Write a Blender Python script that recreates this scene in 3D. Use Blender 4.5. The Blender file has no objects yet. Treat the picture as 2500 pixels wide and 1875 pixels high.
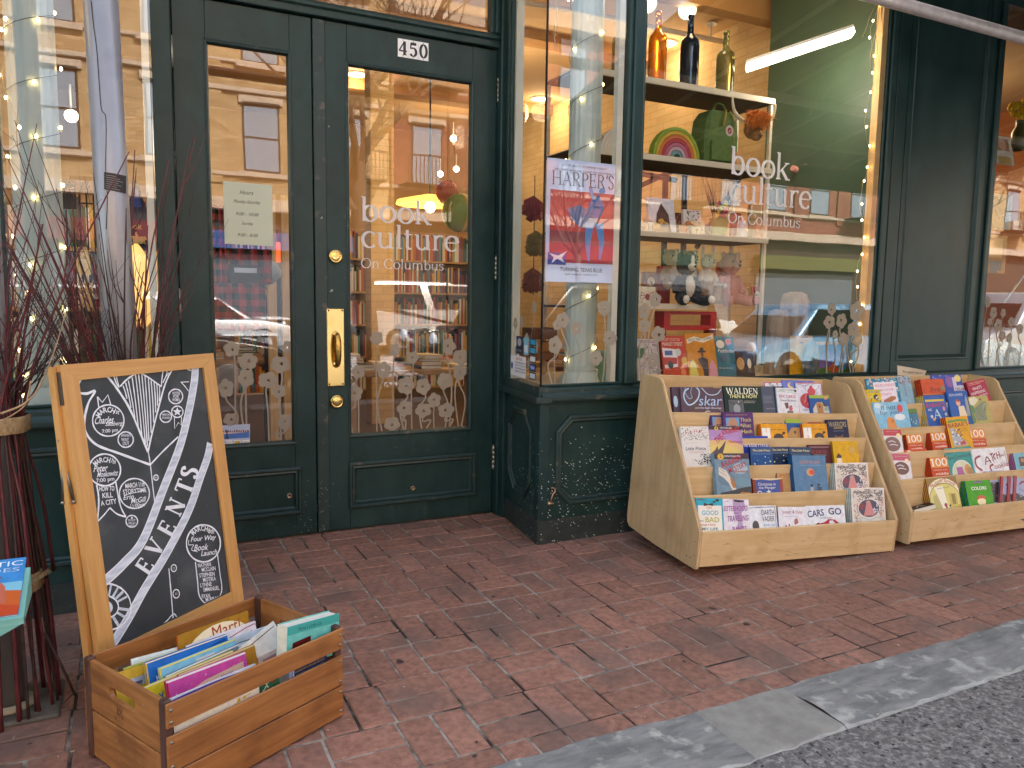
import bpy, math, random
from mathutils import Vector, Matrix
R = math.radians
sc = bpy.context.scene
COL = sc.collection
V = Vector
# ------------------------------------------------------------ camera
CAMZ = 1.25
YAW, PIT, ROL = R(-26.64), R(6.16), R(0.854)
FPX = 1871.0
def cam_axes():
    cy, sy = math.cos(YAW), math.sin(YAW)
    f = V((-sy, cy, 0)); r = V((cy, sy, 0)); u = V((0, 0, 1))
    f2 = f*math.cos(PIT) - u*math.sin(PIT); u2 = u*math.cos(PIT) + f*math.sin(PIT)
    r3 = r*math.cos(ROL) + u2*math.sin(ROL); u3 = -r*math.sin(ROL) + u2*math.cos(ROL)
    return r3, u3, f2
CR, CU, CF = cam_axes()
cam = bpy.data.objects.new("camera", bpy.data.cameras.new("camera")); COL.objects.link(cam)
cam.data.sensor_width = 36; cam.data.lens = FPX/2500*36; cam.data.clip_end = 500; cam.data.clip_start = 0.05
cam.matrix_world = Matrix(((CR.x, CU.x, -CF.x, 0), (CR.y, CU.y, -CF.y, 0), (CR.z, CU.z, -CF.z, CAMZ), (0, 0, 0, 1)))
sc.camera = cam
# ------------------------------------------------------------ sky, sun, exposure
SUN_EL, SUN_AZ = R(42), R(20)      # the sun stands behind the shop: the pavement is in its shade
w = bpy.data.worlds.new("World"); sc.world = w; w.use_nodes = True
nt = w.node_tree; bg = nt.nodes["Background"]
sky = nt.nodes.new("ShaderNodeTexSky"); sky.sky_type = 'NISHITA'; sky.sun_disc = False
sky.sun_elevation = SUN_EL; sky.sun_rotation = SUN_AZ; sky.dust_density = 2.5
hz = nt.nodes.new("ShaderNodeMix"); hz.data_type = 'RGBA'; hz.blend_type = 'MULTIPLY'; hz.inputs[0].default_value = 1; hz.inputs[7].default_value = (1.12, .98, .80, 1)   # thin warm haze over the blue
nt.links.new(sky.outputs[0], hz.inputs[6]); nt.links.new(hz.outputs[2], bg.inputs[0]); bg.inputs[1].default_value = 0.15
sd = V((math.sin(SUN_AZ)*math.cos(SUN_EL), math.cos(SUN_AZ)*math.cos(SUN_EL), math.sin(SUN_EL)))
sun = bpy.data.objects.new("sun", bpy.data.lights.new("sun", 'SUN')); COL.objects.link(sun)
sun.data.energy = 3.3; sun.data.angle = R(0.5); sun.data.color = (1, .95, .87)
sun.rotation_euler = sd.to_track_quat('Z', 'Y').to_euler(); sun.location = (0, 0, 20)
sc.view_settings.view_transform = 'Standard'; sc.view_settings.look = 'None'
sc.view_settings.exposure = 2.62; sc.view_settings.gamma = 1
sc.cycles.use_denoising = True
sc.cycles.max_bounces = 8; sc.cycles.transparent_max_bounces = 24; sc.cycles.diffuse_bounces = 4
sc.cycles.sample_clamp_indirect = 6; sc.cycles.caustics_reflective = False; sc.cycles.caustics_refractive = False
# ------------------------------------------------------------ pixel helpers (photo is 2500 x 1875)
def ray(x, y):
    return (CR*((x-1250)/FPX) - CU*((y-937.5)/FPX) + CF)
def at(x, y, Y):                     # point of the plane y = Y behind a photo pixel
    d = ray(x, y); return V((0, 0, CAMZ)) + d*(Y/d.y)
def atz(x, y, Z):
    d = ray(x, y); return V((0, 0, CAMZ)) + d*((Z-CAMZ)/d.z)
def atx(x, y, X):
    d = ray(x, y); return V((0, 0, CAMZ)) + d*(X/d.x)
def atp(x, y, F):                    # local coordinates on the plane z=0 of frame F
    Fi = F.inverted(); o = Fi @ V((0, 0, CAMZ)); d = Fi.to_3x3() @ ray(x, y)
    return o + d*(-o.z/d.z)
def pr(p):
    d = V(p)-V((0, 0, CAMZ)); z = d.dot(CF); return V((1250+FPX*d.dot(CR)/z, 937.5-FPX*d.dot(CU)/z))
def frame(o, u, v, n=None):
    u = V(u).normalized(); v = V(v).normalized(); n = V(n).normalized() if n else u.cross(v)
    return Matrix(((u.x, v.x, n.x, o[0]), (u.y, v.y, n.y, o[1]), (u.z, v.z, n.z, o[2]), (0, 0, 0, 1)))
def wallf(Y, x=0, z=0):              # frame on a wall facing the street: u right, v up, n to the street
    return frame((x, Y, z), (1, 0, 0), (0, 0, 1), (0, -1, 0))
# ------------------------------------------------------------ materials
MC = {}
def lin(c):
    return c/12.92 if c <= .04045 else ((c+.055)/1.055)**2.4
def hexc(h):
    h = h.lstrip('#'); return tuple(lin(int(h[i:i+2], 16)/255) for i in (0, 2, 4))
def base(name, col, rough=.5, metal=0, spec=.5):
    m = bpy.data.materials.new(name); m.use_nodes = True
    b = m.node_tree.nodes["Principled BSDF"]
    b.inputs["Base Color"].default_value = (*col, 1); b.inputs["Roughness"].default_value = rough
    b.inputs["Metallic"].default_value = metal; b.inputs["Specular IOR Level"].default_value = spec
    return m, m.node_tree, b
def C(h, rough=.42, metal=0):
    k = (h, rough, metal)
    if k not in MC: MC[k] = base("paint_"+h.strip('#'), hexc(h), rough, metal)[0]
    return MC[k]
def noise_mat(name, c1, c2, scale=(5, 5, 5), rough=.5, bump=.15, det=6, lo=.35, hi=.65, c3=None, s3=3, lo3=.55, hi3=.75, metal=0, bscale=None, spec=.5, attr=None, bdist=.003):
    m, t, b = base(name, c1, rough, metal, spec)
    N, L = t.nodes, t.links
    tc = N.new("ShaderNodeTexCoord"); mp = N.new("ShaderNodeMapping"); mp.inputs["Scale"].default_value = scale
    L.new(tc.outputs["Object"], mp.inputs[0])
    nz = N.new("ShaderNodeTexNoise"); nz.inputs["Scale"].default_value = 1; nz.inputs["Detail"].default_value = det; nz.inputs["Roughness"].default_value = .6
    L.new(mp.outputs[0], nz.inputs["Vector"])
    cr = N.new("ShaderNodeValToRGB"); cr.color_ramp.elements[0].position = lo; cr.color_ramp.elements[1].position = hi
    cr.color_ramp.elements[0].color = (*c1, 1); cr.color_ramp.elements[1].color = (*c2, 1)
    L.new(nz.outputs[0], cr.inputs[0]); out = cr.outputs[0]
    if c3:
        n3 = N.new("ShaderNodeTexNoise"); n3.inputs["Scale"].default_value = s3; n3.inputs["Detail"].default_value = 5
        L.new(tc.outputs["Object"], n3.inputs["Vector"])
        r3 = N.new("ShaderNodeValToRGB"); r3.color_ramp.elements[0].position = lo3; r3.color_ramp.elements[1].position = hi3
        mx = N.new("ShaderNodeMix"); mx.data_type = 'RGBA'
        L.new(n3.outputs[0], r3.inputs[0]); L.new(r3.outputs[0], mx.inputs[0]); L.new(out, mx.inputs[6]); mx.inputs[7].default_value = (*c3, 1)
        out = mx.outputs[2]
    if attr:
        at_ = N.new("ShaderNodeAttribute"); at_.attribute_name = attr
        hs = N.new("ShaderNodeHueSaturation"); mr = N.new("ShaderNodeMapRange"); mr.inputs[3].default_value = .80; mr.inputs[4].default_value = 1.16
        L.new(at_.outputs["Fac"], mr.inputs[0]); L.new(mr.outputs[0], hs.inputs["Value"]); L.new(out, hs.inputs["Color"]); out = hs.outputs[0]
    L.new(out, b.inputs["Base Color"])
    if bump:
        bn = N.new("ShaderNodeBump"); bn.inputs["Strength"].default_value = bump; bn.inputs["Distance"].default_value = bdist
        if bscale:
            n4 = N.new("ShaderNodeTexNoise"); n4.inputs["Scale"].default_value = bscale; n4.inputs["Detail"].default_value = 4
            L.new(tc.outputs["Object"], n4.inputs["Vector"]); L.new(n4.outputs[0], bn.inputs["Height"])
        else: L.new(nz.outputs[0], bn.inputs["Height"])
        L.new(bn.outputs[0], b.inputs["Normal"])
    rr = N.new("ShaderNodeMapRange"); rr.inputs[3].default_value = max(0, rough-.12); rr.inputs[4].default_value = min(1, rough+.12)
    L.new(nz.outputs[0], rr.inputs[0]); L.new(rr.outputs[0], b.inputs["Roughness"])
    return m
def brick_mat(name, c1, c2, mort, sx=.22, sz=.075, msize=.012, axis='x', bump=.5):
    m, t, b = base(name, c1, .85)
    N, L = t.nodes, t.links
    tc = N.new("ShaderNodeTexCoord"); sp = N.new("ShaderNodeSeparateXYZ"); cb = N.new("ShaderNodeCombineXYZ")
    L.new(tc.outputs["Object"], sp.inputs[0]); L.new(sp.outputs[0 if axis == 'x' else 1], cb.inputs[0]); L.new(sp.outputs[2], cb.inputs[1])
    br = N.new("ShaderNodeTexBrick"); br.inputs["Scale"].default_value = 1; br.inputs["Brick Width"].default_value = sx; br.inputs["Row Height"].default_value = sz
    br.inputs["Mortar Size"].default_value = msize; br.inputs["Color1"].default_value = (*c1, 1); br.inputs["Color2"].default_value = (*c2, 1); br.inputs["Mortar"].default_value = (*mort, 1)
    L.new(cb.outputs[0], br.inputs[0])
    nz = N.new("ShaderNodeTexNoise"); nz.inputs["Scale"].default_value = 3; nz.inputs["Detail"].default_value = 6; L.new(tc.outputs["Object"], nz.inputs[0])
    hs = N.new("ShaderNodeHueSaturation"); mr = N.new("ShaderNodeMapRange"); mr.inputs[3].default_value = .7; mr.inputs[4].default_value = 1.3
    L.new(nz.outputs[0], mr.inputs[0]); L.new(mr.outputs[0], hs.inputs["Value"]); L.new(br.outputs[0], hs.inputs["Color"]); L.new(hs.outputs[0], b.inputs["Base Color"])
    bn = N.new("ShaderNodeBump"); bn.inputs["Strength"].default_value = bump; bn.inputs["Distance"].default_value = .01; bn.invert = True
    L.new(br.outputs[1], bn.inputs["Height"]); L.new(bn.outputs[0], b.inputs["Normal"])
    return m
def printed(h, rough):               # cover stock with a slight printed mottle
    k = ('print', h, rough)
    if k not in MC: c = hexc(h); MC[k] = noise_mat("cover_"+h.strip('#'), tuple(x*.80 for x in c), tuple(min(1, x*1.16+.004) for x in c), (34, 34, 34), max(rough, .45), .05, det=5, lo=.25, hi=.75, spec=.25)
    return MC[k]
def emit(name, col, s):
    m = bpy.data.materials.new(name); m.use_nodes = True; b = m.node_tree.nodes["Principled BSDF"]
    b.inputs["Base Color"].default_value = (*col, 1); b.inputs["Emission Color"].default_value = (*col, 1); b.inputs["Emission Strength"].default_value = s
    return m
def glass_mat(name, ior=2.02, tint=(1, 1, 1)):
    m = bpy.data.materials.new(name); m.use_nodes = True; t = m.node_tree; N, L = t.nodes, t.links
    N.remove(N["Principled BSDF"])
    tr = N.new("ShaderNodeBsdfTransparent"); tr.inputs[0].default_value = (*tint, 1)
    gl = N.new("ShaderNodeBsdfGlossy"); gl.inputs["Roughness"].default_value = 0
    fr = N.new("ShaderNodeFresnel"); fr.inputs[0].default_value = ior
    ge = N.new("ShaderNodeNewGeometry"); iv = N.new("ShaderNodeMath"); iv.operation = 'SUBTRACT'; iv.inputs[0].default_value = 1
    L.new(ge.outputs["Backfacing"], iv.inputs[1])
    mu = N.new("ShaderNodeMath"); mu.operation = 'MULTIPLY'; L.new(fr.outputs[0], mu.inputs[0]); L.new(iv.outputs[0], mu.inputs[1])
    mx = N.new("ShaderNodeMixShader"); L.new(mu.outputs[0], mx.inputs[0]); L.new(tr.outputs[0], mx.inputs[1]); L.new(gl.outputs[0], mx.inputs[2])
    # old plate glass is slightly wavy
    tc = N.new("ShaderNodeTexCoord"); nz = N.new("ShaderNodeTexNoise"); nz.inputs["Scale"].default_value = 2.2; nz.inputs["Detail"].default_value = 1
    L.new(tc.outputs["Object"], nz.inputs[0]); bn = N.new("ShaderNodeBump"); bn.inputs["Strength"].default_value = .045; bn.inputs["Distance"].default_value = .01
    L.new(nz.outputs[0], bn.inputs["Height"]); L.new(bn.outputs[0], gl.inputs["Normal"])
    L.new(mx.outputs[0], N["Material Output"].inputs[0])
    return m
def film(name, col, tr=.5):          # thin vinyl: part of the light inside shines through
    m, t, b = base(name, col, .6); N, L = t.nodes, t.links; x = N.new("ShaderNodeBsdfTranslucent"); x.inputs[0].default_value = (*col, 1); k = N.new("ShaderNodeMixShader"); k.inputs[0].default_value = tr
    L.new(b.outputs[0], k.inputs[1]); L.new(x.outputs[0], k.inputs[2]); L.new(k.outputs[0], N["Material Output"].inputs[0]); return m
GREEN = noise_mat("green_paint", (.010, .031, .029), (.020, .050, .047), (5, 5, 2.5), .38, .12, bscale=60, c3=(.026, .060, .054), s3=5, lo3=.55, hi3=.85, spec=.3)
GREEN_D = noise_mat("green_paint_worn", (.009, .030, .028), (.020, .044, .040), (14, 14, 14), .5, .25, c3=(.10, .09, .07), s3=18, lo3=.62, hi3=.72)
KICK = noise_mat("green_paint_dusty", (.014, .024, .023), (.035, .042, .038), (12, 12, 20), .7, .4, c3=(.09, .08, .065), s3=22, lo3=.62, hi3=.74)
CREAMP = noise_mat("cream_paint", (.62, .60, .48), (.70, .68, .56), (9, 9, 3), .5, .1)
GLASS = glass_mat("window_glass")
TIMBER = noise_mat("light_timber", (.60, .36, .14), (.72, .46, .21), (60, 60, 3), .5, .1)
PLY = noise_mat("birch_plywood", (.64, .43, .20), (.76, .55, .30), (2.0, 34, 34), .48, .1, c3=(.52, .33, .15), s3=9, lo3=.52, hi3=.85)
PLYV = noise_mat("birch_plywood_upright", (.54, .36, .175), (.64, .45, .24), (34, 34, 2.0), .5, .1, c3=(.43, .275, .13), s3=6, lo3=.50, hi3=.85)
PLYE = noise_mat("plywood_edge", (.38, .22, .09), (.74, .54, .30), (160, 6, 6), .6, .15)
CRATE = noise_mat("stained_pine", (.22, .080, .022), (.46, .195, .055), (3, 42, 46), .42, .2, c3=(.13, .045, .014), s3=7, lo3=.50, hi3=.90, lo=.3, hi=.7)
CRATEE = noise_mat("stained_pine_end", (.22, .080, .022), (.45, .19, .055), (42, 3, 42), .42, .2, c3=(.12, .042, .013), s3=7, lo3=.50, hi3=.90, lo=.3, hi=.7)
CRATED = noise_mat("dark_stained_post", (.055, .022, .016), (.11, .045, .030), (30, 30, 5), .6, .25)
OAK = noise_mat("oak_frame_upright", (.55, .26, .07), (.68, .37, .12), (55, 4, 30), .42, .12, lo=.3, hi=.7)
OAKH = noise_mat("oak_frame_rail", (.55, .26, .07), (.68, .37, .12), (4, 55, 30), .42, .12, lo=.3, hi=.7)
SLATE = noise_mat("chalkboard", (.024, .030, .036), (.048, .056, .064), (3, 2, 3), .55, .03, c3=(.11, .125, .14), s3=5, lo3=.5, hi3=.85)
CHALK = noise_mat("chalk", (.80, .84, .92), (.92, .94, .98), (30, 30, 30), .9, 0)
CHALKS = noise_mat("chalk_wash", (.50, .56, .66), (.74, .79, .88), (14, 60, 14), .9, 0, lo=.38, hi=.6)
METAL = noise_mat("grey_painted_steel", (.27, .265, .275), (.36, .35, .36), (6, 6, 2), .36, .12, c3=(.22, .215, .22), s3=6, lo3=.55, hi3=.8, metal=.35)
BRASS = noise_mat("brass", (.72, .50, .16), (.85, .62, .25), (9, 9, 9), .18, .03, metal=1)
STEEL = C('#b8b4a4', .35, .9)
BURLAP = noise_mat("burlap", (.28, .18, .08), (.45, .32, .17), (140, 140, 60), .95, .6, det=2)
TWIGR = noise_mat("red_twig", (.075, .012, .014), (.14, .022, .026), (30, 30, 30), .5, .1)
TWIGB = noise_mat("brown_twig", (.030, .014, .012), (.060, .026, .020), (30, 30, 30), .6, .1)
TEAL = noise_mat("teal_paint", (.16, .40, .35), (.20, .46, .40), (9, 9, 9), .5, .1)
PAGES = noise_mat("book_pages", (.68, .64, .55), (.82, .79, .70), (3, 3, 400), .9, 0)
WHITE = C('#eceae6', .5)
CREAMB = brick_mat("cream_painted_brick", (.62, .44, .21), (.68, .50, .26), (.57, .40, .19), sz=.068, msize=.006, axis='y', bump=.3)
CREAMX = brick_mat("cream_painted_brick_back", (.62, .44, .21), (.68, .50, .26), (.57, .40, .19), sz=.068, msize=.006, axis='x', bump=.3)
CEIL = noise_mat("tan_ceiling", (.58, .38, .19), (.62, .42, .22), (2, 2, 2), .8, 0)
# ------------------------------------------------------------ mesh builder
class MB:
    def __init__(s, M=None): s.v = []; s.f = []; s.m = []; s.s = []; s.M = M or Matrix.Identity(4); s.a = []
    def add(s, vs, fs, mat=None, smooth=False, M=None, val=0.0):
        k = len(s.v); T = s.M @ M if M else s.M
        s.v += [T @ V(p) for p in vs]
        for f in fs: s.f.append([i+k for i in f]); s.m.append(mat); s.s.append(smooth)
        s.a += [val]*len(vs)
        return s
    def box(s, a, b, mat=None, M=None, val=0.0):
        x0, y0, z0 = a; x1, y1, z1 = b
        vs = [(x0, y0, z0), (x1, y0, z0), (x1, y1, z0), (x0, y1, z0), (x0, y0, z1), (x1, y0, z1), (x1, y1, z1), (x0, y1, z1)]
        return s.add(vs, [(0, 3, 2, 1), (4, 5, 6, 7), (0, 1, 5, 4), (1, 2, 6, 5), (2, 3, 7, 6), (3, 0, 4, 7)], mat, M=M, val=val)
    def bbox(s, a, b, c=.003, mat=None, M=None, val=0.0):      # box with chamfered edges
        a = V(a); b = V(b); m = (a+b)/2; h = (b-a)/2; c = min(c, h.x*.9, h.y*.9, h.z*.9); vs = []; idx = {}
        for sx in (-1, 1):
            for sy in (-1, 1):
                for sz in (-1, 1):
                    for k in range(3):
                        p = V((sx*h.x, sy*h.y, sz*h.z))
                        for j in range(3):
                            if j != k: p[j] -= (sx, sy, sz)[j]*c
                        idx[(sx, sy, sz, k)] = len(vs); vs.append(m+p)
        fs = []
        def face(l, want):
            n = (vs[l[1]]-vs[l[0]]).cross(vs[l[2]]-vs[l[0]])
            fs.append(l if n.dot(want) > 0 else l[::-1])
        for k in range(3):
            o = [j for j in range(3) if j != k]
            for sg in (-1, 1):
                q = []
                for (p, r) in ((-1, -1), (1, -1), (1, 1), (-1, 1)):
                    t = [0, 0, 0]; t[k] = sg; t[o[0]] = p; t[o[1]] = r; q.append(idx[(*t, k)])
                wv = V((0, 0, 0)); wv[k] = sg; face(q, wv)
        for k in range(3):
            o = [j for j in range(3) if j != k]
            for p in (-1, 1):
                for r in (-1, 1):
                    q = []
                    for sg, kk in ((-1, o[0]), (1, o[0]), (1, o[1]), (-1, o[1])):
                        t = [0, 0, 0]; t[k] = sg; t[o[0]] = p; t[o[1]] = r; q.append(idx[(*t, kk)])
                    wv = V((0, 0, 0)); wv[o[0]] = p; wv[o[1]] = r; face(q, wv)
        for sx in (-1, 1):
            for sy in (-1, 1):
                for sz in (-1, 1): face([idx[(sx, sy, sz, k)] for k in range(3)], V((sx, sy, sz)))
        return s.add(vs, fs, mat, M=M, val=val)
    def poly(s, pts, z=0.0, mat=None, M=None):                   # flat polygon in local xy
        return s.add([(p[0], p[1], z) for p in pts], [list(range(len(pts)))], mat, M=M)
    def prism(s, pts, z0, z1, mat=None, M=None, side=None):      # polygon extruded along local z
        n = len(pts); vs = [(p[0], p[1], z0) for p in pts]+[(p[0], p[1], z1) for p in pts]
        area = sum(pts[i][0]*pts[(i+1) % n][1]-pts[(i+1) % n][0]*pts[i][1] for i in range(n))
        lo = list(range(n)); hi = [i+n for i in lo]
        if area*(z1-z0) > 0: caps = [lo[::-1], hi]; sd_ = [(i, (i+1) % n, (i+1) % n+n, i+n) for i in range(n)]
        else: caps = [lo, hi[::-1]]; sd_ = [(i, i+n, (i+1) % n+n, (i+1) % n) for i in range(n)]
        s.add(vs, caps, mat, M=M); k = len(s.v)-2*n
        for f in sd_: s.f.append([i+k for i in f]); s.m.append(side or mat); s.s.append(False)
        return s
    def ell(s, cx, cy, rx, ry, z=0.0, mat=None, n=28, M=None, rot=0):
        c, q = math.cos(rot), math.sin(rot)
        return s.poly([(cx+rx*math.cos(t)*c-ry*math.sin(t)*q, cy+rx*math.cos(t)*q+ry*math.sin(t)*c) for t in [2*math.pi*i/n for i in range(n)]], z, mat, M)
    def tube(s, pts, r, n=8, mat=None, cap=True, M=None):
        pts = [V(p) for p in pts]; rs = r if isinstance(r, (list, tuple)) else [r]*len(pts)
        vs = []; fs = []; up = V((0, 0, 1)); prev = None
        for i, p in enumerate(pts):
            d = (pts[min(i+1, len(pts)-1)]-pts[max(i-1, 0)])
            d = d.normalized() if d.length > 1e-9 else V((0, 0, 1))
            if prev is None: prev = d.orthogonal().normalized()
            a = (prev-d*prev.dot(d)); a = a.normalized() if a.length > 1e-6 else d.orthogonal().normalized(); prev = a; b = d.cross(a)
            for j in range(n):
                t = 2*math.pi*j/n; vs.append(p+(a*math.cos(t)+b*math.sin(t))*rs[i])
        for i in range(len(pts)-1):
            for j in range(n): fs.append((i*n+j, i*n+(j+1) % n, (i+1)*n+(j+1) % n, (i+1)*n+j))
        s.add(vs, fs, mat, True, M=M)
        if cap and n > 2:
            k = len(s.v)-len(vs)
            s.f.append([k+j for j in range(n)][::-1]); s.m.append(mat); s.s.append(False)
            s.f.append([k+(len(pts)-1)*n+j for j in range(n)]); s.m.append(mat); s.s.append(False)
        return s
    def lathe(s, prof, c=(0, 0, 0), n=24, mat=None, M=None, sx=1, sy=1):   # prof [(r,z)] about local z
        vs = []; fs = []
        for r, z in prof:
            for j in range(n):
                t = 2*math.pi*j/n; vs.append((c[0]+r*math.cos(t)*sx, c[1]+r*math.sin(t)*sy, c[2]+z))
        for i in range(len(prof)-1):
            for j in range(n): fs.append((i*n+j, i*n+(j+1) % n, (i+1)*n+(j+1) % n, (i+1)*n+j))
        return s.add(vs, fs, mat, True, M=M)
    def ball(s, c, r, n=12, mat=None, M=None, sc_=(1, 1, 1), jit=0, rnd=None):
        vs = []; fs = []; h = n//2
        for i in range(h+1):
            p = math.pi*i/h
            for j in range(n):
                t = 2*math.pi*j/n; k = 1+(rnd.uniform(-jit, jit) if rnd else 0)
                vs.append((c[0]+r*sc_[0]*k*math.sin(p)*math.cos(t), c[1]+r*sc_[1]*k*math.sin(p)*math.sin(t), c[2]-r*sc_[2]*k*math.cos(p)))
        for i in range(h):
            for j in range(n): fs.append((i*n+j, i*n+(j+1) % n, (i+1)*n+(j+1) % n, (i+1)*n+j))
        return s.add(vs, fs, mat, True, M=M)
    def ribbon(s, pts, wd, z=0.0, mat=None, M=None, closed=False):   # flat ribbon in local xy; wd number or list
        P = [V((p[0], p[1])) for p in pts]; n = len(P); vs = []
        W_ = wd if isinstance(wd, (list, tuple)) else [wd]*n
        for i in range(n):
            if closed: d = P[(i+1) % n]-P[i-1]
            else: d = P[min(i+1, n-1)]-P[max(i-1, 0)]
            d = d.normalized() if d.length > 1e-9 else V((1, 0)); nn = V((-d.y, d.x))*W_[i]/2
            vs += [(P[i].x-nn.x, P[i].y-nn.y, z), (P[i].x+nn.x, P[i].y+nn.y, z)]
        fs = [(2*i, 2*i+2, 2*i+3, 2*i+1) for i in range(n-1)]
        if closed: fs.append((2*n-2, 0, 1, 2*n-1))
        return s.add(vs, fs, mat, M=M)
    def sweep(s, pts, prof, mat=None, M=None, cap=False):     # moulding: prof [(inset, height)] round a convex ccw polygon
        n = len(pts); rings = []
        P = [V((p[0], p[1])) for p in pts]
        for ins, hz in prof:
            ring = []
            for i in range(n):
                d0 = (P[i]-P[i-1]).normalized(); d1 = (P[(i+1) % n]-P[i]).normalized()
                n0 = V((-d0.y, d0.x)); n1 = V((-d1.y, d1.x)); b = (n0+n1).normalized()
                k = ins/max(.2, b.dot(n0)); ring.append((P[i].x+b.x*k, P[i].y+b.y*k, hz))
            rings.append(ring)
        vs = [p for r_ in rings for p in r_]; fs = []
        for k in range(len(rings)-1):
            for i in range(n): fs.append((k*n+i, k*n+(i+1) % n, (k+1)*n+(i+1) % n, (k+1)*n+i))
        if cap: fs.append([(len(rings)-1)*n+i for i in range(n)])
        return s.add(vs, fs, mat, M=M)
    def build(s, name, mat=None, parent=None, world=True, origin=None):
        me = bpy.data.meshes.new(name); Mi = None; off = V((0, 0, 0))
        if parent is not None and world:
            p = parent
            while p.parent: p = p.parent
            Mi = p.matrix_basis.inverted()
        if parent is None:
            if origin is None and s.v:
                xs = [p.x for p in s.v]; ys = [p.y for p in s.v]; zs = [p.z for p in s.v]
                off = V(((min(xs)+max(xs))/2, (min(ys)+max(ys))/2, min(zs)))
            elif origin is not None: off = V(origin)
        vs = [(Mi @ p if Mi else p-off) for p in s.v]
        me.from_pydata([tuple(p) for p in vs], [], s.f)
        mats = []; ids = []
        for m in s.m:
            m = m or mat
            if m not in mats: mats.append(m)
            ids.append(mats.index(m))
        for m in mats: me.materials.append(m)
        me.polygons.foreach_set("material_index", ids); me.polygons.foreach_set("use_smooth", s.s)
        if any(s.a):
            at_ = me.attributes.new("tone", 'FLOAT', 'POINT'); at_.data.foreach_set("value", s.a)
        me.update()
        o = bpy.data.objects.new(name, me); COL.objects.link(o)
        if parent: o.parent = parent
        else: o.location = off
        return o
def tag(o, label=None, cat=None, group=None, kind=None):
    for k, x in (("label", label), ("category", cat), ("group", group), ("kind", kind)):
        if x: o[k] = x
    return o
def empty(name, M, label, cat, group=None):
    o = bpy.data.objects.new(name, None); COL.objects.link(o); o.empty_display_size = .05
    o.matrix_basis = M if isinstance(M, Matrix) else Matrix.Translation(V(M))
    return tag(o, label, cat, group)
def copy_tree(o, M=None, label=None, parent=None):
    c = o.copy(); COL.objects.link(c)
    if parent: c.parent = parent
    if M is not None: c.matrix_basis = M
    if label: c['label'] = label
    for ch in [x for x in bpy.data.objects if x.parent == o]: copy_tree(ch, parent=c)
    return c
def smooth(pts, n=6):                     # Catmull-Rom
    out = []; P = [V((*p, 0)) if len(p) == 2 else V(p) for p in pts]
    for i in range(len(P)-1):
        a, b, c, d = P[max(i-1, 0)], P[i], P[i+1], P[min(i+2, len(P)-1)]
        for k in range(n):
            t = k/n; out.append(.5*((2*b)+(c-a)*t+(2*a-5*b+4*c-d)*t*t+(3*b-a-3*c+d)*t**3))
    out.append(P[-1]); return out
# ------------------------------------------------------------ lettering
TXC = {}
def tmesh(st, bold=0.0):
    k = (st, bold)
    if k not in TXC:
        cu = bpy.data.curves.new("lettering", 'FONT'); cu.body = st; cu.size = 1; cu.resolution_u = 3; cu.offset = bold; cu.fill_mode = 'FRONT'
        o = bpy.data.objects.new("lettering", cu); me = bpy.data.meshes.new_from_object(o)
        vs = [v.co.copy() for v in me.vertices]; fs = [list(p.vertices) for p in me.polygons]
        bpy.data.objects.remove(o); bpy.data.curves.remove(cu); bpy.data.meshes.remove(me)
        xs = [v.x for v in vs] or [0]; ys = [v.y for v in vs] or [0]
        x0, x1, y0, y1 = min(xs), max(xs), min(ys), max(ys)
        TXC[k] = ([((v.x-x0)/(x1-x0 or 1), (v.y-y0)/(y1-y0 or 1)) for v in vs], fs, (x1-x0), (y1-y0))
    return TXC[k]
def text(mb, st, cx, cy, wd, ht, mat, z=.0006, rot=0, shear=0, bold=.012, M=None):   # fitted into a wd x ht box centred at cx, cy
    vs, fs, _, _ = tmesh(st, bold); c, q = math.cos(rot), math.sin(rot); out = []
    for x, y in vs:
        lx = (x-.5)*wd+(y-.5)*ht*shear; ly = (y-.5)*ht
        out.append((cx+lx*c-ly*q, cy+lx*q+ly*c, z))
    mb.add(out, fs, mat, M=M)
Tk, tn = .088, .036
def ar(cx, cy, rx, ry, a0=0, a1=360): return ('a', cx, cy, rx, ry, a0, a1)
def ln(a, b, c, d, w_=Tk): return ('l', a, b, c, d, w_)
def sf(a, b, y): return ('l', a, y, b, y, .034)
SC = [(.40, .56), (.33, .67), (.21, .70), (.10, .64), (.08, .53), (.16, .43), (.29, .35), (.38, .25), (.37, .10), (.25, .01), (.13, .02), (.05, .14)]
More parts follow.
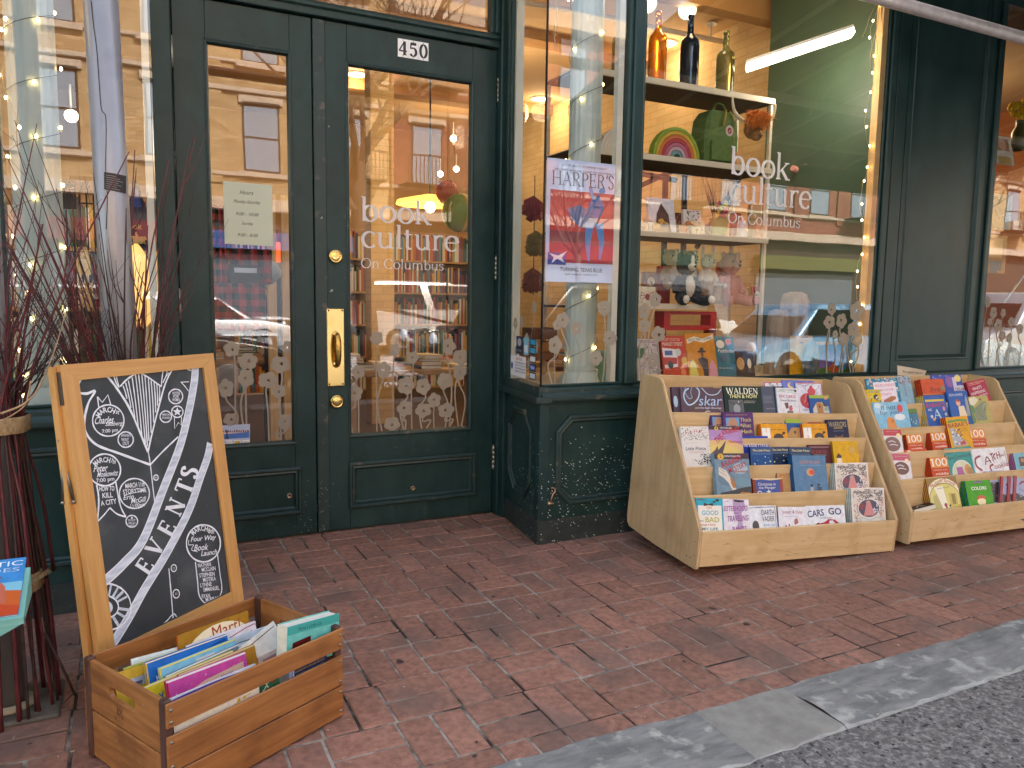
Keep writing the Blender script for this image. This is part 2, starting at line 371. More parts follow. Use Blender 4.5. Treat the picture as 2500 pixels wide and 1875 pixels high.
GL = {
 'b': (.54, [ln(.11, 0, .11, .74), sf(.03, .11, .725), ar(.28, .24, .18, .235, -150, 150)]),
 'o': (.54, [ar(.27, .24, .205, .235)]),
 'k': (.55, [ln(.11, 0, .11, .74), sf(.03, .11, .725), sf(.03, .2, .016), ln(.13, .19, .42, .46, tn), ln(.22, .28, .44, .01), sf(.33, .5, .46), sf(.37, .54, .016)]),
 'c': (.47, [ar(.27, .24, .205, .235, 45, 318)]),
 'u': (.57, [ln(.11, .13, .11, .475), sf(.03, .11, .46), ar(.25, .15, .14, .14, 180, 330), ln(.43, 0, .43, .475), sf(.35, .43, .46), sf(.43, .52, .016)]),
 'l': (.25, [ln(.12, 0, .12, .74), sf(.04, .12, .725), sf(.04, .21, .016)]),
 't': (.34, [ln(.13, .09, .13, .6), sf(.03, .29, .46), ar(.215, .10, .085, .09, 180, 300)]),
 'r': (.39, [ln(.11, 0, .11, .475), sf(.03, .11, .46), sf(.03, .2, .016), ar(.27, .29, .16, .175, 55, 150)]),
 'e': (.49, [ar(.26, .24, .2, .235, 8, 318), ln(.07, .262, .45, .262, tn)]),
 'n': (.58, [ln(.11, 0, .11, .475), sf(.03, .11, .46), sf(.03, .2, .016), ar(.27, .30, .16, .165, 0, 150), ln(.43, .3, .43, 0), sf(.35, .52, .016)]),
 'm': (.88, [ln(.11, 0, .11, .475), sf(.03, .11, .46), sf(.03, .2, .016), ar(.27, .30, .15, .165, 0, 150), ln(.42, .3, .42, 0), sf(.34, .5, .016), ar(.58, .30, .15, .165, 0, 150), ln(.73, .3, .73, 0), sf(.65, .82, .016)]),
 's': (.38, [('p', [(x*.85, y*.68) for x, y in SC])]),
 'S': (.47, [('p', SC)]),
 'O': (.76, [ar(.37, .35, .31, .35)]), 'C': (.66, [ar(.37, .35, .31, .35, 42, 318), ln(.6, .52, .6, .68, tn)]),
 'H': (.78, [ln(.14, 0, .14, .7), ln(.62, 0, .62, .7), ln(.14, .36, .62, .36, tn), sf(.04, .24, .016), sf(.52, .72, .016), sf(.04, .24, .685), sf(.52, .72, .685)]),
 'A': (.70, [ln(.06, 0, .33, .7, tn), ln(.33, .7, .60, 0), ln(.16, .24, .5, .24, tn), sf(.0, .15, .016), sf(.50, .70, .016)]),
 'R': (.66, [ln(.14, 0, .14, .7), ar(.30, .52, .18, .165, -90, 90), ln(.14, .68, .3, .68, tn), ln(.14, .36, .3, .36, tn), ln(.33, .35, .56, .01), sf(.04, .24, .016), sf(.5, .66, .016), sf(.04, .14, .685)]),
 'P': (.58, [ln(.14, 0, .14, .7), ar(.30, .52, .19, .165, -90, 90), ln(.14, .68, .3, .68, tn), ln(.14, .36, .3, .36, tn), sf(.04, .26, .016), sf(.04, .14, .685)]),
 'E': (.60, [ln(.14, 0, .14, .7), ln(.14, .685, .5, .685, tn), ln(.14, .36, .42, .36, tn), ln(.14, .016, .52, .016, tn), ln(.5, .7, .5, .56, tn), ln(.52, 0, .52, .15, tn), ln(.42, .29, .42, .43, tn), sf(.04, .14, .685), sf(.04, .14, .016)]),
 'V': (.70, [ln(.08, .7, .34, 0), ln(.34, 0, .60, .7, tn), sf(0, .18, .685), sf(.5, .70, .685)]),
 'N': (.76, [ln(.13, 0, .13, .7, tn), ln(.13, .7, .60, 0), ln(.60, 0, .60, .7, tn), sf(.03, .23, .016), sf(.03, .13, .685), sf(.5, .70, .685)]),
 'T': (.62, [ln(.30, 0, .30, .7), ln(.03, .685, .57, .685, tn), ln(.03, .7, .03, .56, tn), ln(.57, .7, .57, .56, tn), sf(.19, .41, .016)]),
 'D': (.72, [ln(.14, 0, .14, .7), ar(.30, .35, .31, .335, -90, 90), ln(.14, .685, .3, .685, tn), ln(.14, .016, .3, .016, tn), sf(.04, .14, .685), sf(.04, .14, .016)]),
 'W': (.98, [ln(.06, .7, .27, 0), ln(.27, 0, .48, .68, tn), ln(.46, .7, .67, 0), ln(.67, 0, .9, .7, tn), sf(0, .17, .685), sf(.8, .98, .685)]),
 'L': (.58, [ln(.14, 0, .14, .7), sf(.04, .26, .685), ln(.05, .016, .5, .016, tn), ln(.5, 0, .5, .17, tn)]),
 "'": (.2, [ln(.09, .52, .12, .70)]), ' ': (.26, []),
 '4': (.5, [ln(.34, 0, .34, .7, .10), ln(.04, .2, .47, .2, .05), ln(.04, .2, .34, .7, .045), sf(.24, .46, .016)]),
 '5': (.5, [ln(.12, .64, .42, .64, .10), ln(.12, .68, .10, .37, .05), ar(.24, .22, .17, .21, -150, 125)]),
 '0': (.5, [ar(.25, .35, .175, .33)]), '1': (.36, [ln(.18, 0, .18, .7, .11), ln(.04, .58, .17, .69, .05), sf(.06, .30, .02)]),
}
def serif(mb, st, x, y, size, mat, z=.0006, track=0, M=None, wide=1, bw=1.0, rot=0):
    cx = 0; T0 = Matrix.Translation((x, y, 0)) @ Matrix.Rotation(rot, 4, 'Z'); MM = (M @ T0) if M else T0
    zz = z
    for ch in st:
        adv, st_ = GL[ch]
        for g in st_:
            zz += .00001
            if g[0] == 'l':
                a, b, c, d, w_ = g[1:]
                mb.ribbon([((cx+a)*size*wide, b*size), ((cx+c)*size*wide, d*size)], w_*size*bw, zz, mat, MM)
            else:
                if g[0] == 'a':
                    X, Y, rx, ry, a0, a1 = g[1:]; k = max(6, int(abs(a1-a0)/12)); full = (a1-a0) >= 360
                    P = [(X+rx*math.cos(R(a0+(a1-a0)*i/k)), Y+ry*math.sin(R(a0+(a1-a0)*i/k))) for i in range(k+(0 if full else 1))]
                else: P = [(p.x, p.y) for p in smooth(g[1], 4)]; full = False
                W_ = []
                for i in range(len(P)):
                    a = P[(i+1) % len(P)] if full else P[min(i+1, len(P)-1)]; b = P[i-1] if full else P[max(i-1, 0)]
                    dx, dy = a[0]-b[0], a[1]-b[1]; L_ = math.hypot(dx, dy) or 1
                    W_.append((tn+(Tk*1.08-tn)*abs(dy)/L_)*size*bw)
                if not full and g[0] == 'p': W_[0] *= .6; W_[-1] *= .6
                mb.ribbon([((cx+p[0])*size*wide, p[1]*size) for p in P], W_, zz, mat, MM, closed=full)
        cx += adv+track
    return cx*size*wide
def serifw(st, track=0): return sum(GL[c][0]+track for c in st)
rnd = random.Random(7)
# ============================================================ SETTING
YF, YD = 3.378, 4.012                 # face of the display windows, face of the doors
ASPH = noise_mat("asphalt", (.115, .105, .098), (.31, .29, .265), (60, 60, 60), .85, .6, lo=.45, hi=.68, det=4, c3=(.028, .027, .027), s3=48, lo3=.60, hi3=.64)
ROAD = noise_mat("street_asphalt", (.06, .06, .062), (.11, .11, .112), (6, 6, 6), .8, .3, bscale=120)
MORT = noise_mat("sand_joint", (.22, .20, .165), (.40, .36, .30), (30, 30, 30), .95, .6, c3=(.028, .024, .019), s3=5.5, lo3=.44, hi3=.58)
PAVB = noise_mat("brick_paver", (.215, .100, .068), (.365, .178, .124), (40, 40, 40), .78, .6, c3=(.150, .098, .080), s3=3.0, lo3=.48, hi3=.74, bscale=160, attr="tone")
STONE = noise_mat("bluestone", (.140, .142, .136), (.275, .268, .25), (7, 24, 24), .75, .9, c3=(.42, .41, .37), s3=16, lo3=.56, hi3=.68, det=10, bdist=.008)
PATCH = noise_mat("mortar_patch", (.23, .215, .185), (.30, .285, .25), (20, 20, 20), .9, .4, c3=(.16, .15, .14), s3=6, lo3=.55, hi3=.8)
m = MB(); m.box((-60, -2.3, -.3), (60, 1.480, -.006), ASPH); tag(m.build("sidewalk"), kind='structure')
m = MB(); m.box((-60, -60, -.5), (60, -2.3, -.15)); tag(m.build("road", ROAD), kind='structure')
m = MB(); m.box((-60, -17, -.3), (60, -13.4, -.02)); tag(m.build("far_sidewalk", noise_mat("concrete", (.32, .31, .29), (.42, .41, .39), (2, 2, 2), .85, .2)), kind='structure')
m = MB(); m.box((-60, 1.735, -.3), (60, 14, -.0036)); m.box((-60, 1.481, -.3), (60, 1.734, -.012)); tag(m.build("paving_bed", MORT), kind='structure')
# asphalt by the camera, slightly lower than the stone strip
EDGEM = noise_mat("worn_stone_edge", (.27, .26, .235), (.44, .43, .39), (12, 30, 30), .8, .6)
def kerb_out(x): return 1.468+.006*math.sin(x*3.1)+.004*math.sin(x*11)
def kerb_in(x): return 1.752-.004*math.sin(x*5)-.014*(x-1.2)/2
# brick pavers in basket weave, every paver its own worn block
m = MB(); CXM, CYM = .2145, .2395
for i in range(-16, 34):
    for j in range(-5, 8):
        x0 = .887+i*CXM; y0 = 2.559+j*CYM + .003*math.sin(i*1.7)
        x0 += .006*math.sin(j*2.3)
        vert = (i+j) % 2 == 0
        for k in range(2):
            if vert: a = (x0+k*CXM/2, y0); b = (x0+(k+1)*CXM/2, y0+CYM)
            else: a = (x0, y0+k*CYM/2); b = (x0+CXM, y0+(k+1)*CYM/2)
            if rnd.random() < .10: y0 += .004
            g = rnd.uniform(.0026, .0062)
            ax, ay, bx, by = a[0]+g, a[1]+g, b[0]-g, b[1]-g
            lo = kerb_in((ax+bx)/2)
            if by < lo+.02 or ay > 4.05: continue
            ay = max(ay, lo)
            if by < lo+.025: continue
            zt = rnd.uniform(-.0014, .0014)
            T = Matrix.Translation(((ax+bx)/2, (ay+by)/2, zt)) @ Matrix.Rotation(rnd.uniform(-.012, .012), 4, 'Z') @ Matrix.Rotation(rnd.uniform(-.006, .006), 4, 'X') @ Matrix.Rotation(rnd.uniform(-.006, .006), 4, 'Y')
            hx, hy = (bx-ax)/2, (by-ay)/2
            m.bbox((-hx, -hy, -.03), (hx, hy, 0), .0028, M=T, val=.12+.88*rnd.random())
tag(m.build("brick_pavement", PAVB), kind='structure')
# bluestone strip: split-faced slabs with stepped layers, and a mortar patch
def slab(x0, x1, mat, zoff, seed):
    r_ = random.Random(seed); nx = max(4, int((x1-x0)/.012)); ny = 24; vs = []; fs = []
    for i in range(nx+1):
        for j in range(ny+1):
            x = x0+(x1-x0)*i/nx; t = j/ny; yo = kerb_out(x)+.004*math.sin(x*37)+.003*math.sin(x*71); yi = kerb_in(x)-.003+.004*math.sin(x*29)
            y = yo+(yi-yo)*t; f = math.sin(x*5.3+seed)+.8*math.sin(y*26+x*3+seed)+.6*math.sin(x*13-y*19)+.35*math.sin(x*31+y*43)
            lev = 0
            if mat is STONE:
                for th_ in (.2, 1.0, 1.7): lev += .0022*min(1, max(0, (f-th_)/.05))
            z = zoff+.0006*f+lev+r_.uniform(-.0003, .0003)
            if t < .10: z -= (.10-t)/.10*.016
            vs.append((x, y, z))
    for i in range(nx):
        for j in range(ny):
            k = i*(ny+1)+j; fs.append((k, k+ny+1, k+ny+2, k+1))
    b_ = MB().add(vs, fs, mat, True); b_.m = [EDGEM if i % ny < 2 else mat for i in range(len(fs))]; return b_
mm = MB()
for x0, x1, mat, s in ((-3, -1.1, STONE, 1), (-1.098, 1.52, STONE, 2), (1.5205, 1.885, PATCH, 3), (1.8855, 3.3, STONE, 4), (3.305, 5.2, STONE, 5), (5.205, 8, STONE, 6)):
    b_ = slab(x0, x1, mat, -.001, s); k_ = len(mm.m); mm.add(b_.v, b_.f, mat, True); mm.m[k_:] = b_.m
tag(mm.build("bluestone_edging"), kind='structure')
m = MB(); m.box((-60, -2.45, -.3), (60, -2.302, -.002)); tag(m.build("kerb", noise_mat("granite", (.3, .3, .3), (.42, .41, .4), (30, 30, 30), .8, .2)), kind='structure')
# small litter and stones in the joints
LIT = noise_mat("grit", (.35, .32, .27), (.5, .48, .44), (60, 60, 60), .9, 0)
m = MB()
for _ in range(260):
    x = rnd.uniform(-.6, 5.5); y = rnd.uniform(1.78, 3.9); s = rnd.uniform(.0010, .0030)
    if rnd.random() < .6: y = 2.559+round((y-2.559)/CYM)*CYM+rnd.uniform(-.006, .006)
    m.ball((x, y, .001), s, 5, M=None, sc_=(rnd.uniform(.7, 1.8), 1, .5))
tag(m.build("grit", LIT), kind='stuff')
LEAF = C('#4a3524', .8)
m = MB()
for _ in range(46):
    t = rnd.random(); x = 1.86+.08*t-rnd.uniform(.0, .07)*rnd.random(); y = 3.40+.6*t; a = rnd.uniform(0, 6.3); s = rnd.uniform(.004, .012)
    T = Matrix.Translation((x-.012, y, .004)) @ Matrix.Rotation(a, 4, 'Z') @ Matrix.Rotation(rnd.uniform(-.5, .5), 4, 'X')
    m.prism([(-s, 0), (0, -s*.4), (s, 0), (0, s*.4)], 0, .0006, M=T)
tag(m.build("leaf_litter", C('#6b5638', .9)), kind='stuff')
# gum spots, twiglets and scraps on the pavers
m = MB()
for _ in range(34):
    x, y, s = rnd.uniform(-.4, 5), rnd.uniform(1.8, 3.3), rnd.uniform(.005, .017); a = rnd.uniform(0, 6)
    m.poly([(s*math.cos(t)*rnd.uniform(.7, 1.2), s*.7*math.sin(t)*rnd.uniform(.7, 1.2)) for t in [.7*i for i in range(9)]], 0, M=Matrix.Translation((x, y, .0024)) @ Matrix.Rotation(a, 4, 'Z'))
tag(m.build("gum_spots", C('#463733', .9)), kind='stuff')
m = MB()
for _ in range(90):
    x, y, s = rnd.uniform(-.5, 5), rnd.uniform(1.2, 3.4), rnd.uniform(.003, .012); a = rnd.uniform(0, 6); m.tube([(x, y, .003), (x+s*math.cos(a), y+s*math.sin(a), .004)], .0011, 4)
tag(m.build("debris", C('#c9c2ae', .9)), kind='stuff')
# ============================================================ SHOP FRONT
SF = empty("shop_front", (2.0, YF, 0), "dark green painted wooden shop front with double doors and display windows", "shop front")
def part(mb, name, mat=None, parent=None, label=None): return tag(mb.build(name, mat, parent or SF), label)
def rect(x0, z0, x1, z1): return [(x0, z0), (x1, z0), (x1, z1), (x0, z1)]
BEAD = [(0, 0), (0, .012), (.006, .016), (.014, .016), (.018, .009), (.024, .009), (.030, 0)]
BOLE = [(0, 0), (0, .010), (.006, .015), (.016, .015), (.021, .008), (.030, .011), (.037, .006), (.042, -.006)]
# --- bulkheads below the windows
def bulk(x0, x1, panels, name_y=YF):
    m = MB(); m.box((x0, YF+.001, .125), (x1, YF+.05, .742), GREEN); F = wallf(YF)
    for a, b in panels:
        z0, z1, c = .195, .668, .082
        o = [(a+c, z0), (b-c, z0), (b, z0+c), (b, z1-c), (b-c, z1), (a+c, z1), (a, z1-c), (a, z0+c)]
        m.sweep(o, BOLE, GREEN_D, F); m.sweep(o, [(.042, .0005), (.06, .0015)], GREEN, F, cap=True)
    part(m, "bulkhead")
    m = MB(); m.box((x0, YF-.002, -.005), (x1, YF+.05, .1245)); part(m, "kickboard", KICK)
    m = MB(); P = [(-.03, .742), (-.036, .752), (-.036, .768), (-.022, .776), (-.012, .79), (-.012, .806), (.004, .82), (.06, .82), (.06, .742)]
    T = frame((x0, YF, 0), (0, 1, 0), (0, 0, 1), (1, 0, 0)); m.prism(P, 0, x1-x0, GREEN_D, T); part(m, "sill")
bulk(1.857, 4.46, [(1.95, 2.94), (3.15, 4.15)])
bulk(4.462, 8.2, [(5.6, 6.9)])
bulk(-3.2, .118, [(-1.6, -.95), (-.82, -.02)])
# side wall of the right bay, running back to the doors
sdir = V((1.937-1.857, 4.012-3.378, 0)).normalized(); SW = frame((1.857, YF, 0), -sdir, (0, 0, 1))     # u points to the street
SWL = .634
FS = frame((1.8565, YF, 0), sdir, (0, 0, 1), (-sdir.y, sdir.x, 0))      # u goes in, n faces left (the doors)
m = MB(); m.prism(rect(0.001, .125, SWL, .742), -.05, 0, GREEN, FS)
o = [(.16, .17), (.36, .17), (.44, .25), (.44, .60), (.36, .68), (.16, .68), (.08, .60), (.08, .25)]
o = [(.20, .20), (.36, .20), (.46, .30), (.46, .58), (.36, .68), (.20, .68), (.10, .58), (.10, .30)]
m.sweep(o, BOLE, GREEN_D, FS); m.sweep(o, [(.042, .0005), (.06, .0015)], GREEN, FS, cap=True)
part(m, "bulkhead")
m = MB(); m.prism(rect(.0, -.005, SWL, .1245), -.05, .002, KICK, FS); part(m, "kickboard", KICK)
m = MB(); m.prism([(-.036, .742), (SWL, .742), (SWL, .772), (-.036, .772)], -.05, .034, GREEN_D, FS); m.prism([(-.01, .7725), (SWL, .7725), (SWL, .82), (-.01, .82)], -.05, .012, GREEN_D, FS); part(m, "sill")
# the same for the left bay (seen edge-on)
m = MB(); m.box((.112, YF+.051, -.005), (.145, 3.99, .80)); part(m, "bulkhead", GREEN)
# speckles of white paint on the bulkhead corner
m = MB(); r2 = random.Random(3)
for _ in range(520):
    z = min(.6, max(.01, r2.gauss(.27, .13))); s = r2.uniform(.0012, .0040); a = -.5+r2.uniform(-.5, .4)
    if r2.random() < .74:
        x = 1.87+r2.random()**1.3*.62; T = wallf(YF-.0022 if z > .125 else YF-.0026) @ Matrix.Translation((x, z, 0)) @ Matrix.Rotation(a, 4, 'Z')
    else: T = FS @ Matrix.Translation((r2.random()**1.6*.35, z, .0026)) @ Matrix.Rotation(a, 4, 'Z')
    m.poly([(-s*1.5, 0), (-s*.4, -s*.5), (s*1.3, -s*.2), (s*.9, s*.45), (-s*.5, s*.5)], 0, M=T)
tag(part(m, "paint_speckles", C('#dfe4e0', .7)), kind="stuff")
# hook and eye on the bulkhead
hk = MB(); F = wallf(YF)
hk.ball((1.913, YF-.012, .215), .011, 10); hk.tube([F @ V(p) for p in ((1.913, .215, .014), (1.925, .25, .02), (1.932, .268, .02), (1.944, .275, .018), (1.943, .291, .018), (1.930, .298, .018), (1.921, .296, .014))], .0042, 8)
hk.tube([F @ V(p) for p in ((1.913, .212, .01), (1.94, .213, .01))], .006, 8)
part(hk, "door_hook", noise_mat("old_brass", (.38, .22, .13), (.50, .32, .2), (50, 50, 50), .35, 0, metal=.8))
# --- frames round the glass
FRT = 3.30
def mull(x0, x1, z0, z1, y=YF, d=.05):
    global m
    m = MB(); m.bbox((x0, y, z0), (x1, y+d, z1), .006, GREEN)
mull(2.332, 2.438, .82, FRT, YF-.012, .07); m.bbox((2.352, YF-.030, .82), (2.418, YF-.0125, FRT), .008, GREEN); part(m, "mullion")
mull(4.262, 4.47, .82, FRT); m.bbox((4.28, YF-.018, .82), (4.335, YF-.0005, FRT), .007, GREEN); m.bbox((4.350, YF-.010, .82), (4.362, YF-.0005, FRT), .003, GREEN); part(m, "mullion")
mull(5.305, 5.412, .82, FRT); m.bbox((5.345, YF-.020, .82), (5.40, YF-.0005, FRT), .007, GREEN); part(m, "mullion")
mull(-.475, -.388, .79, FRT, YF-.01, .07); part(m, "mullion")
for x0, x1 in ((1.87, 2.331), (2.439, 4.261), (5.413, 8.2), (-3.2, -.476), (-.387, .10)):
    m = MB(); m.bbox((x0, YF-.004, .8205), (x1, YF+.02, .832), .003, GREEN); part(m, "glazing_bead")
m = MB(); m.box((-6, YF-.01, FRT+.001), (8.4, YF+.3, 3.80)); m.bbox((-6, YF-.10, 3.52), (8.4, YF-.0105, 3.60), .01); m.bbox((-6, YF-.05, 3.40), (8.4, YF-.0105, 3.5195), .01); part(m, "fascia", GREEN)
# pilaster with a sunk panel
m = MB(); m.box((4.4705, YF+.012, .8205), (5.3045, YF+.05, FRT), GREEN)
F = wallf(YF+.012)
for a in ((4.4705, .8205, 4.515, FRT), (5.262, .8205, 5.3045, FRT), (4.5155, .8205, 5.2615, .895)): m.box((a[0], YF-.001, a[1]), (a[2], YF+.0119, a[3]), GREEN)
m.sweep(rect(4.5155, .8955, 5.2615, FRT+.1), [(0, .013), (.004, .019), (.016, .019), (.022, .008), (.030, .010), (.036, .001)], GREEN, F)
part(m, "pilaster")
# door surround and transom
m = MB()
m.bbox((1.892, 3.955, 0), (1.932, 4.06, 3.5), .006, GREEN); m.bbox((1.905, 3.90, 0), (1.938, 3.9545, .742), .004, GREEN)
m.box((1.9325, 4.0, 0), (1.99, 4.06, 3.5), GREEN)
m.bbox((.135, 3.965, 0), (.222, 4.06, 3.5), .006, GREEN)
m.bbox((.222, 3.985, 2.640), (1.892, 4.07, 2.712), .004, GREEN); m.bbox((.222, 3.970, 2.676), (1.892, 3.9845, 2.700), .006, GREEN)
m.bbox((1.846, 3.99, 2.7125), (1.8915, 4.06, 3.40), .008, GREEN); m.bbox((1.866, 3.972, 2.7125), (1.8915, 3.9895, 3.40), .006, GREEN)
m.box((.222, 3.99, 3.40), (1.892, 4.06, 3.60), GREEN)
m.box((.855, 4.0575, .01), (.885, 4.075, 2.64), GREEN); m.box((.2225, 4.0575, .01), (.24, 4.075, 2.64), GREEN); m.box((1.878, 4.0575, .01), (1.8915, 4.075, 2.64), GREEN); m.box((.2225, 4.0575, 2.625), (1.8915, 4.075, 2.6395), GREEN); m.box((.2225, 4.03, -.003), (1.8915, 4.08, .011), KICK)
part(m, "door_surround")
# splayed post between the doors and the side glass of the bay
F = FS; m = MB(); m.prism(rect(.485, .82, .575, FRT), -.05, .012, GREEN, F); m.prism(rect(.50, .82, .53, FRT), .0125, .024, GREEN, F); m.prism(rect(0, FRT-.001, SWL, FRT+.1), -.05, .01, GREEN, F)
part(m, "corner_post")
m = MB(); m.box((.135, YF+.3, 3.61), (1.95, 4.2, 3.8)); part(m, "porch_ceiling", GREEN)
# pale inner frames
m = MB(); m.box((2.288, YF+.022, .822), (2.322, YF+.06, FRT)); m.box((.084, YF+.022, .80), (.110, YF+.06, FRT)); m.prism(rect(.462, .82, .484, FRT), -.05, -.008, None, FS)
part(m, "inner_frame", CREAMP)
m = MB(); m.box((4.214, YF+.012, .822), (4.260, YF+.06, FRT)); part(m, "timber_strip", TIMBER)
# --- panes
def pane(x0, z0, x1, z1, y, parent=None):
    m = MB(); m.box((x0, y, z0), (x1, y+.006, z1)); return part(m, "pane", GLASS, parent)
pane(1.866, .82, 2.334, FRT, YF+.012); pane(2.436, .82, 4.264, FRT, YF+.004); pane(5.41, .82, 8.2, FRT, YF+.012)
pane(-.39, .79, .112, FRT, YF+.012); pane(-3.2, .79, -.47, FRT, YF+.012)
pane(.225, 2.71, 1.848, 3.405, YD+.02)
m = MB(); m.prism(rect(.012, .82, .49, FRT), -.010, -.004, None, FS); part(m, "pane", GLASS)
m = MB(); m.box((.1125, YF+.02, .79), (.118, 3.97, FRT)); part(m, "pane", GLASS)
m = MB(); m.box((1.8615, YF+.004, .82), (1.8655, YF+.02, FRT)); part(m, "glass_seam", C('#0a0a0a', .3))
# --- window decals: poppies in frosted beige
FROST = film("frosted_flower_film", (.42, .38, .31), .35)
def poppy(m, x, y, r, zb, M, seed):
    q = random.Random(seed); nl = 5; ph = q.uniform(0, 6.3); n = 40; out = []; inn = []
    hx, hy = q.uniform(-.15, .15)*r, q.uniform(-.1, .1)*r; sx, sy = q.uniform(.85, 1.1), q.uniform(.85, 1.1)
    for i in range(n):
        t = 2*math.pi*i/n; k = .80+.24*abs(math.cos(nl/2*(t+ph)))**.7
        out.append((x+r*k*sx*math.cos(t), y+r*k*sy*math.sin(t), .0008)); k2 = .17+.05*math.sin(3*t+ph)
        inn.append((x+hx+r*k2*math.cos(t), y+hy+r*k2*math.sin(t), .0008))
    m.add(out+inn, [(i, (i+1) % n, (i+1) % n+n, i+n) for i in range(n)], M=M)
    for k in range(3):
        a = q.uniform(0, 6.3); m.ell(x+hx+r*.09*math.cos(a), y+hy+r*.09*math.sin(a), r*.035, r*.035, .0009, n=6, M=M)
    r *= q.uniform(.88, 1.14); s1, s2 = q.uniform(-.35, .35)*r, q.uniform(-.9, .9)*r
    P = [(x, y-r*.7), (x+s1, y-r*1.4), (x+s2*1.4, (y+zb)/2), (x+s2*.4, zb)]
    m.ribbon([(p.x, p.y) for p in smooth(P, 6)], r*.20, .0005, M=M)
def poppies(items, M, zb, parent=None):
    for i, (px, py, pr_) in enumerate(items):
        m = MB(); p = atp(px, py, M); q = atp(px+pr_, py, M); poppy(m, p.x, p.y, abs(q.x-p.x), zb, M @ Matrix.Translation((0, 0, i*.00012)), i*7+int(px)); part(m, "flower_decal", FROST, parent)
def k3(l): return [(480+x/2.242, 600+y/2.242, r/2.242) for x, y, r in l]
def k4(l): return [(1200+x/1.7275, y/1.7275, r/1.7275) for x, y, r in l]
def k6(l): return [(1540+x/3.19, 440+y/3.19, r/3.19) for x, y, r in l]
WF = wallf(YF+.004)
poppies(k4([(475, 1300, 27), (500, 1425, 27), (268, 1455, 32), (300, 1350, 26), (355, 1385, 26), (440, 1510, 30), (275, 1370, 20)]), wallf(YF+.0115), .832)
poppies(k6([(190, 930, 48), (105, 1020, 48), (105, 1130, 50), (215, 1200, 56), (175, 1400, 52), (1565, 1005, 36), (1640, 1095, 40), (1545, 1105, 42), (1760, 1020, 55), (1730, 1160, 42), (1655, 1240, 42), (1765, 1240, 38), (1590, 1200, 24)]), wallf(YF+.0035), .832)
poppies([(2360+x/2.305, 200+y/2.305, r/2.305) for x, y, r in [(118, 1240, 18), (150, 1300, 20), (175, 1370, 22), (205, 1300, 16), (130, 1350, 14), (200, 1430, 18), (250, 1350, 18), (300, 1390, 18), (240, 1440, 16)]], wallf(YF+.0115), .832)
FSG = FS @ Matrix.Translation((0, 0, -.0035))
m = MB()
for i, (x, z, r) in enumerate(((.12, 1.22, .034), (.22, 1.05, .036), (.08, 1.02, .032), (.30, 1.14, .03), (.38, .98, .034), (.40, 1.13, .03), (.18, .93, .03))): m = MB(); poppy(m, x, z, r, .832, FSG, i); part(m, "flower_decal", FROST)
# --- doors
def door(x0, x1, g, p, label):
    d = part(MB(), "door", GREEN, label=label) if False else None
    m = MB(); y0, y1 = YD, YD+.045; zt, zb = 2.634, .012
    m.bbox((x0+.002, y0, zb), (g[0], y1, zt), .003, GREEN); m.bbox((g[2], y0, zb), (x1-.002, y1, zt), .003, GREEN)
    m.box((g[0]+.0003, y0+.0005, g[3]), (g[2]-.0003, y1, zt-.002), GREEN)
    m.box((g[0]+.0003, y0+.0005, zb+.002), (g[2]-.0003, y1, g[1]), GREEN)
    F = wallf(YD)
    m.sweep(rect(g[0]-.010, g[1]-.010, g[2]+.010, g[3]+.010), [(0, 0), (0, .004), (.006, .007), (.014, .004), (.018, -.006), (.022, -.018)], GREEN_D, F)
    m.sweep(rect(*p), [(0, 0), (0, .012), (.006, .017), (.014, .017), (.020, .009), (.030, .012), (.036, .004), (.040, .0008)], GREEN_D, F)
    o = m.build("door", GREEN, SF); tag(o, label)
    m = MB(); m.box((g[0]+.001, YD+.021, g[1]+.001), (g[2]-.001, YD+.027, g[3]-.001)); m.build("pane", GLASS, o)
    return o
DL = door(.226, .868, (.372, .505, .757, 2.448), (.335, .125, .785, .376), "narrow left door leaf")
DR = door(.869, 1.890, (1.046, .518, 1.741, 2.444), (1.037, .122, 1.782, .374), "wide right door leaf with brass handle")
m = MB(); m.bbox((.870, YD-.010, .014), (.932, YD-.0004, 2.632), .003); m.build("astragal", GREEN_D, DR)
poppies(k3([(192, 565, 48), (280, 633, 50), (458, 650, 50), (503, 555, 36), (270, 725, 50), (390, 735, 50), (160, 780, 50), (450, 797, 36), (185, 950, 42), (485, 965, 44)]), wallf(YD+.0205), .506, DL)
poppies(k3([(885, 690, 42), (865, 805, 45), (1025, 680, 42), (1085, 570, 34), (1145, 765, 45), (1240, 770, 42), (1380, 550, 40), (1445, 610, 44), (1440, 690, 38), (1355, 740, 40), (1140, 890, 44), (1240, 900, 42), (1070, 975, 42), (1365, 900, 42), (985, 505, 40), (1180, 612, 36), (1300, 845, 36)]), wallf(YD+.0205), .519, DR)
# brass locks, pull plate, hinges
F = wallf(YD)
def lockset(x, z):
    m = MB(); T = wallf(YD-.010, x, z); m.lathe([(.036, 0), (.036, .005), (.031, .010), (.029, .010), (.027, .006), (.022, .012), (.018, .013), (.001, .013)], n=28, M=T)
    o = m.build("lock", BRASS, DR)
lockset(.974, 1.468); lockset(.974, .711)
m = MB(); T = wallf(YD-.0105); m.sweep(rect(.925, .793, 1.016, 1.199), [(0, 0), (0, .002), (.003, .0045)], BRASS, T, cap=True)
for x in (.935, 1.006):
    for z in (.803, 1.189): m.lathe([(.005, .005), (.003, .007), (.0003, .0075)], c=(x, z, 0), n=8, M=T, mat=C('#2a2010', .5))
m.build("pull_plate", BRASS, DR)
m = MB(); P = [(.971, .906, .006), (.971, .906, .030), (.971, .925, .044), (.971, .96, .050), (.971, 1.01, .050), (.971, 1.045, .044), (.971, 1.064, .030), (.971, 1.064, .006)]
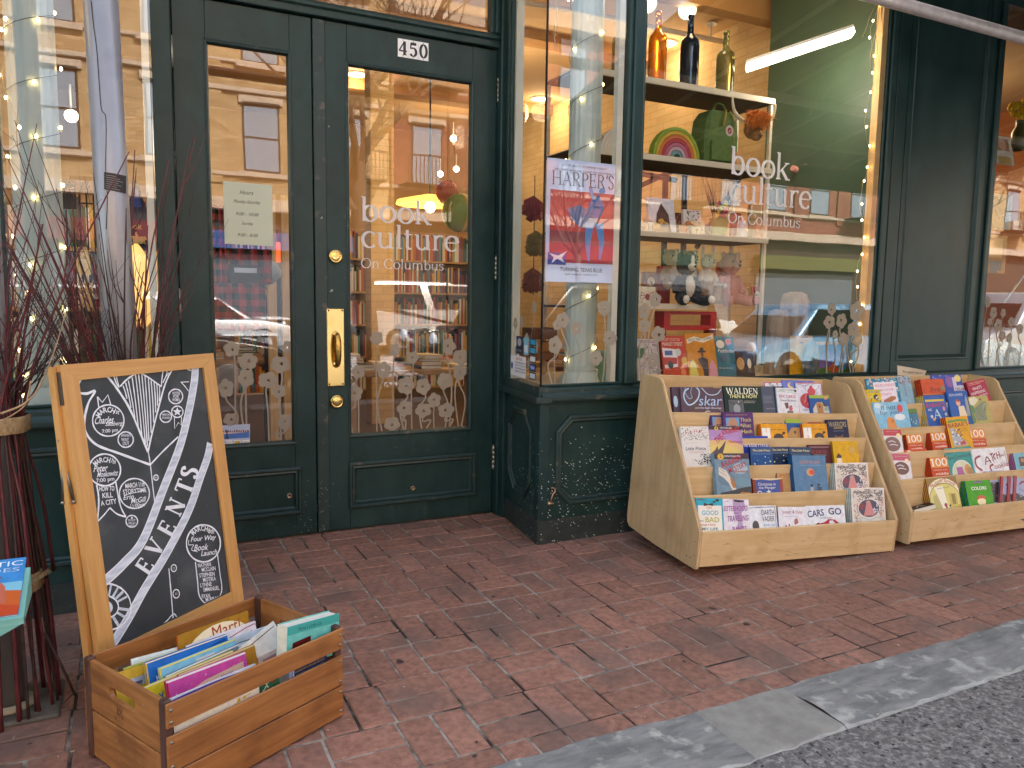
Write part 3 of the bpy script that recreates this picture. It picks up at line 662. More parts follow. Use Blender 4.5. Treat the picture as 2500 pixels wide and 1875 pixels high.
m.tube(smooth([T @ V(p) for p in P], 5), [.010]*3+[.014]*30+[.010]*3, 10) if False else m.tube(smooth([T @ V(p) for p in P], 5), [.009+.008*math.sin(math.pi*i/35) for i in range(36)], 12)
m.lathe([(.018, .0045), (.016, .010), (.010, .012)], c=(.971, .906, 0), n=16, M=T, mat=BRASS); m.lathe([(.018, .0045), (.016, .010), (.010, .012)], c=(.971, 1.064, 0), n=16, M=T, mat=BRASS)
m.build("handle", noise_mat("worn_brass", (.50, .27, .07), (.62, .38, .11), (20, 20, 20), .25, 0, metal=1), DR)
def hinge(x, z0, z1, dr, n=5):
    m = MB(); h = (z1-z0)/n
    for i in range(n): m.tube([(x, YD-.010, z0+i*h+.001), (x, YD-.010, z0+(i+1)*h-.001)], .0095, 10, C('#a9a493', .4, .7))
    m.ball((x, YD-.010, z1+.003), .006, 8, C('#a9a493', .4, .7)); m.build("hinge", STEEL, dr)
hinge(1.897, 2.352, 2.487, DR); hinge(1.895, 1.368, 1.502, DR); hinge(1.893, .268, .405, DR)
hinge(.224, 2.30, 2.44, DL, 1); hinge(.224, 1.13, 1.28, DL, 1)
for x, z, dd in ((1.399, .199, DR), (.723, .225, DL)):
    m = MB(); T = wallf(YD-.001, x, z); m.lathe([(.014, 0), (.013, .005), (.009, .006), (.008, .003), (.0005, .003)], n=18, M=T); m.ribbon([(0, -.006), (0, .006)], .003, .0036, C('#1a0f0a', .6), T)
    m.build("keyhole", noise_mat("bronze", (.33, .22, .15), (.4, .28, .2), (40, 40, 40), .4, 0, metal=.8), dd)
m = MB(); q = random.Random(9)
for _ in range(60):
    x = q.choice((q.gauss(.80, .02), q.uniform(.88, 1.0), q.uniform(.86, .9))); z = q.uniform(.02, .30); s = q.uniform(.0008, .0022)
    m.ell(x, z, s*1.4, s, .0006, n=6, M=wallf(YD-(.0105 if .87 < x < .932 else 0)))
for x, z, s in ((.955, 1.29, .007), (.95, 2.12, .004), (.905, 1.66, .005), (1.04, .60, .002)):
    for k in range(5): m.ell(x+q.uniform(-s, s), z+q.uniform(-s, s), s*.6, s*.4, .0008+k*.0001, n=7, M=wallf(YD-(.0105 if .87 < x < .932 else 0)))
tag(m.build("paint_chips", C('#aeb0a4', .8), DR), kind="stuff")
m = MB(); q = random.Random(31)
for _ in range(170):
    x, z = q.choice(((q.uniform(.26, .84), q.uniform(.02, .12)), (q.uniform(.90, 1.86), q.uniform(.02, .115)), (q.uniform(.94, 1.03), q.uniform(.3, 1.7)), (q.uniform(1.06, 1.75), q.uniform(.38, .50)))); L = q.uniform(.006, .05); a = q.gauss(0, .5)+(1.57 if q.random() < .3 else 0)
    m.ribbon([(x, z), (x+L*.5*math.cos(a), z+L*.5*math.sin(a)+.001), (x+L*math.cos(a), z+L*math.sin(a))], [.0003, q.uniform(.0008, .0026), .0003], .0009, M=wallf(YD))
tag(m.build("scuff_marks", noise_mat("scuffed_paint", (.045, .070, .062), (.10, .11, .10), (40, 40, 40), .7, 0), DR), kind="stuff")
# house number 450 on three enamel plates
m = MB(); NF = frame((1.314, YD-.001, 2.516), (1, 0, 0), (0, 0, 1), (0, -1, 0)); NW, NH = .0555, .092
for i, ch in enumerate("450"):
    x = i*(NW+.0015)
    m.prism(rect(x, 0, x+NW, NH), 0, .0025, C('#f6f6f4', .35), NF)
    serif(m, ch, x+.003, .012, .098, C('#101214', .4), .003, M=NF, bw=1.5)
    for zz in (.006, NH-.006): m.ell(x+NW/2, zz, .0028, .0028, .0032, C('#1c1c1c', .5), 10, NF)
m.build("house_number", None, DR)
# white window lettering
LETW = film("white_vinyl", (.93, .92, .95), .4)
def sign_letters(F, x, zb1, sz, parent, widths, gaps):
    for st, w_, z in zip(("book", "culture"), widths, (zb1, zb1-gaps[0])):
        m = MB(); serif(m, st, x, z, sz, LETW, .0008, M=F, wide=w_/(serifw(st)*sz), bw=1.12); m.build("window_lettering", LETW, parent)
    m = MB(); st = "On Columbus"; s3 = sz*.42
    serif(m, st, x, zb1-gaps[1], s3, LETW, .0008, M=F, wide=widths[2]/(serifw(st)*s3), bw=1.0)
    return m.build("window_lettering", LETW, parent)
sign_letters(wallf(YD+.0195), 1.115, 1.660, .172, DR, (.40, .56, .47), (.137, .245))
sign_letters(wallf(YF+.0025), 3.035, 1.976, .205, SF, (.46, .64, .56), (.152, .268))
sign_letters(wallf(YF+.0105), 5.86, 1.976, .205, SF, (.46, .64, .56), (.152, .268))
# opening hours
HF = wallf(YD+.0195); m = MB(); a = atp(400+375/2.5917, 1145/2.5917, HF); b = atp(400+692/2.5917, 1560/2.5917, HF)
m.prism([(a.x, b.y+.004), (b.x, b.y), (b.x, a.y-.012), (b.x-.006, a.y-.002), (a.x, a.y)], 0, .0006, C('#c9cdb4', .7), HF); cx = (a.x+b.x)/2
INK = C('#3a4038', .8)
for st, fy, w_, h_ in (("Hours", .155, .062, .020), ("Monday-Saturday", .31, .125, .022), ("9:00 - 10:00", .50, .105, .016), ("Sunday", .655, .052, .020), ("9:00 - 8:00", .835, .095, .016)):
    text(m, st, cx-.006, a.y+(b.y-a.y)*fy, w_, h_, INK, .0011, shear=.35, bold=.0, M=HF)
m.build("opening_hours_sheet", None, DL)
# card stickers on the left door and the notice on the bay's side glass
m = MB(); S3 = lambda x, y: (480+x/2.242, 600+y/2.242)
def quadpx(F, pts, mat, z): P = [atp(*p, F) for p in pts]; m.poly([(p.x, p.y) for p in P], z, mat, F)
quadpx(HF, [S3(110, 1090), S3(292, 1082), S3(292, 975), S3(110, 985)], C('#b9c4dc', .5), .0006)
quadpx(HF, [S3(110, 1060), S3(290, 1050), S3(286, 1010), S3(110, 1020)], C('#4a78c0', .5), .0008)
quadpx(HF, [S3(110, 1035), S3(280, 1020), S3(280, 1008), S3(110, 1018)], C('#e8c8c0', .5), .0009)
q = random.Random(4)
for k in range(14): x = 120+k*12; quadpx(HF, [S3(x, 1022), S3(x+8, 1021), S3(x+8, 1020-q.uniform(4, 16)), S3(x, 1020-q.uniform(4, 16))], C('#6a5a66', .6), .0010+k*.00001)
quadpx(HF, [S3(150, 1058), S3(180, 1056), S3(170, 1045), S3(168, 1010), S3(163, 1010), S3(162, 1046)], C('#3a3f4c', .6), .0013)
for k, c in enumerate(('#2f4f94', '#dfe3e6', '#d9b23a', '#dfd2c4')): x = 112+k*46; quadpx(HF, [S3(x, 1086), S3(x+38, 1084), S3(x+38, 1062), S3(x, 1064)], C('#f2f2f0', .5), .0014); quadpx(HF, [S3(x+4, 1082), S3(x+34, 1080), S3(x+34, 1068), S3(x+4, 1069)], C(c, .5), .0016)
p = atp(*S3(166, 1075), HF); text(m, "VISA", .418, p.y, .012, .005, C('#25407e', .5), .002, M=HF)
m.build("card_sticker", None, DL)
m = MB(); N8 = lambda x, y: (1200+x/1.7275, y/1.7275)
def fsr(x0, z0, x1, z1, mat, z, F=FSG): m.poly(rect(x0, z0, x1, z1), z, mat, F)
# FSG u runs away from the street; text must read from the left side, where u grows to the right edge nearer the corner -> mirror u
FR = frame(FSG @ V((0, 0, 0)), -sdir, (0, 0, 1))
fr = lambda u0, u1: (-u1, -u0)
def rr(u0, z0, u1, z1, mat, z): m.poly(rect(-u1, z0, -u0, z1), z, mat, FR)
rr(.225, .840, .47, .955, C('#dcdcdc', .5), .001); rr(.228, .843, .467, .952, C('#f0f0f0', .5), .0013)
text(m, "NOTICE!", -.33, .938, .10, .014, C('#b04038', .6), .002, M=FR)
for k, st in enumerate(("THESE PREMISES MAY BE", "SUBJECT TO AUDIO AND", "VIDEO MONITORING AND", "RECORDING AT ANY TIME")): text(m, st, -.315, .917-k*.016, .155, .009, C('#3a4470', .6), .002, M=FR)
m.ell(-.445, .895, .018, .020, .0018, C('#3b4c9c', .5), 16, FR)
rr(.28, .965, .38, 1.062, C('#23304a', .5), .001); m.ell(-.33, 1.03, .03, .022, .0014, C('#aeb6c4', .5), 16, FR); text(m, "SHOP SMALL", -.33, .985, .08, .01, C('#aeb6c4', .5), .002, M=FR)
rr(.19, .968, .262, 1.058, C('#7fc0dc', .5), .001); rr(.2, .98, .252, 1.02, C('#dfeef4', .5), .0013)
for k, c in enumerate(('#2aa0d0', '#3fa9d8', '#e0e0e0', '#3b6fc0', '#d8dee8')):
    z = 1.04-k*.044; rr(.08, z-.018, .17, z+.020, C('#20242c', .5), .001); rr(.088, z-.012, .162, z+.014, C(c, .5), .0014)
text(m, "VISA", -.125, .908, .05, .012, C('#f2f2f6', .5), .002, M=FR)
part(m, "window_stickers")
# poster behind the first window: plain abstract cover, lettering kept
PF = wallf(YF+.026); a = atp(1200+235/1.7275, 660/1.7275, PF); b = atp(1200+538/1.7275, 700/1.7275, PF); c = atp(1200+515/1.7275, 1195/1.7275, PF)
m = MB(); x0, x1, z1, z0 = a.x, b.x-.004, (a.y+b.y)/2, c.y; W_, H_ = x1-x0, z1-z0
PFt = wallf(YF+.024, x0, z0)
m.box((x0, YF+.026, z0), (x1, YF+.028, z1), C('#c6d4f2', .6))
def pr_(fx0, fz0, fx1, fz1, col, z): m.poly(rect(fx0*W_, fz0*H_, fx1*W_, fz1*H_), z, C(col, .6), PFt)
pr_(.05, .16, .95, .75, '#b5383a', .0003); pr_(.05, .16, .95, .33, '#a23a48', .0005); pr_(.05, .33, .55, .42, '#7d3240', .0006)
pr_(.03, .14, .28, .24, '#3c4f9a', .0008); m.poly([(W_*f, H_*g) for f, g in ((.04, .235), (.17, .215), (.30, .26), (.22, .20), (.26, .16), (.16, .19), (.08, .15), (.11, .20))], .0011, C('#dfe2ee', .6), PFt)
BL = C('#4f86c4', .6); BL2 = C('#2c5f9e', .6)
m.ribbon([(W_*f, H_*g) for f, g in ((.60, .80), (.62, .74), (.68, .68))], W_*.05, .0010, BL, PFt)
m.poly([(W_*f, H_*g) for f, g in ((.62, .70), (.72, .74), (.80, .66), (.78, .58), (.70, .52), (.60, .50), (.56, .60))], .0012, BL2, PFt)
m.ell(.77*W_, .77*H_, .045*W_, .026*H_, .0014, BL, 14, PFt)
m.poly([(W_*f, H_*g) for f, g in ((.28, .60), (.45, .64), (.60, .60), (.72, .50), (.62, .44), (.46, .46), (.34, .52))], .0013, C('#3a5f92', .6), PFt)
for l in (((.60, .50), (.58, .34), (.60, .18)), ((.74, .50), (.78, .34), (.76, .20))): m.ribbon([(W_*f, H_*g) for f, g in l], [W_*.12, W_*.08, W_*.035], .0015, BL, PFt)
DKI = C('#2d3142', .6)
serif(m, "HARPER'S", .06*W_, .79*H_, .098, DKI, .0012, M=PFt, wide=.88*W_/(serifw("HARPER'S")*.098), bw=.75)
text(m, "CALVIN BAKER ON OBAMA'S LEGACY", .52*W_, .955*H_, .62*W_, .010, DKI, .0010, bold=0, M=PFt); text(m, "THE CONSERVATIVE CASE AGAINST THE DEATH PENALTY", .52*W_, .915*H_, .86*W_, .010, DKI, .0010, bold=0, M=PFt)
text(m, "TURNING TEXAS BLUE", .50*W_, .105*H_, .60*W_, .020, DKI, .0010, bold=0, M=PFt); text(m, "ROBERT DRAPER ON A CHANGING STATE", .5*W_, .065*H_, .46*W_, .008, DKI, .0010, bold=0, M=PFt)
tag(m.build("magazine_poster"), "tall white magazine poster with red picture hung inside the narrow corner window", "poster")
# building mass above the shop (unseen, cut low: shades the pavement, not the cars)
m = MB(); m.box((-14, YF+.02, 3.801), (20, 14, 5.7)); part(m, "upper_wall", brick_mat("tan_brick_wall", (.45, .27, .15), (.52, .33, .19), (.35, .3, .25)))
# awning: pipe frame with green canvas
AW = empty("awning", (2, 2.62, 2.69), "dark green canvas awning on grey steel pipes above the shop windows", "awning")
AC = noise_mat("green_canvas", (.010, .032, .027), (.015, .042, .036), (3, 3, 3), .8, .1); AP = noise_mat("awning_pipe_steel", (.46, .41, .41), (.62, .56, .56), (25, 25, 25), .4, .2, metal=.1)
m = MB(); m.tube([(-2.5, 2.62, 2.695), (8.5, 2.62, 2.695)], .030, 14); m.build("front_pipe", AP, AW)
m = MB(); T = frame((3.35, 0, 0), (0, 1, 0), (0, 0, 1), (1, 0, 0))
NC = 60
for i in range(NC): x0 = 3.35+6.2*i/NC; dz = .03*(i % 2); m.add([(x0, .45, 2.78+dz), (x0+6.2/NC, .45, 2.78+.03-dz), (x0+6.2/NC, 3.36, 3.36+.03-dz), (x0, 3.36, 3.36+dz)], [(0, 1, 2, 3)])
m.add([v+V((0, 0, .012)) for v in m.v], [f[::-1] for f in m.f]); m.build("canopy", AC, AW)
m = MB(); m.prism([(.440, 2.55), (.446, 2.55), (.446, 2.80), (.440, 2.80)], 0, 6.2, M=T); m.build("valance", AC, AW)
for i in range(9):
    x = 3.5+i*.73; m = MB(); m.tube([(x, .46, 2.755), (x, 3.33, 3.325)], .017, 8); m.build("rafter_pipe", C('#9fb0a4', .5), AW)
for y in (1.0, 1.8): m = MB(); m.tube([(3.36, y, 2.74+.2*(y-.46)), (9.5, y, 2.74+.2*(y-.46))], .02, 8); m.build("purlin_pipe", C('#9fb0a4', .5), AW)
for x in (3.45, 9.4): m = MB(); m.tube([(x, .47, -.005), (x, .47, 2.75)], .03, 12); m.build("leg_pipe", AP, AW) if x > 9 else None
m = MB(); m.tube([(x, y, z) for x, y, z in ((4.47, 2.60, 2.62), (4.50, 2.585, 2.67), (4.52, 2.60, 2.73), (4.53, 2.64, 2.72), (4.545, 2.70, 2.80))], .006, 6); m.build("tie_cord", C('#b9a48c', .8), AW)
# the two steel posts
def post(name, label, x, y, lean, zt, r_=.0455):
    e = empty(name, (x, y, 0), label, "post", None)
    m = MB(); m.tube([(x, y, 0), (x+lean, y, zt)], r_, 28, METAL); m.build("pipe", METAL, e)
    return e
bp = post("awning_post", "grey steel post at the left edge with brown twigs tied round it", -.36, 2.64, 0, 2.68)
m = MB(); m.bbox((-.47, 2.52, -.003), (-.22, 2.76, .014), .006); m.build("footing", noise_mat("worn_stone", (.08, .07, .06), (.16, .14, .11), (14, 14, 14), .9, .5), bp)
m = MB(); m.lathe([(.052, .015), (.075, .017), (.072, .024), (.050, .03)], c=(-.36, 2.64, 0), n=14); m.build("collar", C('#b7aa90', .9), bp)
GY = 2.98; p0 = at(247, 0, GY)
gp = post("grey_steel_post", "tall grey steel post with a black sticker behind the chalkboard", p0.x+.03, GY, -.03*1.25, 2.68, .053)
m = MB()                                                       # cracked paint line
def postpt(px, py, out=.0537):
    out = .0537+(out-.0462 if out < .05 else 0); y = GY-.05; p = at(px, py, y); ax = p0.x+.03-.0375*(p.z/2.68); dx = max(-.051, min(.051, p.x-ax)); return V((ax+dx, GY-math.sqrt(out**2-dx*dx), p.z))
CK = [(222, 0), (228, 60), (236, 120), (244, 230), (248, 268), (258, 285), (259, 340), (258, 410), (262, 480), (259, 560)]
m.tube([postpt(x, y) for x, y in [(p.x, p.y) for p in smooth(CK, 5)]], .0012, 5); m.build("paint_crack", C('#2a2426', .9), gp)
m = MB(); n = 8; A = []; 
for i in range(n+1):
    f = i/n; A += [postpt(254+f*54, 462+f*10, .0468), postpt(254+f*54, 420+f*8, .0468)]
m.add(A, [(2*i, 2*i+2, 2*i+3, 2*i+1) for i in range(n)], C('#2b2526', .6))
for k in range(7):
    L_ = []
    for i in range(n+1): f = .08+i/n*(.5+.35*((k*37) % 5)/5); L_ += [postpt(254+f*54, 426+k*5.2+f*9+1.2, .0472), postpt(254+f*54, 426+k*5.2+f*9, .0472)]
    m.add(L_, [(2*i, 2*i+2, 2*i+3, 2*i+1) for i in range(n)], C('#8d8784', .6))
m.build("sticker", None, gp)
# ============================================================ BOOKS
def c1(x, y): return (1520+x/3.253, 900+y/3.253)
def c2(x, y): return (2060+x/3.607, 880+y/3.607)
def c5(x, y): return (180+x/3.16, 1420+y/3.16)
def book(F, w, h, t, col, art=(), label=None, group=None, spine=None, hard=False, rough=.3, ky=1):
    o_ = MB(); cm = printed(col, rough); sm = printed(spine or col, rough); b = .0016 if hard else .0006; ins = .003 if hard else .0006
    o_.box((0, 0, -b), (w, h, 0), cm); o_.box((0, 0, -t), (w, h, -t+b), cm); o_.box((-.0002, .0001, -t+b), (b*1.3, h-.0001, -b), sm)
    o = o_.build("book", cm, None, origin=(0, 0, 0)); o.matrix_basis = F
    pg = MB(); pg.box((b*1.3, ins, -t+b+.0001), (w-ins, h-ins, -b-.0001)); pg.build("pages", PAGES, o, world=False)
    if art:
        a = MB(); z = .0003; dz = min(.0002, .0012/len(art))
        w0 = w; kw_ = w*ky
        for it in art:
            z += dz; k = it[0]
            if k == 'r': _, x0, y0, x1, y1, c_ = it; a.poly([(x0*w, h-y1*kw_), (x1*w, h-y1*kw_), (x1*w, h-y0*kw_), (x0*w, h-y0*kw_)], z, C(c_, rough))
            elif k == 'e': _, x, y, rx, ry, c_ = it; a.ell(x*w, h-y*kw_, rx*w, ry*kw_, z, C(c_, rough), 22)
            elif k == 'p': a.poly([(x*w, h-y*kw_) for x, y in it[1]], z, C(it[2], rough))
            elif k == 'l': a.ribbon([(p.x*w, h-p.y*kw_) for p in smooth(it[1], 5)], it[2]*w, z, C(it[3], rough))
            elif k == 't':
                x, y, tw, th, st, c_ = it[1:7]; text(a, st, x*w, h-y*kw_, tw*w, th*kw_, C(c_, rough), z, rot=(it[7] if len(it) > 7 else 0), shear=(it[8] if len(it) > 8 else 0), bold=(it[9] if len(it) > 9 else .012))
            elif k == 's':
                x, y, tw, th, st, c_ = it[1:7]; sz = th*kw_/.7; serif(a, st, x*w, h-y*kw_, sz, C(c_, rough), z, wide=tw*w/(serifw(st)*sz), bw=(it[7] if len(it) > 7 else 1.1))
        # keep the print within the board
        a.v = [V((min(max(p.x, .0005), w-.0005), min(max(p.y, .0005), h-.0005), p.z)) for p in a.v]
        a.build("cover_print", None, o, world=False)
    return tag(o, label, "book", group)
def place(F, TL, TR, zb, t, col, art, label, group=None, n=1, gap=.0005, dx=0, short=None, **kw):
    p = atp(*TL, F); q = atp(*TR, F); p.x = max(p.x, .0205); u = V((q.x-p.x, q.y-p.y, 0)); w = u.length; ang = math.atan2(u.y, u.x)
    T = F @ Matrix.Translation((p.x, p.y, 0)) @ Matrix.Rotation(ang, 4, 'Z'); h = (p.y-zb); o3 = F @ V((p.x, p.y, 0)); kw['ky'] = ((pr(F @ V((q.x, q.y, 0)))-pr(o3)).length/w)/((pr(F @ V((p.x, p.y-.05, 0)))-pr(o3)).length/.05)
    if n > 1 and not group: group = 'copies of the '+label.split(',')[0]
    o = book(T @ Matrix.Translation((0, -h, 0)), w, h, t, col, art, label, group, **kw)
    for i in range(1, n):
        copy_tree(o, T @ Matrix.Translation((dx*i, -h, -(t+gap)*i)), label=("second", "third", "fourth", "fifth", "sixth")[i-1]+" copy back behind the "+(short or " ".join(label.split(',')[0].split()[:10])))
    return o
# ============================================================ BOOK RACKS
def eul(a, b, c): return Matrix.Rotation(R(c), 4, 'Z') @ Matrix.Rotation(R(b), 4, 'Y') @ Matrix.Rotation(R(a), 4, 'X')
def rack(pos, rot, W, D, Ht, h, yt, lips, label):
    RM = Matrix.Translation(pos) @ eul(*rot); e = empty("book_rack", RM, label, "book rack", "slanted plywood book racks in front of the shop")
    th = .018
    prof = [(.012, -.012), (D-.25, -.012), (D-.03, .02), (D, .06), (D, Ht), (yt+.05, Ht), (yt+.015, Ht-.006), (yt-.012, Ht-.03), (.006, h+.012), (0, h-.004), (0, 0)]
    prof = [(.004, -.012), (D*.55, -.012), (D-.03, .0), (D-.005, .02), (D, .05), (D, Ht-.01), (D-.01, Ht), (yt+.05, Ht), (yt+.018, Ht-.006), (yt-.008, Ht-.026), (yt-.02, Ht-.05), (.008, h+.016), (0, h+.002), (0, 0)]
    for x in (0, W-th):
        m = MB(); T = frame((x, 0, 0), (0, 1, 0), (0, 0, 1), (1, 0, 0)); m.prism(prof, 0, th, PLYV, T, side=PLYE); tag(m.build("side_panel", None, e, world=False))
    m = MB(); m.bbox((th+.0005, -.004, .0), (W-th-.0005, .0135, h), .002); m.build("front_board", PLY, e, world=False)
    for y, z in lips:
        m = MB(); m.bbox((th+.0005, y, z-.15), (W-th-.0005, y+.012, z), .002); m.box((th+.0005, y+.0125, z-.075), (W-th-.0005, y+.09, z-.063)); m.build("shelf", PLY, e, world=False)
    m = MB(); m.bbox((th+.0005, D-.014, .05), (W-th-.0005, D-.002, Ht-.004), .002); m.build("back_panel", PLY, e, world=False)
    m = MB(); m.box((th+.0005, .0137, .004), (W-th-.0005, D-.015, .016)); m.build("bottom_board", PLY, e, world=False)
    for x in (.14, W-.14):
        for y in (.22, D-.14):
            g = (RM @ V((x, y, 0))).z; rr_ = min(.026, max(.012, g*.45)); zc = rr_-g
            m = MB(); m.tube([(x-.008, y, zc), (x+.008, y, zc)], rr_, 14, C('#151515', .6)); m.box((x-.012, y-.01, zc+rr_*.3), (x+.012, y+.01, .003), C('#333333', .4, .8)); m.build("caster", None, e, world=False)
    m = MB(); q = random.Random(int(W*1000))
    for _ in range(30):
        x = q.uniform(.03, W-.03); z = h-.02-(h-.03)*q.random()**.6; L = q.uniform(.008, .06); a = q.uniform(-.35, .25)
        P = [(x+L*f*math.cos(a), z+L*f*math.sin(a)+.003*math.sin(f*3)) for f in (0, .3, .6, 1)]
        m.ribbon(P, [.0004, .0016, .0012, .0003], .0046, C(q.choice(('#8a6238', '#6b4526', '#9a7040')), .7), frame((0, 0, 0), (1, 0, 0), (0, 0, 1), (0, -1, 0)))
    PW = frame((-.0008, 0, 0), (0, -1, 0), (0, 0, 1), (-1, 0, 0))
    for y, z in [(.02, h*.3), (.02, h*.7), (D-.01, Ht*.3), (D-.01, Ht*.6), (D-.01, Ht*.9)]+[(a_+.005, b_-.04) for a_, b_ in lips]: m.ell(-y, z, .0028, .0028, 0, C('#7a5a34', .6), 10, PW)
    for _ in range(40): y = q.uniform(.03, D-.03); z = q.uniform(.01, .35); L = q.uniform(.006, .04); a = q.uniform(-.6, .6); m.ribbon([(-y, z), (-y-L*.5*math.cos(a), z+L*.5*math.sin(a)), (-y-L*math.cos(a), z+L*math.sin(a))], [.0003, .0012, .0003], 0, C('#9a7448', .7), PW)
    for y, z in ((.045, .03), (.075, .028)): m.ell(y, z, .0035, .0035, .0008, C('#2a1a0c', .6), 10, frame((0, 0, 0), (0, -1, 0), (0, 0, 1), (-1, 0, 0)) @ Matrix.Translation((-y*2, 0, 0)))
    tag(m.build("scratches", None, e, world=False), kind="stuff")
    return RM
def rowf(RM, lips, k, d=0.0, lean=19):
    y, z = lips[k]; l = R(lean)
    return RM @ frame((0, y+.0255+d, z), (1, 0, 0), (0, math.sin(l), math.cos(l)))
L1 = [(.003, .155), (.091, .30), (.171, .414), (.247, .530), (.321, .644)]
L1 = [(y*1.0171, z*1.0171) for y, z in L1]
R1 = rack((2.2698, 2.6373, .06), (2.58, 2.73, -4.5), 1.224, .619, .8055, .163, .423, L1[1:], "plywood book rack standing in front of the large display window, low at its right end")
L2 = [(.006, .154), (.097, .303), (.172, .429), (.248, .547), (.325, .665)]
R2 = rack((3.558, 2.514, .045), (1.04, .5, -4.89), 1.095, .598, .793, .156, .40, L2[1:], "plywood book rack under the green pilaster with a bargain card on top")
def b1(k, TL, TR, t, col, art, label, d=0, lean=19, zb=-.034, **kw): return place(rowf(R1, L1, k, d, lean), c1(*TL), c1(*TR), zb, t, col, art, label, **kw)
def b2(k, TL, TR, t, col, art, label, d=0, lean=19, zb=-.034, **kw): return place(rowf(R2, L2, k, d, lean), c2(*TL), c2(*TR), zb, t, col, art, label, **kw)
q = random.Random(11)
def dots(n, x0, y0, x1, y1, cols, r0=.008, r1=.02): return [('e', q.uniform(x0, x1), q.uniform(y0, y1), (s := q.uniform(r0, r1)), s, q.choice(cols)) for _ in range(n)]
def squig(n, x0, y0, x1, y1, cols, w=.008, L=.12):
    o = []
    for _ in range(n):
        x, y, a = q.uniform(x0, x1), q.uniform(y0, y1), q.uniform(0, 6.3); P = [(x, y)]
        for k in range(3): a += q.uniform(-.9, .9); x = min(max(x+L/3*math.cos(a), x0), x1); y = min(max(y+L/3*math.sin(a), y0), y1); P.append((x, y))
        o.append(('l', P, w, q.choice(cols)))
    return o
# ---- rack 1, front row
b1(0, (572, 1027), (795, 1030), .012, '#35a9bd', [('r', .05, .28, .93, 1.5, '#efe9dc'), ('e', .16, .06, .16, .02, '#6e4b3c'), ('e', .78, .08, .07, .045, '#2b211c'), ('e', .66, .14, .06, .03, '#332622'), ('p', [(.28, .18), (.44, .24), (.6, .18), (.62, .3), (.44, .27), (.26, .31)], '#3a2620'),
   ('t', .45, .37, .22, .09, "TEN", '#c98a6a', .06), ('t', .49, .56, .62, .17, "GOOD", '#3aa9c0'), ('t', .56, .82, .52, .19, "BAD", '#b3ad3a'), ('t', .14, .86, .14, .06, "and", '#5a564e'), ('t', .36, 1.02, .62, .08, "+ things A Book", '#b84a3a'), ('t', .46, 1.17, .6, .10, "MY LiFE", '#2c7f8c')], "paperback with turquoise border and big GOOD BAD lettering, leftmost in the bottom row")
b1(0, (793, 1033), (1000, 1040), .012, '#e9e3ea', [('p', [(.38, .0), (.8, .02), (.86, .3), (.7, .55), (.74, 1.1), (.56, 1.3), (.42, 1.3), (.55, .9), (.40, .5)], '#b49cc0'), ('p', [(.42, .02), (.84, .05), (.8, .10), (.62, .12), (.45, .1)], '#1c1820'), ('t', .16, .10, .14, .05, "THE", '#8a3f86', .1), ('t', .48, .36, .92, .20, "SISTERHOOD", '#9a3f92', .04, .1),
   ('t', .5, .53, .2, .07, "of the", '#9a3f92'), ('t', .55, .74, .8, .22, "TRAVELING", '#8e3a8c', .06, .1), ('t', .6, 1.16, .55, .22, "PANTS", '#9a3f92', .06)], "white paperback with tall purple hand lettering in the bottom row")
b1(0, (1000, 1090), (1215, 1085), .008, '#e8ebf0', [('l', [(.02, .08), (.86, .06), (.95, .12), (.95, .9)], .015, '#2a3040'), ('t', .38, .05, .24, .03, "STAR WARS", '#2a2f3a'), ('t', .68, .26, .46, .19, "DARTH", '#33202c', 0, 0, 0), ('t', .68, .50, .46, .19, "VADER", '#33202c', 0, 0, 0), ('t', .72, .72, .46, .09, "and son", '#5d9ac0', 0, 0, 0), ('e', .2, .75, .12, .2, '#4a4a4c'), ('e', .3, .9, .08, .08, '#c79a3a')], "thin white hardback with dark red capitals and blue words below them", hard=True)
b1(0, (1232, 1098), (1452, 1098), .009, '#ebe9ee', [('t', .5, .2, .72, .16, "Jasper & Joop", '#a8365a', 0, 0, 0), ('t', .42, .35, .5, .02, "A PERFECT PAIR OF SOCKS", '#555a70'), ('p', [(.56, .46), (.66, .40), (.7, .58), (.58, .66), (.54, .6)], '#b06a64'), ('e', .36, .66, .03, .05, '#b06a64'), ('e', .24, .7, .03, .04, '#8a4a50')], "white picture book with small red title in the bottom row", hard=True, spine='#7d70a8')
b1(0, (1452, 1090), (1758, 1083), .009, '#e9ebf1', [('t', .24, .20, .42, .18, "CARS", '#26406e', .08, 0, .02), ('t', .74, .16, .34, .18, "GO", '#26406e', -.03, 0, .02), ('t', .5, .33, .32, .035, "STEVE LIGHT", '#4a5266'), ('p', [(.22, .56), (.34, .46), (.44, .44), (.56, .36), (.72, .38), (.82, .47), (.95, .5), (.98, .62), (.3, .64)], '#b01f33'), ('p', [(.58, .4), (.66, .4), (.72, .48), (.56, .48)], '#d8e2ea'), ('p', [(.2, .5), (.28, .44), (.34, .48), (.27, .56)], '#8e1c2c'), ('e', .42, .62, .05, .05, '#e8e8e8'), ('e', .8, .61, .05, .05, '#e8e8e8')] + squig(6, .02, .45, .14, .66, ['#1c2a44'], .02, .08), "white picture book with a red racing car and blue capitals", hard=True)
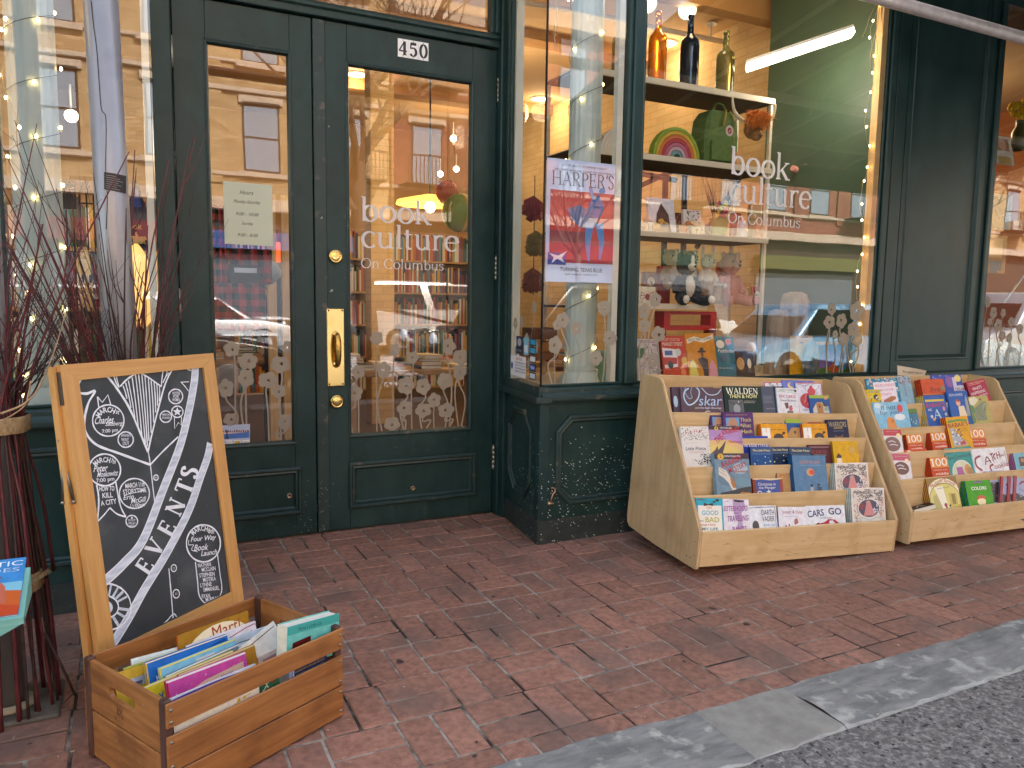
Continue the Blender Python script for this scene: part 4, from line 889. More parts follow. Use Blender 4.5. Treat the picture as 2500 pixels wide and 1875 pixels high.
GR = [('r', .04, .04, .96, 1.5, '#e2d8cc')] + squig(90, .06, .05, .94, .36, ['#4a4648', '#6b6264'], .012, .13) + squig(26, .06, .36, .24, 1.0, ['#c98a78', '#8a6a64'], .014, .1) + squig(26, .78, .36, .94, 1.0, ['#c98a78', '#8a6a64'], .014, .1) + [('e', .5, .62, .33, .29, '#f0e8e0'), ('e', .5, .62, .31, .27, '#565064')] + squig(14, .62, .46, .76, .78, ['#c8c0cc', '#e8e0e0'], .02, .08) + [('p', [(.44, .42), (.56, .44), (.66, .84), (.34, .84)], '#d68e8a'), ('e', .49, .44, .07, .06, '#c99a8a'), ('e', .3, .56, .08, .1, '#8a4a52'), ('l', [(.12, .96), (.3, .9), (.5, .98), (.72, .9), (.9, .98)], .03, '#b9cdd0'), ('t', .5, 1.05, .46, .05, "WILHELM GRIMM", '#7e8890'), ('t', .5, 1.20, .56, .06, "MAURICE SENDAK", '#7e8890')]
b1(0, (1812, 950), (2075, 945), .011, '#ece4da', GR, "cream hardback with an oval picture of a pink figure, front copy in the bottom row", lean=15, n=5, short="oval-picture hardback in the bottom row", hard=True, spine='#8fa5a3', group="oval-picture hardbacks in the near rack")
# ---- rack 1, second row
b1(1, (725, 672), (998, 672), .006, '#7793a4', [('r', 0, 0, 1, .17, '#241a30'), ('t', .52, .085, .48, .06, "DINOSAURS", '#d8d4dc'), ('e', .18, .10, .09, .09, '#d9b22e'), ('t', .18, .10, .06, .08, "2", '#2a2018'), ('e', .72, .45, .22, .16, '#a4bcc4'), ('e', .3, .75, .25, .2, '#5d7f92'), ('e', .75, .85, .2, .14, '#6d93a2'),
   ('p', [(.1, .4), (.3, .5), (.42, .72), (.5, .98), (.62, 1.15), (.45, 1.1), (.34, .86), (.22, .72), (.08, .62)], '#d8cfc0'), ('p', [(.4, .7), (.5, .76), (.56, .98), (.48, 1.04), (.42, .9)], '#a8743c'), ('l', [(.12, .45), (.28, .56)], .012, '#8a7f74'), ('l', [(.1, .53), (.3, .66)], .012, '#8a7f74'), ('p', [(.05, 1.3), (.1, 1.15), (.4, 1.1), (.7, 1.02), (1, .98), (1, 1.3)], '#27363a'), ('p', [(.55, 1.25), (.7, 1.14), (.95, 1.16), (.98, 1.28)], '#b5773a'),
   ('t', .22, .33, .12, .2, "A", '#b01f38', .35), ('t', .54, .24, .52, .22, "JURASSIC", '#b8203a', .32), ('t', .64, .42, .56, .15, "MYSTERY", '#b8203a', .32), ('t', .72, .54, .44, .09, "Archaeopteryx", '#b04a3a', .0)], "paperback with a winged reptile over a stormy sky and curved red title", n=4, group="dinosaur paperbacks in the near rack")
b1(1, (1030, 872), (1268, 868), .014, '#a8431f', [('r', .06, .05, .94, .7, '#2e4f94'), ('l', [(.0, .03), (.3, .0), (.6, .04), (1, .0)], .05, '#e8cf9a'), ('p', [(0, .04), (.1, .04), (.1, .7), (0, .7)], '#7a2a14'), ('p', [(.9, .04), (1, .04), (1, .7), (.9, .7)], '#9a3a18'), ('t', .46, .2, .58, .10, "Christmas in", '#eef0f4', 0, 0, 0), ('t', .46, .33, .56, .10, "the Manger", '#eef0f4', 0, 0, 0), ('e', .2, .5, .08, .08, '#d8dce4'), ('e', .2, .5, .05, .05, '#2e4f94'), ('p', [(.5, .38), (.53, .44), (.59, .44), (.54, .48), (.56, .54), (.5, .5), (.44, .54), (.46, .48), (.41, .44), (.47, .44)], '#e6ebf0')], "small blue board book with orange timber frame picture", d=.002, hard=True, spine='#7c2712')
b1(1, (1212, 792), (1318, 785), .008, '#c89a62', [('r', .0, .0, .06, 1.6, '#15100c'), ('t', .45, .58, .3, .22, "M", '#c0462c', 0, 0, 0)], "tan book with one red capital standing behind the blue picture book", d=.030, n=2, spine='#17110d', gap=.008)
b1(1, (1345, 687), (1608, 690), .030, '#5e86a8', [('t', .5, .12, .34, .02, "A STORY BY", '#3f5f80'), ('t', .5, .21, .62, .09, "GEORGE AND LENA", '#c58a84'), ('r', .2, .30, .84, .306, '#c3d2de'), ('e', .5, .52, .12, .12, '#c9996a'), ('e', .54, .52, .075, .075, '#d6432a'), ('e', .5, .92, .035, .04, '#1e2330'), ('p', [(.46, .97), (.54, .97), (.56, 1.15), (.44, 1.15)], '#b9a9a4'), ('e', .71, .9, .035, .04, '#1e2330'), ('p', [(.66, .95), (.8, .97), (.78, 1.15), (.7, 1.15)], '#2f4664')], "thick blue hardback with a red sun and two small heads", hard=True, spine='#1f4d7e', d=.0)
b1(1, (1682, 750), (1945, 745), .011, '#ece4da', GR, "cream hardback with an oval picture of a pink figure, second row from the bottom", lean=15, n=5, short="oval-picture hardback in the second row", hard=True, spine='#8fa5a3', group="oval-picture hardbacks in the near rack")
# ---- rack 1, third row
PB = ['#222226', '#3a3a3e']
b1(2, (425, 460), (678, 458), .016, '#dedbd4', [('r', 0, 0, 1, 1.6, '#dcd9d1')] + dots(40, .02, .02, .98, .25, ['#c24a56', '#d8a0a0', '#222226'], .008, .022) + dots(110, .02, .2, .98, .5, PB, .005, .018) + dots(50, .6, 1.0, .98, 1.35, PB, .008, .025) + dots(30, .3, 1.2, .98, 1.38, PB, .008, .025) + dots(22, .82, .4, .98, 1.0, PB, .005, .012) + [('r', .12, .60, .55, .606, '#70706e'), ('t', .48, .80, .72, .13, "Little Prince", '#2a3a5e', 0, .15, 0), ('t', .5, .94, .5, .055, "COLORING BOOK", '#d09a94', 0, 0, 0)], "white colouring book sprinkled with black dots and red flowers")
b1(2, (680, 452), (943, 458), .006, '#b58fc0', [('r', 0, 0, 1, .12, '#1e1426'), ('e', .23, .08, .06, .06, '#d9b22e'), ('t', .23, .08, .03, .07, "1", '#2a2018'), ('t', .52, .06, .36, .05, "DINOSAURS", '#d8d4dc'), ('p', [(0, .45), (.6, .42), (1, .6), (1, 1), (0, 1)], '#d9b478'), ('p', [(0, .6), (.5, .55), (.9, .75), (1, 1), (0, 1)], '#dcc36a'), ('p', [(.0, .86), (.16, .72), (.22, .60), (.24, .74), (.38, .58), (.49, .44), (.44, .62), (.36, .84), (.30, 1), (0, 1)], '#463a48'),
   ('t', .28, .40, .26, .2, "THE", '#c22a36', .62), ('t', .66, .17, .58, .2, "JOURNEY", '#c22a36', .2), ('t', .78, .48, .42, .08, "Plateosaurus", '#b5463a')], "paperback with a dark dinosaur neck on yellow and violet and curved red title", d=.0, n=3, group="dinosaur paperbacks in the near rack")
b1(2, (930, 533), (1152, 535), .010, '#2c3fa0', [('t', .48, .13, .36, .055, "JOANN SFAR", '#aab8d8', 0, 0, 0), ('t', .5, .32, .94, .15, "The Little Prince", '#e4e8f4', 0, .1, 0), ('e', .75, .15, .03, .04, '#e4e8f4'), ('e', .735, .145, .028, .036, '#2c3fa0')], "royal blue paperback with white script title and a small moon", d=.022)
LP = [('r', 0, 0, 1, .30, '#1f4f86'), ('t', .5, .155, .80, .10, "The Little Prince", '#e2dc8a', 0, .25), ('t', .5, .32, .86, .04, "ANTOINE DE SAINT-EXUPERY", '#8fb4d2', 0, 0, 0), ('e', .66, .45, .025, .025, '#d8e4e8'), ('e', .88, .66, .035, .035, '#d7dc9c'), ('e', .65, .72, .035, .035, '#c9cf8c'), ('e', .17, .77, .035, .035, '#d0d48c'), ('e', .3, .6, .015, .015, '#d7dca0'), ('e', .8, .5, .012, .012, '#d7dca0')]
b1(2, (1012, 622), (1187, 622), .012, '#1f5390', LP, "small blue paperback with yellow script title and yellow stars, left one of three", lean=15, spine='#15283f', group="small blue star paperbacks")
LP_shaded = [tuple(['#173a63' if isinstance(c_, str) and c_ == '#1f4f86' else c_ for c_ in it]) for it in LP]  # same cover again, with the row's shade put into its blue
b1(2, (1172, 622), (1326, 620), .010, '#132b4c', LP_shaded, "small blue paperback coloured darker for shade, yellow script title, middle one of three", d=.012, lean=15, group="small blue star paperbacks")
b1(2, (1322, 622), (1500, 625), .012, '#15314f', LP_shaded, "small blue paperback coloured darker for shade, yellow script title, right one behind the blue hardback", d=.008, lean=15, group="small blue star paperbacks")
b1(2, (1470, 605), (1650, 605), .008, '#571c2a', [('r', .05, .08, .95, .10, '#a88a8c'), ('r', .05, .12, .9, .135, '#a88a8c'), ('r', .10, .2, .88, .46, '#2e141c'), ('t', .48, .31, .7, .14, "RED SCARF GIRL", '#a8283e'), ('t', .5, .43, .56, .03, "A MEMOIR OF THE", '#b0a0a0'), ('t', .5, .48, .6, .03, "CULTURAL REVOLUTION", '#b0a0a0')], "maroon paperback with dark red title partly hidden in the third row", d=.014, lean=15)
b1(2, (1664, 577), (1862, 575), .014, '#e0ac16', [('e', .74, .36, .15, .16, '#c8962e'), ('e', .74, .36, .13, .14, '#d2a440'), ('t', .48, .12, .52, .02, "A GRAPHIC NOVEL BY", '#8a6a14', 0, 0, 0), ('p', [(.1, .62), (.18, .52), (.28, .62), (.3, .9), (.2, 1.1), (.1, 1.1)], '#e8dcc0'), ('p', [(.09, .62), (.18, .48), (.3, .60), (.28, .68), (.1, .68)], '#1c1a18')], "bright yellow paperback with a round gold seal, right end of the third row", spine='#a87c10')
# ---- rack 1, fourth row
TNH = [('t', .45, .09, .7, .035, "SPIRITUAL CONVERSATIONS", '#d0a860', 0, 0, 0), ('r', .08, .18, .52, .85, '#5a9cc8'), ('e', .30, .44, .16, .26, '#b5866a'), ('e', .3, .62, .15, .2, '#a87458'), ('l', [(.22, .46), (.28, .45)], .02, '#5a3a2a'), ('l', [(.33, .45), (.39, .46)], .02, '#5a3a2a'), ('t', .73, .26, .36, .13, "Thich", '#e0d48c', 0, 0, 0), ('t', .73, .45, .34, .13, "Nhat", '#e0d48c', 0, 0, 0), ('t', .75, .65, .34, .13, "Hanh", '#e0d48c', 0, 0, 0)]
b1(3, (795, 347), (1033, 345), .012, '#59356e', TNH, "purple paperback with yellow name and a portrait on blue sky, front copy", lean=16, n=1, group="purple portrait paperbacks")
b1(3, (690, 343), (915, 345), .012, '#4c2c60', TNH, "purple paperback with a portrait, mostly hidden behind its twin", d=.020, lean=16, n=2, spine='#2c1c34', group="purple portrait paperbacks")
HH = [('s', .04, .66, .30, .46, "H", '#f2f0ea', 2.6), ('t', .68, .22, .56, .05, "is for Hummus", '#7a3a14'), ('e', .64, .58, .20, .20, '#1a1614'), ('e', .86, .36, .06, .05, '#1a1614'), ('l', [(.76, .44), (.88, .36)], .04, '#1a1614'), ('e', .64, .72, .17, .15, '#f0e6d8'), ('e', .92, .09, .02, .03, '#c67a1a')]
HH[0] = ('p', [(.02, .16), (.18, .16), (.18, .34), (.20, .34), (.20, .16), (.34, .16), (.34, .66), (.20, .66), (.20, .46), (.18, .46), (.18, .66), (.02, .66)], '#f2efe8')
b1(3, (1095, 438), (1300, 438), .009, '#e8a31c', HH, "orange-yellow board book with a big white H, left one of two", n=3, short="left orange-yellow H book", spine='#b8401c', hard=True, group="orange-yellow board books with white H")
b1(3, (1425, 438), (1618, 437), .010, '#e8a31c', HH, "orange-yellow board book with a big white H, right one of two", n=2, short="right orange-yellow H book", spine='#a8341c', hard=True, group="orange-yellow board books with white H")
b1(3, (1107, 415), (1265, 415), .010, '#152845', [('t', .5, .14, .8, .1, "The Little Prince", '#9ea48a', 0, .2)], "navy paperback peeping out behind the white H book", d=.028)
TH = [('r', 0, 0, 1, .16, '#93b41e'), ('e', .82, .12, .12, .12, '#b8863a'), ('t', .82, .12, .14, .06, "25", '#f0e8d0'), ('p', [(.12, .7), (.3, .42), (.38, .36), (.6, .36), (.66, .48), (.9, .56), (.92, .9), (.12, .9)], '#c9c4b4'), ('p', [(.3, .42), (.5, .34), (.64, .5), (.62, .95), (.34, .95)], '#a87432'), ('e', .46, .58, .05, .07, '#5a3818'), ('p', [(.62, .34), (.8, .46), (.88, .62), (.66, .56)], '#22301c'), ('r', .68, .62, .9, .8, '#8aa49a')]
b1(3, (1290, 398), (1402, 400), .010, '#2a5c9c', [('r', 0, 0, 1, .3, '#93b41e'), ('p', [(.05, 1.1), (.4, .62), (.95, .62), (.95, 1.5), (.05, 1.5)], '#b58a4a'), ('e', .6, .95, .09, .12, '#5a3818')], "blue paperback with a green band and a wooden tree house, between the two H books", d=.020, spine='#24568c')
b1(3, (1395, 398), (1430, 400), .010, '#3f88b4', [('r', 0, 0, 1, .9, '#93b41e')], "narrow strip of a blue and lime book beside the tree house book", d=.026)
b1(3, (1430, 403), (1608, 403), .008, '#cc8a4e', [('e', .5, .22, .34, .14, '#8a3a22')], "tan orange book standing behind the right white H book", d=.026)
b1(3, (1618, 405), (1782, 403), .012, '#182244', [('t', .5, .24, .84, .26, "WARRIORS", '#b8a878', 0, 0, 0), ('r', .3, .40, .72, .44, '#b8a050'), ('t', .52, .56, .5, .05, "SECRETS OF THE CLANS", '#7a8296'), ('p', [(.28, .9), (.3, .74), (.42, .82), (.56, .82), (.7, .72), (.7, .95)], '#6a4630'), ('e', .5, .92, .1, .05, '#c08a50')], "navy paperback with pale gold jagged title, right end of the fourth row")
# ---- rack 1, top row
OSK = [('e', .1, .2, .1, .1, '#54424e')] + dots(16, .02, .02, .98, .55, ['#a08a8c', '#7a666e'], .003, .008) + [('p', [(.2, .6), (.22, .3), (.3, .15), (.4, .35), (.44, .6)], '#4c3430'), ('l', [(.38, -.02), (.28, .0), (.24, .12), (.26, .24), (.18, .26), (.1, .1), (.14, -.02)], .012, '#9cbcd8'), ('l', [(.20, .02), (.1, .1), (.07, .25), (.15, .41), (.28, .38), (.40, .25), (.44, .08), (.36, -.02)], .028, '#b4d2ea'), ('l', [(.50, .0), (.65, .16), (.85, .15), (.97, .03)], .016, '#c2daea'), ('t', .69, .31, .54, .24, "skar", '#a8c6e2', 0, .22, 0), ('t', .62, .49, .62, .055, "and the Eight Blessings", '#dfe0e8', 0, .2, 0), ('l', [(.5, .62), (.6, .56), (.72, .62)], .02, '#c7b8a8')]
b1(4, (455, 148), (790, 155), .010, '#5c4854', OSK, "dusky purple picture book with a large curly pale blue title, top left", hard=True, group="curly-title picture books")
b1(4, (390, 145), (720, 148), .010, '#54424e', [('e', .06, .35, .05, .14, '#9cbcd0')], "second copy of the curly-title picture book, only its left edge showing", d=.013, hard=True, n=2, group="curly-title picture books")
b1(4, (797, 137), (1098, 142), .012, '#12302c', [('s', .07, .21, .84, .16, "WALDEN", '#ecebd0', 1.5), ('t', .5, .27, .74, .10, "THEN & NOW", '#e8e2a0'), ('t', .66, .40, .3, .025, "An Alphabetical Tour of", '#d8d8c8'), ('t', .64, .44, .28, .025, "Henry Thoreau's Pond", '#d8d8c8'), ('r', .10, .37, .48, .8, '#5b666a'), ('r', .11, .38, .47, .8, '#4a5458'), ('l', [(.12, .42), (.3, .5), (.46, .44)], .02, '#2a3234'), ('e', .3, .6, .09, .12, '#8a9496'), ('e', .36, .42, .015, .02, '#d0d4d4')], "dark green hardback with large cream and yellow capitals in the top row", hard=True)
b1(4, (1085, 140), (1277, 142), .010, '#1b2a40', [('r', .06, .0, .55, 1.1, '#35455c')] + [('r', .1, .40+.055*k, .1+q.uniform(.32, .42), .415+.055*k, '#6f7c8c') for k in range(6)] + [('t', .35, .92, .36, .06, "Lewis Carroll", '#8f9aa8', 0, .1, 0)], "slate blue hardback with small grey print in the top row", d=.008, hard=True)
b1(4, (1217, 150), (1385, 157), .008, '#e7e6ea', [('t', .52, .10, .72, .09, "READY-TO-READ", '#4d8f55'), ('e', .9, .12, .06, .06, '#2c3a30'), ('l', [(.02, .17), (.5, .2), (.98, .26)], .012, '#7ea486'), ('t', .5, .40, .78, .14, "ERIC CARLE", '#b8506a', 0, 0, .01), ('t', .52, .60, .74, .08, "Walter the Baker", '#30344e'), ('p', [(.32, .72), (.5, .70), (.5, .95), (.38, 1.0)], '#5f4234'), ('e', .6, .98, .09, .10, '#c85a58'), ('p', [(.52, .88), (.66, .82), (.68, .9)], '#8a3f42'), ('p', [(.36, 1.3), (.44, 1.08), (.7, 1.08), (.72, 1.3)], '#7e6e72')], "white easy reader with a green banner and multicoloured capitals, top row", n=4, spine='#a9c4c0')
b1(4, (1378, 112), (1578, 112), .008, '#e6e4ee', [('r', 0, 0, 1, .035, '#c0303c'), ('r', .97, 0, 1, 1.4, '#b02c3a')] + squig(60, .03, .06, .95, 1.1, ['#5a6284', '#7a7ea0'], .009, .3) + [('e', .55, .20, .06, .08, '#b82a3c'), ('e', .55, .36, .16, .16, '#c23548'), ('e', .36, .72, .30, .30, '#b01c34'), ('t', .28, .62, .3, .1, "design", '#e6a090', 1.2, 0, 0), ('t', .42, .84, .2, .1, "on", '#e6a090', .2, 0, 0)], "white colouring book with blue line pattern and a red perfume bottle, top row", d=.010)
b1(4, (1118, 107), (1267, 104), .008, '#e6e4ec', [('r', 0, 0, .06, 1.5, '#c03a44'), ('r', 0, 0, 1, .05, '#c03a44')] + squig(12, .1, .08, .9, .3, ['#2a2a34'], .02, .3), "white line-pattern book with red edge, furthest back in the top row", d=.034)
b1(4, (1265, 90), (1520, 98), .008, '#6f7cc4', [('e', .25, .16, .10, .10, '#e2cb84'), ('e', .30, .13, .08, .08, '#6f7cc4')], "violet-blue book with a yellow crescent moon, tallest in the top row", d=.028)
b1(4, (1478, 210), (1637, 210), .010, '#27579a', TH, "small blue paperback with a lime band and a wooden tree house, top row right end")
# ---- rack 2, front row
MM_ = [('r', 0, 0, 1, .5, '#8a6a28'), ('e', .5, .62, .56, .58, '#efe6c0'), ('e', .5, .72, .50, .52, '#3a3428'), ('e', .5, .73, .49, .51, '#d9cf70'), ('p', [(.12, .62), (.36, .5), (.36, 1.1), (.12, 1.2)], '#b8ae6a'), ('p', [(.64, .55), (.9, .6), (.9, 1.2), (.64, 1.0)], '#c6b452'), ('r', .72, .6, .84, .95, '#8e7a3c'), ('p', [(.2, .32), (.5, .30), (.56, 1.2), (.4, 1.2)], '#f4f0d8'), ('t', .30, .19, .42, .14, "Madame", '#a8283a', .38, .1, 0), ('t', .72, .17, .42, .15, "Martine", '#a8283a', -.38, .1, 0), ('t', .5, .36, .4, .06, "breaks the rules", '#6e6030', .05, .1, 0), ('e', .48, .95, .05, .07, '#9a2a44'), ('p', [(.4, 1.2), (.5, .95), (.58, 1.2)], '#a82a3a'), ('e', .62, .98, .03, .04, '#2c3448'), ('p', [(.58, 1.2), (.62, 1.0), (.68, 1.2)], '#34405c')]
b2(0, (722, 1040), (985, 1015), .010, '#c9b84e', MM_, "yellow picture book with an arched red title and small figures, far rack bottom row", n=4, spine='#8e3324', hard=True, d=.004)
b2(0, (1065, 1062), (1285, 1050), .010, '#4aa51c', [('t', .5, .32, .60, .14, "COLORS", '#e8f0dc', .0, 0, .03), ('e', .52, .84, .17, .2, '#f0dcae'), ('p', [(.34, .82), (.36, .66), (.52, .60), (.68, .66), (.70, .82), (.6, .74), (.44, .75)], '#c8541e'), ('p', [(.30, 1.35), (.36, 1.08), (.68, 1.08), (.76, 1.35)], '#2b8f8a'), ('l', [(.34, .1), (.5, .05), (.66, .09)], .05, '#7a5a90')], "bright green board book with a red-haired child's face", n=3, spine='#2c5a78', hard=True, gap=.008)
RB = [('l', [(.25, .26), (.4, .12), (.6, .12), (.78, .24)], .07, '#8c2036'), ('t', .55, .42, .6, .1, "Secret Stories", '#5a6a9a', 0, .1, 0), ('r', .0, .62, 1, 1.7, '#474449')] + squig(50, .02, .58, .98, 1.5, ['#1d1b1e', '#8a888a', '#2c2a2c'], .04, .16)
b2(0, (1245, 978), (1408, 968), .008, '#a9b0cc', RB, "grey hardback with dark red ribbon title and red spine, upright behind the green book", d=.030, n=4, spine='#8e2a1c', hard=True, group="grey hardbacks with red spines")
F = rowf(R2, L2, 0, .004, 17)
for i, (x, y, x2, y2) in enumerate(((1402, 1020, 1530, 1012), (1455, 1018, 1585, 1010), (1495, 1014, 1650, 1004))):
    p = atp(*c2(x, y), F); rot = -.34; T = F @ Matrix.Translation((p.x, p.y, -.008+.008*i)) @ Matrix.Rotation(rot, 4, 'Z')
    o = book(T @ Matrix.Translation((0, -.235, 0)), .155, .235, .012, '#aab2cf', RB, "grey hardback with red spine, "+("left", "middle", "right")[i]+" one of three slanting at the right end", "grey hardbacks with red spines", spine='#a8281c', hard=True)
    m = MB(); m.box((0, 0, 0), (.016, .235, .0012)); m.build("spine_strip", C('#a8281c', .4), o, world=False)
T = R2 @ Matrix.Translation((.045, .020, .128)) @ eul(-2, 4, -6)
o = book(T @ frame((0, 0, .035), (1, 0, 0), (0, 1, 0)) @ Matrix.Rotation(R(-14), 4, 'Y'), .135, .045, .024, '#3a2b20', [('l', [(.2, .25), (.4, .1), (.6, .22)], .03, '#d8d0c4')], "dark brown book lying on its side at the left of the far rack's bottom row", spine='#c6bcae')
# rack 2, second row
PK = [('r', 0, 0, 1, .40, '#c2536e'), ('t', .5, .16, .7, .06, "My First Words", '#e8c8d0', 0, 0, 0), ('e', .45, .84, .42, .38, '#6a4a44'), ('l', [(.2, .72), (.4, .66), (.6, .74)], .04, '#d8d0d4'), ('l', [(.25, .88), (.45, .84), (.7, .9)], .04, '#d8d0d4'), ('e', .78, .4, .12, .12, '#f0e2b8')]
b2(1, (408, 820), (578, 825), .008, '#e9e4e6', PK, "white book with a pink band and brown curly head, second row of the far rack")
OH = [('s', .02, .50, .94, .42, "100", '#f4efe6', 1.6), ('t', .5, .74, .8, .10, "WORDS every", '#f0d0b8', 0, 0, .01), ('t', .55, .95, .72, .14, "middle", '#f4e4d6', 0, 0, .015)]
OH = [('r', 0, 0, 1, .6, '#de8a1e')] + OH
def hund(n, k, TL, TR, label, **kw): return b2(k, TL, TR, .009, '#cc4a1c', OH, label, n=n, spine='#a83414', group="orange word books with white 100", short="orange 100 book "+" ".join(label.split(", ")[1].split()[:8]), **kw)
hund(5, 1, (752, 857), (908, 847), "orange word book with white 100, on the second row before the teal book")
b2(1, (880, 777), (1118, 752), .010, '#3f9f98', [('t', .48, .16, .84, .13, "Nana Upstairs &", '#23344a', .06, 0, 0), ('t', .48, .34, .9, .13, "Nana Downstairs", '#23344a', .06, 0, 0), ('e', .50, .98, .38, .50, '#e8eee0'), ('e', .50, .98, .35, .47, '#c9d4b4'), ('e', .42, .62, .06, .07, '#e6d2bc'), ('p', [(.3, .74), (.52, .74), (.56, 1.3), (.3, 1.3)], '#a8509a'), ('e', .70, .86, .12, .2, '#cf9050'), ('e', .54, 1.06, .06, .06, '#3a2420'), ('p', [(.66, .8), (.86, .78), (.86, 1.3), (.68, 1.3)], '#b07c44')], "teal picture book with an oval of two women, far rack", n=4, spine='#1e5a54', hard=True, d=.012)
b2(1, (1122, 782), (1418, 762), .010, '#eeecee', [('l', [(.22, .22), (.06, .30), (.06, .52), (.2, .66)], .045, '#8c1f38'), ('l', [(.32, .5), (.40, .26), (.5, .46)], .03, '#6e2036'), ('l', [(.33, .4), (.5, .38)], .02, '#6e2036'), ('l', [(.5, .2), (.6, .17)], .03, '#8c1f38'), ('l', [(.55, .18), (.57, .42)], .025, '#8c1f38'), ('l', [(.66, .18), (.6, .26), (.64, .36)], .03, '#6e2036'), ('l', [(.7, .14), (.71, .34)], .025, '#8c1f38'), ('l', [(.78, .12), (.79, .32)], .025, '#8c1f38'), ('l', [(.7, .24), (.79, .22)], .02, '#8c1f38'), ('t', .86, .24, .13, .07, "that", '#6e2036', .15), ('l', [(.55, .5), (.44, .56), (.46, .72)], .04, '#a02440'), ('t', .77, .54, .42, .15, "ookie", '#8c1f38', .12, 0, 0), ('l', [(.94, .12), (.97, .6)], .012, '#4a3038')], "large white picture book with wild dark red lettering, far rack", hard=True, d=.004)
b2(1, (1490, 818), (1640, 806), .010, '#7fbccb', [('r', .25, .25, .98, .8, '#2a2326'), ('e', .45, .45, .1, .12, '#a87a5a'), ('e', .7, .5, .1, .12, '#8a5a44')], "pale blue book with a dark photograph at the right edge of the far rack", n=4, spine='#a8568a')
# rack 2, third row
b2(2, (320, 608), (500, 608), .008, '#ece6e4', [('r', 0, 0, 1, .36, '#bf2c3e'), ('t', .5, .13, .66, .06, "Hip Portrait", '#e8c0b8', 0, 0, 0), ('e', .82, .34, .12, .12, '#efe0a8'), ('e', .42, .84, .44, .42, '#7a5a56'), ('l', [(.2, .72), (.4, .66), (.6, .74)], .04, '#d8d0d4'), ('l', [(.25, .9), (.45, .86), (.7, .92)], .04, '#d8d0d4')], "white book with a red band and brown curly head, third row of the far rack")
hund(2, 2, (545, 654), (682, 645), "orange word book with white 100, leftmost of the third row")
hund(5, 2, (757, 637), (890, 628), "orange word book with white 100, left of the yellow book")
hund(1, 2, (1090, 606), (1232, 600), "orange word book with white 100, right of the yellow book", d=.012)
F = rowf(R2, L2, 2, -.002, 19)
o = b2(2, (530, 787), (727, 775), .010, '#cf4f20', [('e', .2, .17, .12, .13, '#f2e8da'), ('e', .2, .2, .06, .07, '#cf4f20'), ('t', .6, .16, .36, .12, "100", '#f2e8da', 0, 0, 0)], "orange word book lying sideways low in the third row of the far rack", d=-.003, zb=-.045)
b2(2, (893, 502), (1085, 487), .011, '#e6a814', [('p', [(.06, .16), (.5, .12), (.94, .16), (.94, .26), (.5, .22), (.06, .28)], '#4f8c2c'), ('t', .5, .38, .9, .20, "BABAR'S", '#8a2420', .03, 0, .015), ('t', .68, .58, .42, .06, "BIRTHDAY", '#8a6a1a', 0, 0, 0), ('t', .68, .68, .42, .06, "SURPRISE", '#8a6a1a', 0, 0, 0), ('p', [(.1, .52), (.24, .5), (.4, .85), (.7, 1.2), (.75, 1.35), (.12, 1.35)], '#aab0b8')] + squig(34, .12, .6, .6, 1.3, ['#4c5258', '#e4e6e8', '#2a2c2e'], .035, .08) + [('p', [(.45, 1.18), (.62, 1.1), (.7, 1.3), (.4, 1.32)], '#b5303c')], "yellow picture book with red-brown capitals under a green ribbon, front of the far rack", n=6, spine='#b81f28', hard=True, d=-.002)
# rack 2, fourth row
b2(3, (205, 372), (552, 362), .012, '#8cc6e2', [('e', .2, .2, .22, .16, '#a9d6ea'), ('e', .72, .46, .16, .1, '#e2ecf0'), ('e', .12, .1, .1, .08, '#dcecf2'), ('t', .43, .16, .44, .15, "If not", '#1d4f7c', .02, 0, 0), ('t', .43, .33, .56, .17, "for you", '#1d4f7c', .02, 0, 0), ('e', .76, .20, .085, .12, '#d23440'), ('e', .43, .60, .12, .15, '#d98a34'), ('e', .48, .62, .05, .11, '#b86a20'), ('p', [(.30, .9), (.33, .62), (.54, .62), (.62, .9)], '#d98a34')], "sky blue picture book with a red balloon and an orange dog", hard=True)
b2(3, (560, 427), (640, 422), .012, '#4a86a8', [('r', 0, 0, 1, .55, '#3d7a22'), ('e', .5, .5, .4, .1, '#2c5c1a')] + squig(10, .1, .8, .9, 1.8, ['#c8dce4', '#243c50'], .05, .3), "narrow green and blue book beside the sky blue one", d=.014)
b2(3, (695, 310), (885, 302), .011, '#2e5fb0', [('r', .06, .2, .92, .30, '#d8c32c'), ('t', .5, .12, .5, .03, "JEAN DE BRUNHOFF", '#9ab4dc', 0, 0, 0), ('t', .48, .46, .86, .22, "BABAR'S", '#b02a48', .02, 0, .015), ('s', .32, 1.1, .36, .42, "A", '#a8d2e4', 1.8), ('t', .2, .68, .2, .11, "ABC", '#c8d4e4'), ('e', .84, .66, .06, .1, '#d88aa4'), ('e', .22, 1.0, .06, .08, '#c8cdd4'), ('e', .3, 1.14, .06, .06, '#e0b060'), ('e', .88, .92, .05, .08, '#b8c4cc')], "royal blue alphabet picture book with yellow banner and large pale A", n=6, spine='#d8b81a', hard=True)
b2(3, (905, 272), (1080, 265), .012, '#2560b4', [('t', .42, .20, .66, .13, "KEVIN HAWKES", '#e8eef4', .02, 0, 0), ('e', .45, .62, .11, .16, '#e0a888'), ('p', [(.3, .52), (.4, .42), (.56, .5), (.5, .58)], '#a83c2a'), ('p', [(.42, .8), (.7, .76), (.78, 1.3), (.4, 1.3)], '#e2d6b4'), ('p', [(.8, .5), (.88, .2), (.94, .5), (.96, 1.3), (.78, 1.3)], '#8b97a0')], "bright blue book with a red-haired boy and a tower", d=.004, hard=True)
